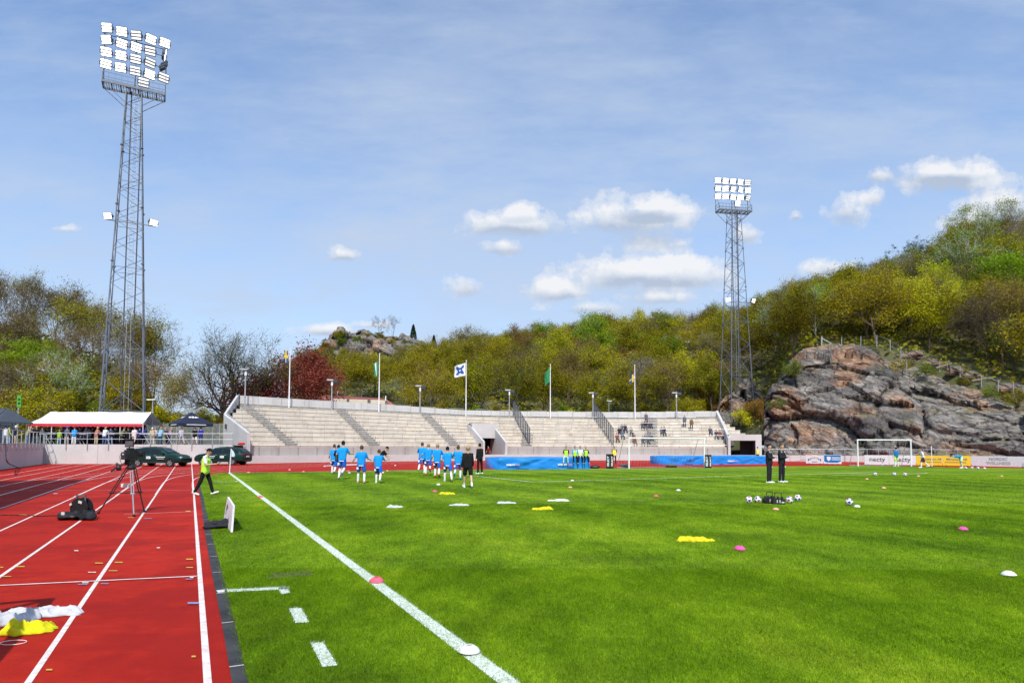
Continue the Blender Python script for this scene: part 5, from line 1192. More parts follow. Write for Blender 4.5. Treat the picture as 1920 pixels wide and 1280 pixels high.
# ================================================================== PEOPLE
M_skin = pm('skin', (.56, .33, .24), .6, .08, 20); M_skin2 = pm('skin_tan', (.36, .20, .13), .6, .08, 20)
CLOTH = {}
def cm(col):
    k = 'cloth_%02d_%02d_%02d' % tuple(int(c*99) for c in col)
    if k not in CLOTH: CLOTH[k] = pm(k, col, .9, .15, 9, bump=.5, bscale=14, spec=.12)
    return CLOTH[k]
def dirv(fl, ab, s): fl = R(fl); ab = R(ab); return Vector((s*math.sin(ab), math.sin(fl)*math.cos(ab), -math.cos(fl)*math.cos(ab)))
def joints(p, h):
    s = h/1.8; g = lambda k, d=0: p.get(k, d); J = {}; lean = R(g('lean', 3)); P = Vector((0, 0, 0)); up = Vector((math.sin(R(g('side'))), math.sin(lean), math.cos(lean))).normalized(); J['up'] = up
    tw = R(g('twist')); rt = Vector((math.cos(tw), math.sin(tw), 0)); J['rt'] = rt; J['P'] = P
    J['waist'] = P+up*.14*s; J['chest'] = P+up*.36*s; J['neck'] = P+up*.52*s
    hp = R(g('head', 0))+lean*.5; hy = R(g('yaw', 0)); hd = Vector((0, math.sin(hp), math.cos(hp))); J['head'] = J['neck']+up*.04*s+hd*.155*s
    J['hM'] = Matrix.Rotation(hy, 3, 'Z') @ Matrix.Rotation(-hp, 3, 'X')
    for sd, n in ((-1, 'L'), (1, 'R')):
        hip = P+Vector((sd*.095*s, 0, -.03*s)); f = g('hip'+n); ab = g('ab'+n, 3); k = g('knee'+n, 3)
        kn = hip+dirv(f, ab, sd)*.43*s; an = kn+dirv(f-k, ab*.3, sd)*.41*s; ff = f-k+90+g('toe'+n, 0); fd = dirv(ff, g('out', 8), sd)
        J['hip'+n], J['knee'+n], J['ank'+n], J['toe'+n] = hip, kn, an, an+fd*.17*s+dirv(f-k, 0, 1)*.045*s; J['heel'+n] = an-fd*.05*s+dirv(f-k, 0, 1)*.045*s
        sh = P+up*.465*s+rt*sd*.175*s; a = g('sh'+n, 5); sa = g('sa'+n, 10); e = g('el'+n, 15); i_ = g('in'+n, 0)
        el = sh+dirv(a+g('lean', 3), sa, sd)*.29*s; wd_ = dirv(a+e+g('lean', 3), sa-i_, sd); wr = el+wd_*.25*s
        J['sh'+n], J['el'+n], J['wr'+n], J['hd'+n] = sh, el, wr, wd_
    lo = min(min(J['toe'+n].z, J['heel'+n].z) for n in 'LR')-.03*s
    if 'seat' in p: lo = -.14*s
    for k, v in list(J.items()):
        if isinstance(v, Vector) and k not in ('up', 'rt', 'hdL', 'hdR'): J[k] = v-Vector((0, 0, lo))
    J['s'] = s; return J
def cap(mb, p, q, r1, r2, n=12): mb.tube(p, q, r1, r2, n=n); mb.ball(p, r1, n, 8); mb.ball(q, r2, n, 8)
def remesh(mb, vox, name, sm=1):
    me = mb.mesh('t'); o = bpy.data.objects.new('t', me); COL.objects.link(o); m_ = o.modifiers.new('r', 'REMESH'); m_.mode = 'VOXEL'; m_.voxel_size = vox; m_.use_smooth_shade = True
    s_ = o.modifiers.new('s', 'SMOOTH'); s_.iterations = 3; s_.factor = .5
    me2 = bpy.data.meshes.new_from_object(o.evaluated_get(bpy.context.evaluated_depsgraph_get())); me2.name = name; bpy.data.objects.remove(o); bpy.data.meshes.remove(me); return me2
def figure(p, h=1.8, top='short', bottom='shorts', socks=True, hair='short', vest=False, detail=1.0, hat=False, build=1.0):
    J = joints(p, h); s = J['s']; out = {}; up, rt = J['up'], J['rt']; vx = .0125/detail; b = MB(); B = build
    # body with head, face, hands
    hM, hc = J['hM'], J['head']
    b.ball(hc, .1*s, 16, 12, (.80, 1.0, 1.18), hM); b.ball(hc+hM @ Vector((0, .03, -.055))*s, .062*s, 12, 8, (.85, 1.0, .95), hM)
    b.ball(hc+hM @ Vector((0, .102, -.012))*s, .017*s, 8, 6, (.8, 1.2, 1.5), hM); b.ball(hc+hM @ Vector((0, .085, -.055))*s, .02*s, 8, 6, (1.4, .7, .6), hM)
    for sd in (-1, 1): b.ball(hc+hM @ Vector((sd*.083, -.005, -.01))*s, .028*s, 8, 6, (.4, .8, 1.15), hM)
    cap(b, J['neck']-up*.05*s, hc-Vector((0, 0, .06*s)), .056*s, .054*s)
    for x in (-.055, .055): cap(b, J['P']+rt*x*s*B, J['chest']+rt*x*1.4*s, .10*s*B, .105*s*B)
    cap(b, J['shL'], J['shR'], .055*s, .055*s)
    for n, sd in (('L', -1), ('R', 1)):
        cap(b, J['hip'+n], J['knee'+n], .082*s, .053*s); mid = J['knee'+n].lerp(J['ank'+n], .3); cap(b, J['knee'+n], mid, .052*s, .053*s); cap(b, mid, J['ank'+n], .053*s, .036*s)
        cap(b, J['heel'+n], J['toe'+n], .034*s, .028*s); cap(b, J['ank'+n], J['heel'+n], .034*s, .03*s)
        cap(b, J['sh'+n], J['el'+n], .047*s, .038*s); cap(b, J['el'+n], J['wr'+n], .039*s, .025*s)
        d = J['hd'+n]; w = J['wr'+n]; a = d.cross(Vector((0, 1, 0)) if abs(d.y) < .8 else Vector((1, 0, 0))).normalized(); c_ = d.cross(a).normalized(); curl = -a*sd if False else Vector((0, 0, 0))
        pal = w+d*.075*s
        for t in (-.024, 0, .024): cap(b, w+c_*t*.6*s, pal+c_*t*s, .015*s, .0135*s, 8)
        for k, (t, L) in enumerate(((-.033, .060), (-.011, .072), (.011, .068), (.033, .052))):
            q0 = pal+c_*t*s; q1 = q0+(d*.8+a*.35).normalized()*L*.5*s; q2 = q1+(d*.35+a*.8).normalized()*L*.5*s; cap(b, q0, q1, .0095*s, .0085*s, 6); cap(b, q1, q2, .0085*s, .0075*s, 6)
        cap(b, w+d*.02*s-c_*.02*s, w+d*.055*s-c_*.052*s+a*.02*s, .011*s, .010*s, 6)
    out['body'] = remesh(b, vx, 'body')
    # top
    t = MB(); e = .017*s
    for x in (-.06, .06): cap(t, J['P']+rt*x*s*B+up*.0*s, J['chest']+rt*x*1.45*s, .108*s*B+e*.6, .110*s*B+e*.5)
    for x in (-.065, .065): cap(t, J['P']+rt*x*s*B-Vector((0, 0, .05*s)), J['waist']+rt*x*s*B, .112*s*B+e*.5, .108*s*B+e*.5)
    cap(t, J['shL'], J['shR'], .056*s+e*.5, .056*s+e*.5); cap(t, J['neck']-up*.06*s, J['neck']+up*.005*s, .06*s, .052*s)
    for n in 'LR':
        if top == 'short': m = J['sh'+n].lerp(J['el'+n], .72); cap(t, J['sh'+n], m, .056*s, .062*s)
        elif top == 'long': cap(t, J['sh'+n], J['el'+n], .058*s, .052*s); cap(t, J['el'+n], J['el'+n].lerp(J['wr'+n], .95), .052*s, .036*s)
        else: cap(t, J['sh'+n], J['sh'+n].lerp(J['el'+n], .12), .060*s, .058*s)
    out['shirt'] = remesh(t, vx*1.15, 'shirt')
    if vest:
        t = MB()
        for x in (-.065, .065): cap(t, J['P']+rt*x*s-Vector((0, 0, .06*s)), J['chest']+rt*x*1.35*s, .128*s, .125*s)
        for n, sd in (('L', -1), ('R', 1)): cap(t, J['chest']+rt*sd*.09*s, J['neck']-up*.035*s+rt*sd*.09*s, .10*s, .055*s)
        out['vest'] = remesh(t, vx*1.2, 'vest')
    # bottom
    t = MB()
    for x in (-.055, .055): cap(t, J['P']+rt*x*s*B-Vector((0, 0, .03*s)), J['P']+rt*x*s*B+up*.07*s, .112*s*B, .106*s*B)
    for n in 'LR':
        if bottom == 'shorts': m = J['hip'+n].lerp(J['knee'+n], .72); cap(t, J['hip'+n], m, .098*s, .094*s)
        else: cap(t, J['hip'+n], J['knee'+n], .094*s, .070*s); cap(t, J['knee'+n], J['knee'+n].lerp(J['ank'+n], .98), .070*s, .056*s)
    out['shorts' if bottom == 'shorts' else 'trousers'] = remesh(t, vx*1.15, 'shorts')
    if socks and bottom == 'shorts':
        for n in 'LR':
            t = MB(); a0 = J['knee'+n].lerp(J['ank'+n], .16 if socks is True else .72); mid = J['knee'+n].lerp(J['ank'+n], .32)
            if socks is True: cap(t, a0, mid, .056*s, .059*s); cap(t, mid, J['ank'+n], .059*s, .043*s)
            else: cap(t, a0, J['ank'+n], .045*s, .043*s)
            out['sock'+n] = remesh(t, vx, 'sock')
    for n in 'LR':
        t = MB(); d = (J['toe'+n]-J['heel'+n]).normalized(); cap(t, J['heel'+n], J['toe'+n]+d*.01*s, .045*s, .040*s); cap(t, J['ank'+n]+(J['heel'+n]-J['ank'+n])*.3, J['heel'+n], .044*s, .042*s)
        out['shoe'+n] = remesh(t, vx, 'shoe')
    t = MB()
    if hair != 'bald':
        t.ball(hc+hM @ Vector((0, -.014, .022))*s, .105*s, 14, 10, (.86, 1.02, 1.08), hM)
        if hair == 'long': t.ball(hc+hM @ Vector((0, -.05, -.06))*s, .085*s, 12, 8, (1, .7, 1.5), hM)
        if hair == 'bun': t.ball(hc+hM @ Vector((0, -.11, .03))*s, .035*s, 10, 8)
        if hat: t.lathe(hc+hM @ Vector((0, .07, .05))*s, [(.0, .008*s), (.085*s, .006*s), (.085*s, -.006*s), (0, -.008*s)], 14, hM)
        me = remesh(t, vx*1.1, 'hair')
        bmx = bmesh.new(); bmx.from_mesh(me); inv = hM.inverted(); dl = [v for v in bmx.verts if (lambda q: q.y > .035*s and q.z < .045*s or (q.z < (-.075 if hair != 'long' else -.3)*s))(inv @ (v.co-hc))]
        bmesh.ops.delete(bmx, geom=dl, context='VERTS'); bmx.to_mesh(me); bmx.free(); out['hair'] = me
    out['J'] = J; return out
POSES = {
 'jogA': dict(lean=9, hipL=28, kneeL=40, hipR=-14, kneeR=38, toeR=35, shL=-28, elL=85, shR=32, elR=85, saL=14, saR=14),
 'jogB': dict(lean=8, hipR=24, kneeR=35, hipL=-16, kneeL=42, toeL=35, shR=-25, elR=80, shL=28, elL=80, saL=16, saR=16),
 'jogC': dict(lean=12, hipL=12, kneeL=20, hipR=-10, kneeR=60, toeR=30, shL=-35, elL=70, shR=15, elR=60, saL=22, saR=24),
 'land': dict(lean=6, hipL=10, kneeL=12, hipR=2, kneeR=24, shL=-14, elL=50, shR=12, elR=60, saL=26, saR=18, abL=7, abR=7, toeR=15),
 'stride': dict(lean=14, hipL=26, kneeL=26, hipR=-24, kneeR=22, toeR=32, shL=-24, elL=60, shR=30, elR=55, saL=22, saR=22, abR=8),
 'walk': dict(lean=3, hipL=17, kneeL=5, hipR=-16, kneeR=16, toeR=12, shL=-12, elL=22, shR=14, elR=22, saL=9, saR=9),
 'phone': dict(lean=4, hipL=19, kneeL=4, hipR=-16, kneeR=12, toeR=8, shL=16, elL=78, shR=14, elR=80, inL=24, inR=22, saL=10, saR=10, head=34),
 'stand': dict(lean=2, shL=2, shR=2, elL=14, elR=14, abL=6, abR=6), 'standB': dict(lean=0, shL=-4, shR=6, elL=10, elR=25, abL=4, abR=9, hipR=6, kneeR=8, head=8),
 'arms': dict(lean=-1, shL=18, elL=82, shR=18, elR=82, inL=58, inR=58, saL=10, saR=10, abL=5, abR=8, head=5),
 'leanF': dict(lean=24, hipL=-3, hipR=6, kneeR=10, shL=25, elL=38, shR=25, elR=38, saL=14, saR=14, head=5), 'table': dict(lean=14, hipR=8, kneeR=14, shL=22, elL=60, shR=22, elR=60, saL=16, saR=16),
 'bend': dict(lean=88, hipL=6, kneeL=12, hipR=-8, kneeR=8, abL=8, abR=8, shL=-8, elL=6, shR=4, elR=10, head=10),
 'coach': dict(lean=30, side=-6, hipL=4, kneeL=10, hipR=-4, kneeR=6, shL=-5, elL=20, shR=10, elR=20, head=40, saL=10),
 'sit': dict(lean=8, seat=1, hipL=80, kneeL=72, hipR=74, kneeR=62, abL=8, abR=10, shL=24, elL=52, shR=24, elR=52, inL=18, inR=18), 'sitB': dict(lean=-4, seat=1, hipL=82, kneeL=55, hipR=84, kneeR=80, abL=10, abR=6, shL=-18, elL=20, shR=20, elR=70, saL=20),
}
def person(fig, loc, rz, label, mats, group=None, cat='person'):
    e = empty('person', loc, R(rz), label, cat, group)
    for k, me in fig.items():
        if k == 'J': continue
        k = {'sockL': 'socks', 'sockR': 'socks', 'shoeL': 'shoes', 'shoeR': 'shoes'}.get(k, k); o = link({'socks': 'sock', 'shoes': 'shoe'}.get(k, k), me, e)
        if not me.materials: me.materials.append(M_skin)
        setmat(o, mats.get(k) or (M_skin if k == 'body' else cm((.05, .04, .035))))
    return e
def autoh(px, yf, yh, lo=1.62, hi=1.98):
    g_ = G(px, yf); return g_, max(lo, min(hi, D(px, yh, g_.y).z))
BLUE = cm((.012, .27, .74)); ROYAL = cm((.012, .10, .50)); WHT = cm((.75, .76, .78)); BLK = cm((.014, .014, .016)); NAVY = cm((.015, .02, .05)); LIME = cm((.50, .92, .08)); BR = cm((.10, .055, .03)); DK = cm((.02, .016, .014)); BLD = cm((.38, .25, .13)); GRY = cm((.28, .28, .29))
M_redshoe = cm((.55, .06, .03)); M_greyshoe = cm((.45, .47, .52))
PL = [ # px, yfoot, yhead, pose, heading, hair colour, shoes, label
 (625.5, 888.5, 832, 'jogA', 4, BR, M_greyshoe, 'leftmost running player in blue shirt, partly behind a taller one'),
 (641, 898.5, 826, 'jogC', -2, DK, M_greyshoe, 'tallest running player in blue at the front of the left trio'),
 (677, 905.5, 835, 'land', 6, BR, cm((.6, .25, .3)), 'blue shirted player with headband and pinkish boots, running alone in mid field'),
 (709, 906, 843, 'stride', 2, BR, WHT, 'blue shirted player leaning into a stride in front of the coach in black tee'),
 (791, 887.5, 828, 'jogB', 0, BR, WHT, 'leftmost blue player of the group of five, black cuffs'),
 (802.5, 891, 832, 'jogC', 3, BLD, M_redshoe, 'balding fair haired blue player second from left in the group of five, red boots'),
 (819.5, 895.5, 831, 'jogA', 0, BLD, M_redshoe, 'middle player of the group of five, shaved head and red boots'),
 (839, 903, 836, 'stride', 10, DK, M_greyshoe, 'black haired blue player in front of the group of five'),
 (858.5, 899.5, 836, 'jogB', 0, BR, cm((.05, .45, .7)), 'rightmost blue player of the group of five with pale blue boot')]
for i, (px, yf, yh, ps, rz, hc_, sh_, lab) in enumerate(PL):
    g_, h_ = autoh(px, yf, yh); vs = dict(POSES[ps]); r_ = random.Random(i)
    for k in list(vs):
        if k[:2] in ('sh', 'el', 'sa', 'hi', 'kn'): vs[k] += r_.uniform(-6, 6)
    f = figure(vs, h_*1.03, build=1.02); e = person(f, g_, rz, lab, {'shirt': BLUE, 'shorts': ROYAL, 'socks': WHT, 'shoes': sh_, 'hair': hc_}, 'players in blue jogging away')
    # printed squares on the shorts and white hem
    J = f['J']; s = J['s']; kn = J['hipL'].lerp(J['kneeL'], .5); m_ = MB(); m_.box(kn+Vector((-.045, -.098, 0))*s, (.085*s, .012, .11*s)); o = m_.build('shorts_number', WHT, e)
    m_ = MB(); c = J['P']+Vector((0, -.118*s, -.115*s)); m_.box(c, (.22*s, .02, .035)); m_.build('shirt_hem', WHT, e)
def P_(px, yf, yh, ps, rz, lab, mats, grp=None, lo=1.6, hi=2.0, **kw):
    g_, h_ = autoh(px, yf, yh, lo, hi); f = figure(dict(POSES[ps]), h_*1.01, **kw); return person(f, g_, rz, lab, mats, grp), f
P_(633.5, 892.5, 833, 'jogB', 4, 'player with long dark navy sleeves running between two blue shirted ones', {'shirt': NAVY, 'shorts': ROYAL, 'socks': WHT, 'shoes': GRY, 'hair': DK}, top='long')
P_(712, 889, 829, 'coach', -75, 'coach in black tee shirt bending sideways behind a blue player', {'shirt': BLK, 'shorts': BLK, 'socks': BLK, 'shoes': BLK, 'hair': DK}, hi=1.85)
e, f = P_(877, 914.5, 834, 'walk', 12, 'bald coach walking away in black top and black shorts with white stripe', {'shirt': BLK, 'shorts': BLK, 'socks': WHT, 'shoes': WHT, 'hair': BLD}, top='long', socks='ankle', build=1.12)
e, f = P_(899.5, 888.5, 831, 'standB', 38, 'man in black tracksuit with white leg stripe standing by the blue mat', {'shirt': BLK, 'trousers': BLK, 'shoes': WHT, 'hair': DK}, top='long', bottom='long')
VP_, f = P_(383.5, 927.5, 838, 'phone', -86, 'man in lime vest and backward black cap walking and looking at his phone', {'shirt': WHT, 'vest': LIME, 'trousers': cm((.012, .012, .018)), 'shoes': cm((.72, .68, .64)), 'hair': BLK}, vest=True, bottom='long', detail=1.3)
J = f['J']; m_ = MB(); hp_ = (J['wrL']+J['hdL']*.1+J['wrR']+J['hdR']*.1)/2; m_.box(hp_+Vector((0, .03, .01)), (.075, .012, .15), Matrix.Rotation(R(-50), 3, 'X')); tag(link('phone', m_.mesh('phone', M_black)), 'dark phone held in both hands by the man in the lime vest', 'phone')
ph = bpy.data.objects['phone']; ph.location = VP_.location; ph.rotation_euler = VP_.rotation_euler
m_ = MB(); m_.ball(J['head']+J['hM'] @ Vector((0, -.12, .01)), .07, 12, 6, (.9, 1.0, .15)); m_.build('cap_brim', BLK, VP_)
for sd in (-1, 1):
    m_ = MB(); m_.ball(J['head']+J['hM'] @ Vector((sd*.033, .088, .008)), .011, 8, 6); m_.build('eye', BLK, VP_)
for i, (px, yf, yh, rz, lab) in enumerate(((1443, 905, 832, -128, 'left one of two coaches in black tracksuits standing with folded arms'), (1466.5, 904, 831.5, -140, 'right one of two coaches in black tracksuits, balding'))):
    e, f = P_(px, yf, yh, 'arms', rz, lab, {'shirt': cm((.022, .022, .03)), 'trousers': cm((.022, .022, .03)), 'shoes': WHT, 'hair': DK if i == 0 else BR}, 'coaches in black tracksuits', top='long', bottom='long', build=1.08, detail=1.2)
    J = f['J']
    for sd in (-1, 1): m_ = MB(); m_.tube(J['sh'+'LR'[(sd+1)//2]]+Vector((0, .02, .05)), J['sh'+'LR'[(sd+1)//2]].lerp(J['chest'], .45)+Vector((sd*.01, .10, 0)), .022, n=6); m_.build('white_piping', WHT, e)
    m_ = MB(); m_.box(J['hipL'].lerp(J['kneeL'], .45)+Vector((-.05, .085, 0)), (.07, .02, .07)); m_.build('badge', WHT, e)
P_(1681, 874.3, 838, 'stand', 5, 'goalkeeper in blue shirt and yellow green shorts standing in the training goal', {'shirt': cm((.015, .16, .42)), 'shorts': cm((.55, .75, .12)), 'socks': cm((.6, .7, .5)), 'shoes': WHT, 'hair': DK})
P_(1731, 876.6, 838, 'stride', 75, 'player in white shirt and dark shorts stepping left of the thin white pole', {'shirt': WHT, 'shorts': cm((.05, .04, .07)), 'socks': WHT, 'shoes': WHT, 'hair': BR})
e, f = P_(1802, 877.8, 836, 'bend', 85, 'goalkeeper in light blue top bending over to pick up a ball', {'shirt': cm((.02, .26, .5)), 'shorts': cm((.55, .72, .5)), 'socks': cm((.5, .6, .5)), 'shoes': WHT, 'hair': DK}, lo=1.78, hi=1.85)
# youths sitting on the mat
MT = G(1106, 878.3); MTl = G(936, 879.8); MH = .88
for i, (px, c1, c2, c3, hc_, lab) in enumerate(((1060.5, BLK, LIME, cm((.45, .6, .6)), BR, 'youth in lime bib and light trousers, leftmost on the blue mat'), (1077, BLUE, LIME, NAVY, DK, 'youth in blue sleeves and lime bib, second from left on the mat'), (1087.5, cm((.45, .65, .7)), cm((.75, .85, .5)), NAVY, DK, 'youth in pale sleeves and pale bib with dark cap on the mat'), (1098, BLK, LIME, NAVY, BLD, 'youth in black sleeves and lime bib, rightmost on the mat'))):
    t = (px-936)/(1106-936); b0 = MTl.lerp(MT, t); f = figure(dict(POSES['sit'], kneeL=84+i*2, kneeR=66+i*6, hipL=74), 1.68, top='long', bottom='long', vest=True)
    person(f, (b0.x, b0.y+.12, MH), 180+(-10, 5, 0, 12)[i], lab, {'shirt': c1, 'vest': c2, 'trousers': c3, 'shoes': GRY, 'hair': hc_}, 'youths in bibs sitting on the blue mat')
# stewards
f_st = figure(POSES['standB'], 1.78, bottom='long', vest=True)
person(f_st, G(1152, 869), 160, 'steward in yellow vest behind the black advertising pillar', {'shirt': BLK, 'vest': cm((.8, .8, .1)), 'trousers': NAVY, 'shoes': BLK, 'hair': DK})
g_ = cp(solve(1415, 61.4), 59.6); person(f_st, g_, 200, 'steward in yellow vest standing at the right hand gate', {'shirt': cm((.4, .5, .2)), 'vest': cm((.65, .75, .1)), 'trousers': NAVY, 'shoes': BLK, 'hair': DK})
g_ = cp(solve(917, 63), 63.2); person(f_st, g_, 150, 'person in dark red top inside the dark terrace portal', {'shirt': cm((.2, .02, .02)), 'vest': cm((.12, .02, .02)), 'trousers': BLK, 'shoes': BLK, 'hair': DK})
# crowd on the platform
CF = {k: figure(POSES[k], 1.76, top=t_, bottom=b_, socks=False, hair=h_, detail=.8, build=bb) for k, t_, b_, h_, bb in (('stand', 'short', 'long', 'short', 1.1), ('standB', 'long', 'long', 'short', 1.1), ('leanF', 'long', 'long', 'short', 1.12), ('table', 'short', 'long', 'long', 1.05), ('walk', 'short', 'shorts', 'short', 1.12), ('arms', 'long', 'long', 'short', 1.1), ('sit', 'short', 'long', 'long', 1.05))}
SK = cm((.42, .22, .16))
CR = [ # px, Y, pose, heading, shirt, trousers, hair, label, height factor
 (11, 58.6, 'stand', 10, (.6, .6, .62), (.35, .36, .38), DK, 'person in white jacket with lime vest at the left railing, back turned'), (17, 58.9, 'standB', -40, (.5, .75, .05), (.35, .4, .5), DK, 'person in lime waistcoat with dark cap at the left railing'),
 (30, 58.8, 'standB', -70, (.02, .02, .05), (.42, .3, .22), WHT, 'person in navy top with white cap at the left railing'), (52, 59.3, 'leanF', -75, (.40, .36, .24), (.12, .2, .32), BLD, 'man in beige shirt leaning on the railing in front of the tent corner'),
 (61, 59.8, 'standB', -20, (.02, .02, .03), (.06, .09, .14), DK, 'person in black beside the man in beige shirt'), (69, 60.0, 'arms', 30, (.012, .012, .015), (.12, .16, .2), BLD, 'fair haired person in black at the tent corner'),
 (84, 63.8, 'leanF', -80, (.05, .035, .03), (.02, .02, .025), DK, 'person in dark brown leaning on the first bar table'), (93, 64.4, 'standB', 90, (.22, .10, .05), (.02, .02, .02), BR, 'person in brown behind the first bar table'), (100, 65.0, 'stand', 170, (.03, .02, .02), (.03, .03, .03), DK, 'dark dressed person deep inside the tent at its left end'),
 (112, 61.2, 'stand', 5, (.30, .5, .05), (.35, .5, .6), BLD, 'child in lime vest with backpack facing the tent', .83), (126, 60.9, 'stand', 0, (.10, .11, .15), (.42, .36, .31), cm((.02, .1, .45)), 'person in grey vest, blue cap and beige trousers, back turned'),
 (139.5, 61.0, 'leanF', 25, (.02, .25, .6), (.65, .65, .66), BR, 'person in bright blue jacket and white trousers leaning forward'), (150, 63.4, 'standB', 150, (.16, .03, .10), (.02, .02, .03), DK, 'person in purple top behind the white trousered one'), (158, 62.8, 'table', -60, (.05, .05, .12), (.02, .02, .03), BR, 'person in dark blue top under the middle of the tent'),
 (167, 63.6, 'standB', 60, (.35, .35, .45), (.02, .02, .02), DK, 'person in pale lilac shirt inside the tent'), (181, 61.3, 'table', -25, (.45, .17, .12), (.52, .40, .28), BLD, 'fair long haired person in salmon top and beige trousers'), (196.5, 61.0, 'table', -5, (.62, .64, .68), (.06, .12, .25), BLD, 'bald person in white shirt and jeans with back turned'),
 (208, 62.5, 'stand', 10, (.03, .05, .10), (.2, .3, .45), DK, 'person in dark blue shirt and light jeans inside the tent'), (216, 63.0, 'standB', -150, (.03, .03, .03), (.04, .04, .06), DK, 'person in black behind the third tent pole'), (228, 61.1, 'leanF', -35, (.13, .14, .06), (.03, .03, .03), BR, 'man in olive tee shirt leaning to the right over the railing'),
 (241, 62.8, 'standB', 170, (.02, .02, .02), (.02, .02, .02), DK, 'person in black facing the pitch behind the olive tee shirt'), (252.5, 60.9, 'walk', 5, (.66, .56, .55), (.55, .5, .46), BR, 'man in pale pink shirt and light shorts with back turned'), (262, 62.0, 'standB', -10, (.01, .02, .14), (.02, .02, .04), DK, 'person in dark blue beside the right tent pole'), (270, 62.6, 'table', 20, (.012, .025, .16), (.02, .02, .03), DK, 'person in royal blue outside the right end of the tent'),
 (286, 61.6, 'leanF', 30, (.42, .32, .20), (.60, .55, .48), WHT, 'man in beige jacket, cream trousers and white cap between tent and gazebo'), (291.5, 62.6, 'standB', 10, (.45, .4, .36), (.4, .4, .4), SK, 'grey haired person behind the beige jacket'), (300.5, 60.9, 'table', -15, (.22, .44, .62), (.02, .06, .12), BLD, 'man in light blue shirt and dark jeans with back turned'),
 (314, 62.3, 'leanF', 70, (.03, .03, .05), (.02, .02, .03), SK, 'person in black with white scarf at the gazebo table'), (319, 63.2, 'table', -90, (.4, .3, .35), (.1, .1, .15), BLD, 'fair haired person behind the gazebo table'), (341, 60.9, 'walk', 60, (.45, .42, .5), (.36, .38, .42), BR, 'man in white shirt, dark waistcoat and grey shorts holding a bag'),
 (366, 61.2, 'walk', 35, (.012, .012, .015), (.62, .6, .58), BR, 'man in black tee shirt and white shorts under the gazebo'), (377, 61.6, 'stand', 10, (.03, .03, .25), (.05, .09, .14), DK, 'person in royal blue hoodie under the right side of the gazebo')]
for i, t_ in enumerate(CR):
    px, Y, ps, rz, c1, c2, hc_, lab = t_[:8]; k = t_[8] if len(t_) > 8 else 1.0
    e = person(CF[ps], wpt(px, Y, PZ), rz, lab, {'shirt': cm(c1), 'trousers': cm(c2), 'shorts': cm(c2), 'hair': hc_, 'shoes': BLK}, 'people on the raised platform'); e.scale = (k*1.0,)*3
rr = random.Random(21)
for i in range(16):
    px = 82+i*11.3+rr.uniform(-3, 3); c1 = rr.choice([(.03, .03, .04), (.06, .04, .03), (.02, .03, .08), (.15, .06, .04), (.2, .2, .22), (.05, .08, .12)])
    person(CF[rr.choice(['stand', 'standB', 'table', 'arms'])], wpt(px, 65.2+rr.uniform(-.5, .6), PZ), rr.uniform(0, 360), 'dark dressed guest in the crowd deep inside the party tent', {'shirt': cm(c1), 'trousers': cm((.02, .02, .03)), 'hair': rr.choice([DK, BR, BLD]), 'shoes': BLK}, 'guests deep inside the party tent')
# bar tables
def bar_table(px, Y, w, lab, top=(.6, .6, .6)):
    e = empty('bar_table', wpt(px, Y, PZ), 0, lab, 'table', 'bar tables on the platform'); MB().box((0, 0, 1.05), (w, .7, .05)).build('tabletop', cm(top), e, bevel=.01); m_ = MB()
    for y in (-.25, .25):
        for s in (-1, 1): m_.tube((s*.32, y, 0), (-s*.32, y, 1.03), .022, n=5)
    m_.build('cross_legs', M_steel, e)
bar_table(94, 61.6, 1.6, 'white topped folding bar table at the left end of the tent'); bar_table(151, 61.9, 1.6, 'white topped bar table under the middle of the tent'); bar_table(205, 62.6, 1.5, 'bar table behind the third tent pole'); bar_table(279, 61.9, 1.4, 'bar table with white cloth between the tent and gazebo'); bar_table(321, 61.4, 1.7, 'long white table at the left side of the gazebo'); bar_table(353, 63.5, 1.4, 'yellow topped table under the gazebo', (.55, .4, .08))
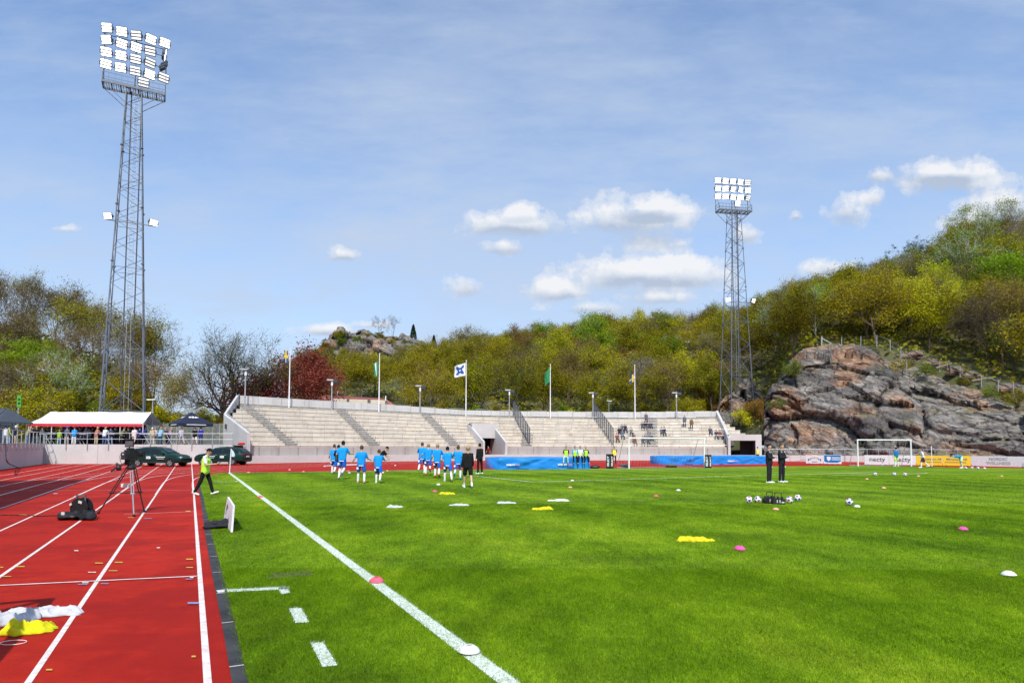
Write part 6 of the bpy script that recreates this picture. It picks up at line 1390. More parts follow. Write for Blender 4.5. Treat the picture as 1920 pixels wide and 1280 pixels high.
# spectators on the terrace
SF = {k: figure(POSES[k], 1.74, top='long', bottom='long', socks=False, detail=.8) for k in ('sit', 'sitB')}
rs_ = random.Random(31); used = {}
for i, (px, y, ps) in enumerate([(1164, 816, 's'), (1169, 813, 's'), (1175, 813, 's'), (1186, 818, 's'), (1207, 807, 's'), (1213, 806, 's'), (1219, 806, 's'), (1223, 804, 's'), (1212, 796, 't'), (1248, 816, 's'), (1243, 816, 's'), (1191, 829, 's'), (1193, 837, 's'), (1208, 834, 's'), (1214, 832, 's'), (1220, 826, 's'), (1224, 832, 's'), (1218, 838, 's'), (1284, 800, 't'), (1297, 806, 't'), (1334, 817, 's'), (1345, 825, 's'), (1352, 825, 's'), (1170, 826, 's'), (1160, 832, 's')]):
    best = min(range(NR), key=lambda k: abs(y-(hz(px)-(zrow(solve(px, 61+k*RD+.2), k)-H)*FP/cp(solve(px, 61+k*RD+.2), 61+k*RD+.2).y)))
    f_ = solve(px, 61+best*RD+.35); z = zrow(f_, best); c1 = rs_.choice([(.03, .03, .04), (.08, .08, .1), (.25, .06, .05), (.1, .14, .2), (.2, .2, .22), (.05, .05, .08)])
    if ps == 't': pp = CF['standB']; lc = cp(f_, 61+best*RD+.45, z); lab = ['person standing alone in grey high on the terrace', '', ''][0] if px < 1250 else ('person in dark blue standing high on the terrace left of the brown coat' if px < 1290 else 'person in long brown coat standing on the terrace steps'); c1 = (.12, .13, .16) if px < 1290 else (.16, .11, .06)
    else: pp = SF['sit' if i % 2 else 'sitB']; lc = cp(f_, 61+best*RD+.95, z+.0); lab = 'spectator sitting among the scattered people on the right part of the terrace'; lc = cp(f_, 61+(best+1)*RD+.15, zrow(f_, min(NR-1, best+1)))
    person(pp, lc, 180-math.degrees(f_), lab, {'shirt': cm(c1), 'trousers': cm(rs_.choice([(.03, .04, .07), (.04, .04, .04), (.1, .12, .16)])), 'hair': rs_.choice([DK, BR, BLD]), 'shoes': BLK}, None if ps == 't' else 'spectators sitting on the terrace')
# ================================================================== OBJECTS ON AND AROUND THE PITCH
# broadcast camera on tripod
TB = G(236, 961); K = TB.y/FP
def tp_(px, py, dy=0): return D(px, py, TB.y+dy)-TB
t = empty('camera_tripod', TB, 0, 'tall black tripod standing on the lane line with a small white box on its spreader', 'tripod')
head = tp_(246, 876); feet = [G(184.5, 963)-TB, G(251, 968.5)-TB, G(270.5, 960)-TB]
for i, f_ in enumerate(feet):
    hd_ = head+Vector(((-.09, .0, .09)[i], 0, 0)); m_ = MB(); k = .55; mid = hd_.lerp(f_, k)
    for s in (-.03, .03): m_.tube(hd_+Vector((s, 0, 0)), mid+Vector((s, 0, 0)), .014, n=6)
    m_.tube(mid, f_+Vector((0, 0, .03)), .017, n=6); m_.tube(mid-Vector((.055, 0, 0)), mid+Vector((.055, 0, 0)), .025, n=6)
    lg_ = m_.build('leg', M_steel if i == 1 else M_black, t); q = MB(); q.ball(f_+Vector((0, 0, .035)), .035, 10, 6, (1, 1.3, 1)); q.build('foot', M_black, lg_)
m_ = MB(); sp = [hd.lerp(f_, .55) for hd, f_ in zip([head]*3, feet)]; ctr = (sp[0]+sp[1]+sp[2])/3
for p in sp: m_.tube(ctr, p, .012, n=5)
m_.build('spreader', M_black, t); bx = MB(); bx.box(tp_(236, 909.5), (.20, .12, .095)); bx.build('battery_box', cm((.7, .68, .66)), t, bevel=.008)
m_ = MB(); m_.lathe(head-Vector((0, 0, .03)), [(0, -.03), (.09, -.03), (.11, .02), (.10, .07), (.06, .12), (0, .12)], 16); m_.box(tp_(243, 866), (.16, .2, .14)); m_.build('fluid_head', M_black, t, bevel=.01)
m_ = MB(); a = tp_(240, 864); b_ = tp_(217, 877, -.45); m_.tube(a, b_, .015, n=6); m_.tube(b_, tp_(209, 883, -.6), .028, .024, n=8); m_.build('pan_handle', M_black, t)
m_ = MB(); c = tp_(222.5, 877, -.4); m_.lathe(c, [(0, -.07), (.055, -.06), (.065, 0), (.055, .06), (0, .07)], 14); m_.tube(c+Vector((0, 0, .06)), tp_(219, 869, -.3), .03, n=8); m_.build('zoom_control', M_black, t, True)
vc = empty('television_camera', tp_(246, 851)+TB, R(-16), 'black broadcast video camera with grey monitor mounted on the tripod', 'camera'); vc.scale = (.82, .62, .88)
m_ = MB(); m_.box((0, 0, 0), (.20, .50, .26)); m_.box((0, -.05, .16), (.08, .34, .06)); m_.build('body', M_black, vc, bevel=.02)
m_ = MB(); m_.tube((0, .25, .0), (0, .52, .0), .075, .085, n=18); m_.box((0, .56, 0), (.22, .12, .18)); m_.build('lens', M_black, vc, bevel=.006)
m_ = MB(); m_.tube((-.14, .1, .12), (-.14, .45, .14), .03, n=10); m_.box((-.12, -.05, -.03), (.06, .2, .16)); m_.build('microphone', cm((.05, .05, .055)), vc, True)
m_ = MB(); m_.box((0, -.33, -.05), (.18, .16, .22)); m_.build('battery', cm((.04, .04, .045)), vc, bevel=.01)
lb_ = MB(); lb_.box((-.103, -.02, .02), (.004, .1, .05)); lb_.box((-.103, .12, -.05), (.004, .06, .06)); lb_.box((0, -.413, -.0), (.06, .004, .04)); lb_.build('label', cm((.55, .55, .55)), vc)
mo = MB(); mo.box((-.0, -.10, .33), (.34, .05, .24)); mo.box((0, -.13, .45), (.34, .12, .015)); mo.tube((0, -.1, .14), (0, -.1, .22), .02); mh = mo.build('monitor', cm((.035, .035, .04)), vc, bevel=.008)
sc = MB(); sc.quad((-.15, -.128, .24), (.15, -.128, .24), (.15, -.128, .42), (-.15, -.128, .42)); sc.build('screen', cm((.12, .12, .13)), mh)
cbp = MB(); cbp.path(catmull([Vector((-.1, -.2, .1)), Vector((-.25, -.25, -.05)), Vector((-.2, -.2, -.3)), Vector((-.05, -.1, -.35))], 5), .009, 5); cbp.path(catmull([Vector((.1, -.25, .1)), Vector((.2, -.35, .0)), Vector((.1, -.3, -.2))], 5), .009, 5); cbp.build('cable', M_black, vc)
# bag with cable drum
gb_ = G(143, 974); bg_ = empty('equipment_bag', gb_, R(-12), 'black camera equipment bag lying behind a cable drum on the track', 'bag')
def lump(c, r, sc_, seed, amp=.25, n=18):
    m_ = MB(); m_.ball((0, 0, 0), r, n, n*2//3, sc_); m_.v = [tuple(Vector(c)+Vector(v)*(1+amp*1.3*noise.noise(Vector(v)*(1.5/r)+Vector((seed, 0, 0)))+amp*.7*noise.noise(Vector(v)*(4.5/r)+Vector((seed, 3, 0))))) for v in m_.v]; return m_
lump((-.18, 0, .10), .22, (1.2, .9, .5), 1, .6).build('bag_body', M_black, bg_, True); lump((.20, .05, .11), .2, (1.2, .9, .55), 2, .6).build('bag_body', cm((.02, .022, .028)), bg_, True); lump((-.40, .02, .09), .12, (1.1, 1, .8), 3).build('side_pocket', cm((.05, .05, .055)), bg_, True); lump((.43, -.02, .10), .12, (1, .9, .9), 5).build('side_pocket', cm((.03, .035, .045)), bg_, True)
m_ = MB(); M_ = Matrix.Rotation(R(90), 3, 'X'); m_.lathe((.02, .12, .27), [(0, -.09), (.25, -.09), (.25, -.07), (.12, -.07), (.12, .07), (.25, .07), (.25, .09), (0, .09)], 26, M_); m_.build('cable_drum', M_black, bg_)
m_ = MB(); m_.path([(-.10, .1, .38), (-.11, .1, .56), (.13, .1, .56), (.14, .1, .38)], .02, 6); m_.box((.01, .1, .565), (.24, .05, .035)); m_.build('handle', cm((.12, .12, .12)), bg_)
m_ = MB(); m_.box((.08, .01, .42), (.10, .01, .06), Matrix.Rotation(R(15), 3, 'Y')); m_.box((-.18, .0, .36), (.06, .01, .05), Matrix.Rotation(R(-35), 3, 'Y')); m_.box((-.22, -.16, .16), (.09, .02, .07)); m_.build('label_tag', cm((.6, .6, .6)), bg_)
# low advertising board standing on the grass
A, B_ = G(420.5, 977), G(434.5, 998.5); d_ = (B_-A); hL = D(428, 931, A.y).z
bd = empty('advertising_board', A, 0, 'small white upright board with dark red emblem beside the track edge', 'sign'); n_ = Vector((-d_.y, d_.x, 0)).normalized()*.02
tl_ = D(428, 931, A.y+.1)-A; br_ = D(438.6, 947.5, B_.y+.1)-A; q = [Vector((0, 0, .02)), Vector((d_.x, d_.y, .01)), br_, tl_]
m_ = MB(); m_.add([v-n_ for v in q]+[v+n_ for v in q], [(0, 1, 2, 3), (7, 6, 5, 4), (0, 4, 5, 1), (1, 5, 6, 2), (2, 6, 7, 3), (3, 7, 4, 0)]); m_.build('panel', cm((.72, .70, .74)), bd)
def onb(s, t_): return q[0].lerp(q[1], s).lerp(q[3].lerp(q[2], s), t_)
m_ = MB(); rr = random.Random(2)
side = -1 if n_.dot(Vector((0, 0, 0))-A) < 0 else 1
for (s0, s1, t0, t1) in ((.16, .24, .35, .75), (.24, .30, .62, .80), (.30, .36, .35, .74), (.40, .46, .38, .70), (.44, .52, .36, .44), (.44, .52, .58, .66), (.56, .60, .38, .70), (.62, .66, .34, .56), (.20, .5, .20, .26), (.55, .68, .22, .27)):
    for sg in (-1, 1): m_.quad(*[v+n_*1.3*sg for v in (onb(s0, t0), onb(s1, t0), onb(s1+.02, t1), onb(s0+.02, t1))])
m_.build('emblem', cm((.16, .03, .04)), bd)
sbm = lump((0, 0, .08), .20, (1.3, .8, .45), 11, .6); o = sbm.build('sandbag', cm((.025, .027, .035)), None, True); o.location = G(412, 990); o.rotation_euler = (0, 0, R(25)); tag(o, 'black weight bag lying against the small white board', 'bag')
# ---- cars
M_green = bpy.data.materials.new('car_paint_green'); M_green.use_nodes = True; b_ = M_green.node_tree.nodes['Principled BSDF']; b_.inputs['Base Color'].default_value = (.001, .030, .022, 1); b_.inputs['Roughness'].default_value = .35; b_.inputs['Coat Weight'].default_value = 0; b_.inputs['Specular IOR Level'].default_value = .3
M_glass = bpy.data.materials.new('car_glass'); M_glass.use_nodes = True; b_ = M_glass.node_tree.nodes['Principled BSDF']; b_.inputs['Base Color'].default_value = (.004, .006, .007, 1); b_.inputs['Roughness'].default_value = .12
ST = [(-2.40, .30, .55, .62, .70, .60), (-2.38, .28, .80, .86, .84, .66), (-2.28, .27, .98, 1.06, .88, .68), (-2.12, .27, .99, 1.20, .90, .66), (-1.85, .27, .99, 1.38, .92, .66), (-1.2, .27, .97, 1.46, .93, .68), (-.4, .26, .95, 1.49, .93, .69), (.3, .26, .93, 1.45, .93, .69), (.75, .26, .92, 1.27, .93, .70), (1.12, .26, .90, 1.04, .92, .76), (1.25, .26, .89, .98, .92, .80), (1.9, .26, .84, .90, .90, .78), (2.25, .27, .72, .78, .84, .70), (2.40, .30, .55, .62, .72, .58)]
def car(loc, rz, lab, flip, red=False):
    e = empty('station_wagon', loc, rz, lab, 'car', 'dark green estate cars parked on the track'); e.scale = (.97, 1, 1.06); rings = []
    for (x, zl, zb, zt_, w, wt) in ST:
        half = [(w*.75, zl), (w*.97, zl+.1), (w, zl+.28), (w*1.0, (zl+zb)/2+.08), (w*.965, zb), (wt+(w-wt)*.35, zb+(zt_-zb)*.45), (wt, zt_-.06*min(1, (zt_-zb)*3)), (wt*.8, zt_), (wt*.4, zt_+.012)]
        rings.append([(x, y, z) for y, z in half]+[(x, 0, zt_+.018)]+[(x, -y, z) for y, z in half[::-1]])
    m_ = MB(); n = len(rings[0])
    for r_ in rings: m_.v += r_
    for i in range(len(rings)-1):
        for j in range(n-1): m_.f.append((i*n+j, i*n+j+1, (i+1)*n+j+1, (i+1)*n+j))
        m_.f.append((i*n+n-1, i*n, (i+1)*n, (i+1)*n+n-1))
    m_.f += [tuple(range(n)), tuple(range((len(rings)-1)*n, len(rings)*n))[::-1]]
    body = m_.build('body', M_green, e, True); es = body.modifiers.new('e', 'EDGE_SPLIT'); es.split_angle = R(38)
    def prof(x, s):  # point on greenhouse side (s 0 belt .. 1 top)
        xs = [a[0] for a in ST]; f = lambda k: float(np.interp(x, xs, [a[k] for a in ST])); zb, zt_, w, wt = f(2), f(3), f(4), f(5); y0, z0 = w*.965, zb; y1, z1 = wt+(w-wt)*.35, zb+(zt_-zb)*.45; y2, z2 = wt, zt_-.06*min(1, (zt_-zb)*3)
        p, q2 = (Vector((x, y0, z0)), Vector((x, y1, z1))) if s < .5 else (Vector((x, y1, z1)), Vector((x, y2, z2))); return p.lerp(q2, s*2 if s < .5 else s*2-1)
    for (xa, xb, xc, xd) in ((-2.05, -1.42, -1.42, -1.8), (-1.34, -.42, -.42, -1.34), (-.34, .98, .32, -.34)):
        for sd in (-1, 1):
            m_ = MB(); f = lambda x, s: Vector((prof(x, s).x, sd*(prof(x, s).y+.012), prof(x, s).z)); k = 6
            for i in range(k):
                for (s0, s1) in ((.08, .5), (.5, .9)):
                    lx = lambda i_, s: (xa+(xb-xa)*i_/k)*(1-s)+(xd+(xc-xd)*i_/k)*s
                    m_.quad(f(lx(i, s0), s0), f(lx(i+1, s0), s0), f(lx(i+1, s1), s1), f(lx(i, s1), s1))
            m_.build('side_window', M_glass, e)
    for nm, a, b2 in (('windshield', 1.08, .38), ('rear_window', -2.22, -1.92)):
        m_ = MB(); za, zb_ = [float(np.interp(x, [s_[0] for s_ in ST], [s_[3] for s_ in ST])) for x in (a, b2)]; off = .035
        m_.quad((a+off, -.66, za+off), (a+off, .66, za+off), (b2+off, .58, zb_+off*.6), (b2+off, -.58, zb_+off*.6)) if a > 0 else m_.quad((a-off, .6, za), (a-off, -.6, za), (b2-off, -.54, zb_), (b2-off, .54, zb_)); m_.build(nm, M_glass, e)
    for x in (-1.42, 1.45):
        for sd in (-1, 1):
            M_ = Matrix.Rotation(R(90)*-sd, 3, 'X'); w = MB(); w.lathe((x, sd*.80, .33), [(.0, -.1), (.33, -.1), (.34, -.05), (.34, .10), (.32, .135), (.24, .14)], 24, M_); wo = w.build('wheel', cm((.02, .02, .02)), e)
            r_ = MB(); r_.lathe((x, sd*.80, .33), [(.24, .12), (.235, .08), (.05, .07), (0, .07)], 24, M_)
            for k in range(5): a = k*1.2566; c = Vector((x, sd*.915, .33)); r_.tube(c, c+Vector((math.cos(a)*.22, 0, math.sin(a)*.22)), .03, .022, n=5)
            r_.build('rim', cm((.22, .22, .23)), wo); r2 = MB(); r2.lathe((x, sd*.80, .34), [(.34, .128), (.41, .126), (.41, .10)], 24, M_); r2.build('wheel_arch', M_black, e)
    for sd in (-1, 1):
        MB().box((2.20, sd*.68, .70), (.32, .22, .12)).build('headlight', cm((.6, .62, .65)), e, bevel=.03); MB().box((-2.33, sd*.66, .90), (.14, .36, .12)).build('tail_light', cm((.35, .02, .03)), e, bevel=.02); MB().box((.88, sd*1.02, 1.0), (.14, .22, .14)).build('mirror', M_green, e, bevel=.03)
        for x in (-.75, .15): MB().box((x, sd*.945, .84), (.2, .02, .035)).build('door_handle', M_steel, e)
        rl_ = MB(); rl_.tube((-1.9, sd*.62, 1.46), (.1, sd*.64, 1.53), .018, n=5); rl_.build('roof_rail', M_black, e)
    MB().box((-2.42, 0, .72), (.02, .52, .12)).build('number_plate', M_white, e)
    for sd in (-1, 1): MB().box((0, sd*.935, .33), (2.0, .02, .14)).build('sill_trim', M_black, e)
    tm2 = MB(); tm2.box((-2.405, 0, .95), (.02, 1.0, .03)); tm2.build('light_bar', cm((.4, .05, .05)), e)
    # lettering on both doors
    for sd in (-1, 1):
        xd = Vector((-sd, 0, 0)) if False else Vector((1, 0, 0))*(1 if sd < 0 else -1)
        X1, X2 = (-.45, .62)
        textobj('SEB', .26, M_white, e, frameM((X1, sd*.955, .68), xd), name='lettering', bold=.012)
        m_ = MB()
        for (cx, cz, w, h_) in ((X2, .73, .82, .09), (X2, .60, .62, .045)):
            k = int(w/.055)
            for j in range(k): hh = h_*(1 if j % 3 else .7); m_.box((cx-w/2+w*(j+.5)/k, sd*.957, cz), (.038, .01, hh))
        m_.build('small_print', M_white, e)
    return e
c1 = G(303, 874.3); car((c1.x*(c1.y+1)/c1.y-.1, c1.y+1.0, 0), R(-5), 'dark green estate car facing right, parked at the wall behind the tripod', False)
c2 = G(418, 871.5); car((c2.x*(c2.y+1)/c2.y, c2.y+1.0, 0), R(180-6), 'dark green estate car facing left, half hidden by the man in the lime vest', True)
rc = lump((0, 0, 0), .22, (1.5, .8, .55), 4); o = rc.build('red_bag', cm((.6, .03, .03)), None, True); p = D(437, 837.5, c2.y+1.9); o.location = (p.x, wb1.y+.25, PZ+.16); tag(o, 'small red bag on the wall top above the right hand car', 'bag')
# ---- high jump mats
def mat_(pl_, pr_, yl, yr, hgt, dep, lab, txt, pos, name='landing_mat'):
    a, b_ = G(pl_, yl), G(pr_, yr); L = (b_-a).length; e = empty(name, a, math.atan2(b_.y-a.y, b_.x-a.x), lab, 'mat'); M_mat = bpy.data.materials.get('mat_blue') or bpy.data.materials.new('mat_blue'); M_mat.use_nodes = True; b2 = M_mat.node_tree.nodes['Principled BSDF']; b2.inputs['Base Color'].default_value = (.01, .22, .66, 1); b2.inputs['Roughness'].default_value = .38
    m_ = MB(); nx, nz = 70, 14; rows_ = []
    def bump(x, z): return .05*noise.noise(Vector((x*1.1+z*1.9, z*2.2, 1)))+.045*abs(noise.noise(Vector((x*.8-z*2.5, x*.3, 4))))+.03*math.sin((x*.9-z*2.1)*3)*math.exp(-((x-2.2)**2)/2)
    for i in range(nx+1):
        x = L*i/nx; col_ = []
        for j in range(nz+1): z = hgt*j/nz; sl_ = .06*(1-(j/nz)); col_.append(Vector((x, -bump(x, z)*1.6-sl_*.3+(.05 if j == nz else 0), z)))
        top_ = [Vector((x, .12+dep*k/5, hgt+.02*math.sin(x*2+k))) for k in range(6)]; bk_ = [Vector((x, dep+.15, 0))]; rows_.append(col_+top_+bk_)
    n = len(rows_[0])
    for r_ in rows_: m_.v += [tuple(v) for v in r_]
    for i in range(nx):
        for j in range(n-1): m_.f.append((i*n+j, (i+1)*n+j, (i+1)*n+j+1, i*n+j+1))
    m_.f += [tuple(range(n)), tuple(range(nx*n, (nx+1)*n))[::-1]]; m_.build('cover', M_mat, e, True)
    sk_ = MB(); sk_.box((L/2, dep/2, .03), (L*.99, dep, .06)); sk_.build('base_skirt', cm((.01, .06, .3)), e)
    for (x, s_) in pos: textobj(txt, s_, M_white, e, frameM((x, -.17, hgt*.42), (1, 0, 0)), name='lettering', bold=.01); 
    for (x, s_) in pos: textobj('.com', s_, cm((.6, .25, .4)), e, frameM((x+s_*2.6, -.17, hgt*.42), (1, 0, 0)), name='lettering_suffix', bold=.006)
mat_(936, 1106, 879.8, 878.3, .88, 3.8, 'blue high jump landing mat on the left with four youths sitting on it', 'unisport', ((.85, .2), (5.1, .23)))
mat_(1262, 1436, 871.5, 869.5, .84, 3.5, 'second blue landing mat behind the goal at the right', 'unisport', ((7.0, .25),))
# black object by the mat
o = lump((0, 0, .12), .3, (1.3, .6, .5), 8).build('kit_bag', M_black, None, True); o.location = G(1115, 877.8); tag(o, 'small black kit bag between the blue mat and the black pillar', 'bag')
# ---- pillars with SELECT lettering
for (px, yb, hgt, w, lab) in ((1143.5, 878, 1.16, .43, 'black advertising pillar with white SELECT lettering right of the mat'), (1328, 877, 1.1, .40, 'dark advertising pillar next to the right goal post')):
    g_ = G(px, yb); e = empty('advertising_pillar', g_, R(45), lab, 'pillar'); MB().box((0, 0, hgt/2), (w, w, hgt)).build('pillar', M_black, e, bevel=.01)
    for nx_, sx in (((1, 0, 0), (0, -w/2-.003, hgt/2)), ((0, 1, 0), (-w/2-.003, 0, hgt/2))):
        xd = Vector((0, 0, 1)); yd = Vector((-1, 0, 0)) if nx_[0] else Vector((0, 1, 0))
        textobj('SELECT', .25, M_white, e, frameM(sx, xd, yd), name='lettering', bold=.012)
# ---- advertising boards at the right
def board(pa, pb, ya, yb, hgt, col, lab):
    a, b_ = G(pa, ya), G(pb, yb); L = (b_-a).length; e = empty('perimeter_board', a, math.atan2(b_.y-a.y, b_.x-a.x), lab, 'sign', 'advertising boards along the pitch'); MB().box((L/2, .03, hgt/2+.08), (L-.02, .05, hgt)).build('panel', cm(col), e); m_ = MB()
    for x in (.3, L-.3): m_.box((x, .25, .05), (.1, .7, .08)); m_.tube((x, .5, .1), (x, .08, hgt*.8), .02)
    m_.build('foot', M_black, e); return e, L
def bt(e, txt, x, z, s_, col, bold=.0, nm='lettering'): return textobj(txt, s_, cm(col), e, frameM((x, -.004, z), (1, 0, 0)), name=nm, bold=bold)
def ybm(px): return float(np.interp(px, [1511, 1580, 1621, 1718, 1821, 1920], [869.7, 870.8, 871.8, 873, 874.6, 877]))
W_ = (.62, .62, .64)
e, L = board(1511, 1544, ybm(1511), ybm(1544), .86, W_, 'white board with small arched dark emblem, leftmost of the perimeter boards'); m_ = MB()
for k in range(9): a = math.pi*(k+.5)/9; m_.box((L/2-.42*math.cos(a), -.004, .45+.22*math.sin(a)), (.06, .01, .10), Matrix.Rotation(-(math.pi/2-a), 3, 'Y'))
m_.box((L/2-.55, -.004, .45), (.1, .01, .22)); m_.box((L/2+.55, -.004, .45), (.1, .01, .22)); m_.box((L/2, -.004, .25), (.5, .01, .05)); m_.build('emblem', cm((.08, .08, .08)), e)
e, L = board(1544.5, 1578, ybm(1544), ybm(1578), .9, (.7, .74, .78), 'blue and white board with white crest, right of the arched emblem board'); m_ = MB(); m_.poly([(.05, -.004, .3), (.35, -.004, .2), (L-.35, -.004, .2), (L-.05, -.004, .35), (L-.05, -.004, .95), (.05, -.004, .95)]); m_.build('blue_field', cm((.01, .16, .42)), e)
m_ = MB(); m_.poly([(.3, -.008, .8), (.3, -.008, .5), (.47, -.008, .35), (.64, -.008, .5), (.64, -.008, .8)]); m_.build('crest', cm((.7, .72, .75)), e)
for z in (.70, .50):
    m_ = MB(); 
    for k in range(9): m_.box((.78+k*.105, -.008, z), (.075, .008, .12))
    m_.build('lettering', cm((.7, .72, .75)), e)
e, L = board(1621, 1667, ybm(1621), ybm(1667), .92, W_, 'white board reading necty, first of the two such boards'); bt(e, 'necty', L*.52, .58, .62, (.05, .05, .06), .006)
e, L = board(1667.5, 1717.5, ybm(1667), ybm(1717), .92, W_, 'white board reading necty behind the right post of the training goal'); bt(e, 'necty', L*.50, .58, .62, (.05, .05, .06), .006)
e, L = board(1718, 1767, ybm(1718), ybm(1767), .92, (.72, .50, .04), 'yellow board with small dark print, the left one of two'); bt(e, 'Mårtensson AB', L*.58, .66, .26, (.12, .14, .2), .004); m_ = MB(); [m_.box((L*.55-.75+.17*k_, -.004, .38), (.13, .008, .09)) for k_ in range(10)]; m_.build('small_print', cm((.25, .2, .08)), e)
e, L = board(1767.5, 1821, ybm(1767), ybm(1821), .92, (.72, .50, .04), 'yellow board with small dark print behind the bending goalkeeper'); bt(e, 'Mårtensson AB', L*.5, .66, .26, (.12, .14, .2), .004); m_ = MB(); [m_.box((L*.45-.75+.17*k_, -.004, .38), (.13, .008, .09)) for k_ in range(10)]; m_.build('small_print', cm((.25, .2, .08)), e)
e, L = board(1821.5, 1925, ybm(1821), ybm(1925), .92, W_, 'long white board reading NORDIC WELLNESS at the right edge'); bt(e, 'NORDIC', L*.50, .72, .36, (.10, .16, .22)); bt(e, 'WELLNESS', L*.50, .36, .38, (.20, .27, .12))
e, L = board(1926, 2040, 877.2, 882, .92, W_, 'white board just outside the right edge'); 
# railing behind the boards
p0, p1 = G(1440, 864.5), G(1905, 867)
railing(p0, p1, 22, 'thin steel spectator railing in front of the rock cliff', .45, h=1.05, bars=(1.0,))
# low stands railing posts
# ---- goals
def goal(pl_, pr_, yl, yr, lab, dep=1.8):
    a, b_ = G(pl_, yl), G(pr_, yr); d = (b_-a); e = empty('goal', a, math.atan2(d.y, d.x), lab, 'goal', 'football goals'); L = d.length; hh = 2.44
    MB().tube((0, 0, 0), (0, 0, hh), .06, n=10).build('post', M_white, e); MB().tube((L, 0, 0), (L, 0, hh), .06, n=10).build('post', M_white, e); MB().tube((-.06, 0, hh), (L+.06, 0, hh), .06, n=10).build('crossbar', M_white, e)
    fr = MB()
    for x in (0, L): fr.path([(x, 0, hh), (x, .8, hh-.05), (x, dep, 0), (x, 0, .03)], .025)
    fr.tube((0, dep, .03), (L, dep, .03), .025); fr.build('net_support', M_steel, e)
    nt_ = MB(); k = .32
    i = 0
    while i*k <= L: x = i*k; nt_.tube((x, .8, hh-.05), (x, dep, 0), .0035, n=3, cap=False); nt_.tube((x, 0, hh), (x, .8, hh-.05), .0035, n=3, cap=False); i += 1
    for j in range(8): t = j/7; y, z = .8+(dep-.8)*t, (hh-.05)*(1-t); nt_.tube((0, y, z), (L, y, z), .0035, n=3, cap=False)
    nt_.build('net', M_white, e); return e
goal(1179.5, 1321, 878.2, 876.4, 'white goal on the goal line in front of the terrace')
goal(1609, 1709, 873.8, 874.4, 'white training goal in front of the necty boards')
# ---- corner flags and pole
fc = G(430.3, 886.3); cf = empty('corner_flag', fc, 0, 'white corner flag post at the end of the touchline with pale blue pennant', 'corner flag'); hh = D(430, 841, fc.y).z
MB().tube((0, 0, 0), (.07, 0, hh), .03, n=8).build('pole', M_white, cf); m_ = MB(); m_.poly([(.08, 0, hh), (.10, .01, hh-.3), (.30, .05, hh-.42), (.24, .03, hh-.2)]); m_.poly([(.10, .01, hh-.3), (.09, .0, hh-.5), (.25, .04, hh-.52), (.30, .05, hh-.42)]); m_.build('pennant', cm((.5, .68, .8)), cf)
fc = G(1747.5, 875.5); cf = empty('slalom_pole', fc, 0, 'thin white training pole standing right of the training goal', 'pole'); MB().tube((0, 0, 0), (0, 0, 1.9), .03, n=8).build('pole', M_white, cf); MB().lathe((0, 0, 0), [(0, .06), (.12, .04), (.14, 0)], 12).build('base', M_black, cf)
fcp = G(1577, 870); 
# ---- balls
def ball_proto():
    b = MB(); b.ball((0, 0, .11), .11, 28, 18); me = b.mesh('football', None, True)
    for i, c in enumerate(((.80, .80, .80), (.02, .05, .35), (.55, .03, .12))): me.materials.append(pm('ball_%d' % i, c, .4, .03, 5))
    ph_ = (1+5**.5)/2; ico = [Vector(v).normalized() for v in [(0, 1, ph_), (0, 1, -ph_), (0, -1, ph_), (0, -1, -ph_), (1, ph_, 0), (1, -ph_, 0), (-1, ph_, 0), (-1, -ph_, 0), (ph_, 0, 1), (ph_, 0, -1), (-ph_, 0, 1), (-ph_, 0, -1)]]
    for p in me.polygons:
        v = (p.center-Vector((0, 0, .11))).normalized(); k = max(range(12), key=lambda i: v.dot(ico[i]))
        if v.dot(ico[k]) > math.cos(R(20)): p.material_index = 2 if k % 3 == 0 else 1
    return me
bme_ = ball_proto(); rb2 = random.Random(77)
for (px, yb, lab, grp) in ((1404.5, 943, 'football left of the bottle carriers, leftmost of the pair', None), (1421, 942.6, 'football touching the left side of the bottle carriers', None), (1480.5, 943.3, 'football with red and blue spots right beside the bottle carriers', None), (1496, 939.3, 'football slightly behind, second to the right of the bottle carriers', None), (1592.5, 947.3, 'single football next to a white marker disc on the right', None),
        (1641, 892, 'football on the penalty arc, left of three', None), (1677, 892, 'football on the penalty arc, middle of three', None), (1697, 892.5, 'football on the penalty arc, right of three', None), (1811, 879.5, 'football by the yellow board, first of four in a row', None), (1822.5, 879.7, 'football second of four in a row by the boards', None), (1834, 880, 'football third of four in a row by the boards', None), (1846, 880.5, 'football last of four in a row by the boards', None), (1654, 872.8, 'dark looking ball under the first necty board', None)):
    o = link('football', bme_); o.location = G(px, yb); o.rotation_euler = (rb2.uniform(0, 6), rb2.uniform(0, 6), rb2.uniform(0, 6)); tag(o, lab, 'ball', 'footballs on the pitch')
    # rotate about the ball centre: keep it resting on the turf
    M_ = o.rotation_euler.to_matrix(); o.location = o.location+Vector((0, 0, .11))-M_ @ Vector((0, 0, .11))
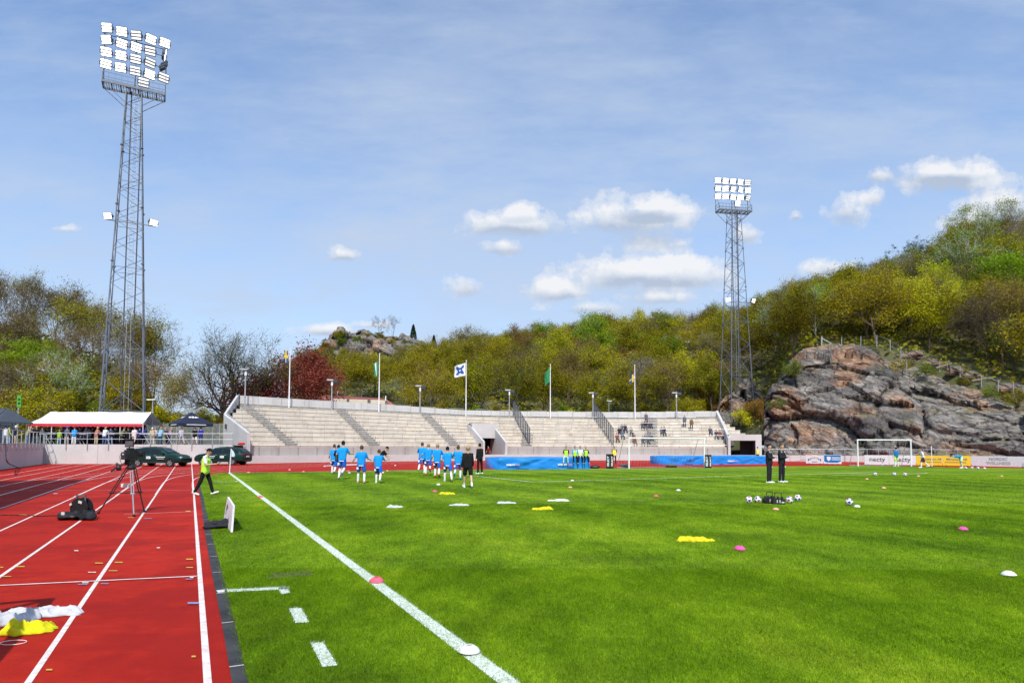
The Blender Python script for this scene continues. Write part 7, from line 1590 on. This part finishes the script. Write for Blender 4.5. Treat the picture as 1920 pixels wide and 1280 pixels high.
# ---- marker discs
def disc_mesh(): m_ = MB(); m_.lathe((0, 0, 0), [(.096, .0), (.098, .006), (.072, .035), (.034, .058), (.028, .058), (.03, .05), (.066, .030), (.092, .002)], 26); return m_
dm = disc_mesh().mesh('marker_disc', M_white, True)
PINK = cm((.80, .12, .18)); PK2 = cm((.85, .10, .36)); SAL = cm((.85, .38, .28))
CN = [(706, 1092, PINK, 'pink marker disc on the touchline, halfway along it'), (488, 932.5, PINK, 'pink marker disc far up the touchline near the corner'), (815, 922, PINK, 'pink marker disc left of the far yellow bib'), (1069, 914.5, SAL, 'salmon marker disc in front of the penalty area, below the white one'), (1230, 931, PINK, 'pink marker disc in the middle of the pitch, left of the bottle carriers'), (1387, 1031, PK2, 'hot pink marker disc beside the nearest yellow bib'), (1806, 993, PK2, 'hot pink marker disc at the right, halfway down'), (1454.5, 956, SAL, 'salmon marker disc in front of the bottle carriers'), (1657, 915.5, SAL, 'salmon marker disc behind the single football'), (1625.5, 898.6, SAL, 'small salmon marker disc in front of the penalty arc'),
      (880, 1225, M_white, 'white marker disc lying on the near end of the touchline'), (1891, 1080, M_white, 'white marker disc alone near the right edge'), (1607, 950.5, M_white, 'white marker disc touching the single football'), (822, 909, M_white, 'white marker disc behind the pink one near the running players'), (1073, 901.5, M_white, 'white marker disc on the penalty line'), (1272, 920, M_white, 'white marker disc in mid pitch, left of the coaches'), (1722, 893, SAL, 'salmon marker disc at the right end of the penalty arc'), (1878, 893, SAL, 'pale marker disc near the right edge in front of the long white board'),
      (466, 886, SAL, 'salmon marker disc near the corner flag'), (543, 881, SAL, 'salmon disc on the track edge, right of the corner flag'), (569, 884.8, SAL, 'salmon disc on the goal line left of the running players'), (653, 883, PINK, 'pink disc on the goal line behind the left runners'), (655, 886.8, M_white, 'white disc on the goal line right of the tallest runner'), (726, 883, SAL, 'salmon disc on the goal line behind the coach in black tee'), (741, 873, M_white, 'small white disc on the red track behind the players'), (718, 886.5, M_white, 'white disc behind the player in mid stride')]
for (px, y, m_, lab) in CN:
    o = link('marker_disc', dm); o.location = G(px, y); o.location.z = .012 if y < 1000 else .02; setmat(o, m_); tag(o, lab, 'marker disc', 'marker discs on the pitch'); o.rotation_euler = (R(rb2.uniform(-3, 3)), R(rb2.uniform(-3, 3)), 0)
# ---- bibs and cloths lying about
def cloth(px, y, L, Wd, rz, col, lab, seed, hgt=.07, name='bib', nx=46, ny=26, cat='bib', grp='training bibs on the ground'):
    V_ = []; F_ = []; r_ = np.random.default_rng(seed)
    for i in range(nx+1):
        for j in range(ny+1):
            a, b_ = i/nx*2-1, j/ny*2-1; sx = .5+.5*(1-abs(a)**3)*(.75+.35*noise.noise(Vector((a*1.6, seed, 0)))); x = a*L/2*(1+.12*noise.noise(Vector((b_*2, seed+3, 0)))); yy = b_*Wd/2*sx*(1+.28*noise.noise(Vector((a*3.0, seed+9+b_*.6, 0))))+.22*Wd*noise.noise(Vector((a*2.1, seed+7, 0)))
            q1 = 1-abs(noise.noise(Vector((x*3.2+yy*4+seed, yy*6-x*3, 0))))*2.2; q2 = 1-abs(noise.noise(Vector((x*6-yy*7+seed*2, yy*9+x*5, 4))))*2.4; w1 = noise.noise(Vector((x*2.5+seed, yy*4, 9))); ed = (1-abs(a)**8)*(1-abs(b_)**8)
            V_.append((x, yy, max(.004, .006+ed*hgt*(.22+.5*w1+.50*max(0, q1)**2+.28*max(0, q2)**2))))
    for i in range(nx):
        for j in range(ny): q = i*(ny+1)+j; F_.append((q, q+ny+1, q+ny+2, q+1))
    me = npmesh(name, np.array(V_), np.array(F_), cm(col), smooth=True); o = link(name, me); o.location = G(px, y); o.rotation_euler = (0, 0, R(rz)); s_ = o.modifiers.new('s', 'SOLIDIFY'); s_.thickness = .006; tag(o, lab, cat, grp); return o
YEL = (.60, .53, .02)
cloth(741, 951, .50, .34, 20, (.52, .54, .57), 'small crumpled white bib, leftmost on the grass', 2); cloth(861, 947.5, .62, .30, -5, (.52, .54, .57), 'white bib second from the left on the grass', 3); cloth(950, 943.5, .62, .28, 8, (.52, .54, .57), 'white bib third from the left on the grass', 4); cloth(1047, 939, .70, .20, 0, (.76, .77, .78), 'long narrow folded white bib on the grass', 5)
cloth(838, 926.5, .62, .28, -8, YEL, 'yellow bib farthest away, behind the white ones', 6, hgt=.10); cloth(1017, 955.5, .62, .28, 6, YEL, 'yellow bib in the middle below the folded white one', 7, hgt=.09); cloth(1304, 1014, .72, .34, 4, YEL, 'yellow bib nearest, beside the hot pink marker disc', 8, hgt=.09)
o = cloth(74, 1153, .82, .24, 8, (.50, .51, .54), 'long twisted white shirt sleeve lying across the lane line', 12, hgt=.085, name='white_shirt', nx=80, ny=40, cat='shirt', grp=None); o = cloth(14, 1168, .50, .40, 25, (.46, .48, .52), 'crumpled white shirt body next to the yellow bib at the left edge', 14, hgt=.12, name='white_shirt', nx=70, ny=50, cat='shirt', grp=None)
cloth(52, 1184, .46, .34, 20, (.58, .56, .015), 'yellow bib with black print lying on the red track at the left', 15, hgt=.10, nx=80, ny=60, grp=None)
m_ = MB(); g_ = G(25, 1206); m_.path([g_+Vector((math.cos(a)*.11, math.sin(a)*.07, .012)) for a in np.linspace(0, 6.283, 20)], .003, 5); tag(m_.build('cord', M_white), 'thin white cord loop lying below the yellow bib', 'cord')
# ---- bottle carriers
for (px, y, rz, lab) in ((1443, 943.2, 10, 'black bottle carrier full of bottles, the left one of the pair'), (1459, 944.8, -6, 'black bottle carrier full of bottles, the right one of the pair')):
    e = empty('bottle_carrier', G(px, y), R(rz), lab, 'bottle carrier', 'bottle carriers'); m_ = MB(); w, d, h_ = .36, .24, .15
    m_.box((0, 0, .012), (w, d, .024)); m_.box((0, -d/2, .09), (w, .012, .15)); m_.box((0, d/2, .09), (w, .012, .15)); m_.box((-w/2, 0, .09), (.012, d, .15)); m_.box((w/2, 0, .09), (.012, d, .15)); m_.build('crate', M_black, e); hd_ = MB(); hd_.path([(-.1, 0, .12), (-.1, 0, .36), (.1, 0, .36), (.1, 0, .12)], .011, 6); hd_.build('handle', M_black, e)
    for ix in range(3):
        for iy in range(2):
            b = MB(); b.lathe((-.12+ix*.12, -.06+iy*.12, .02), [(0, 0), (.035, 0), (.035, .15), (.02, .18), (.018, .22), (0, .22)], 10); bo = b.build('bottle', cm((.03, .03, .035)), e, True)
    m_ = MB(); m_.box((-.06, -d/2-.008, .10), (.03, .006, .09)); m_.box((.02, -d/2-.008, .10), (.03, .006, .09)); m_.box((.11, -d/2-.008, .07), (.08, .006, .04)); m_.build('label', cm((.5, .52, .55)), e)
# two small equipment crates behind the goal line
for (px, y, lab) in ((1173, 876.5, 'grey photographer kit pile left of the goal post'), (1259, 875.8, 'dark low kit pile behind the middle of the goal')):
    o = lump((0, 0, .15), .3, (1.5, .7, .6), px).build('kit_pile', cm((.12, .12, .13)), None, True); o.location = G(px, y); tag(o, lab, 'bag')
# red and white barrier rope line on the track behind the running players
m_ = MB(); m_.path([G(608, 873.8, .03), G(626, 872.2, .03), G(670, 870.6, .03)], .06, 5); tag(m_.build('white_beam', M_white), 'white board edge lying on the track behind the left runners', 'beam')
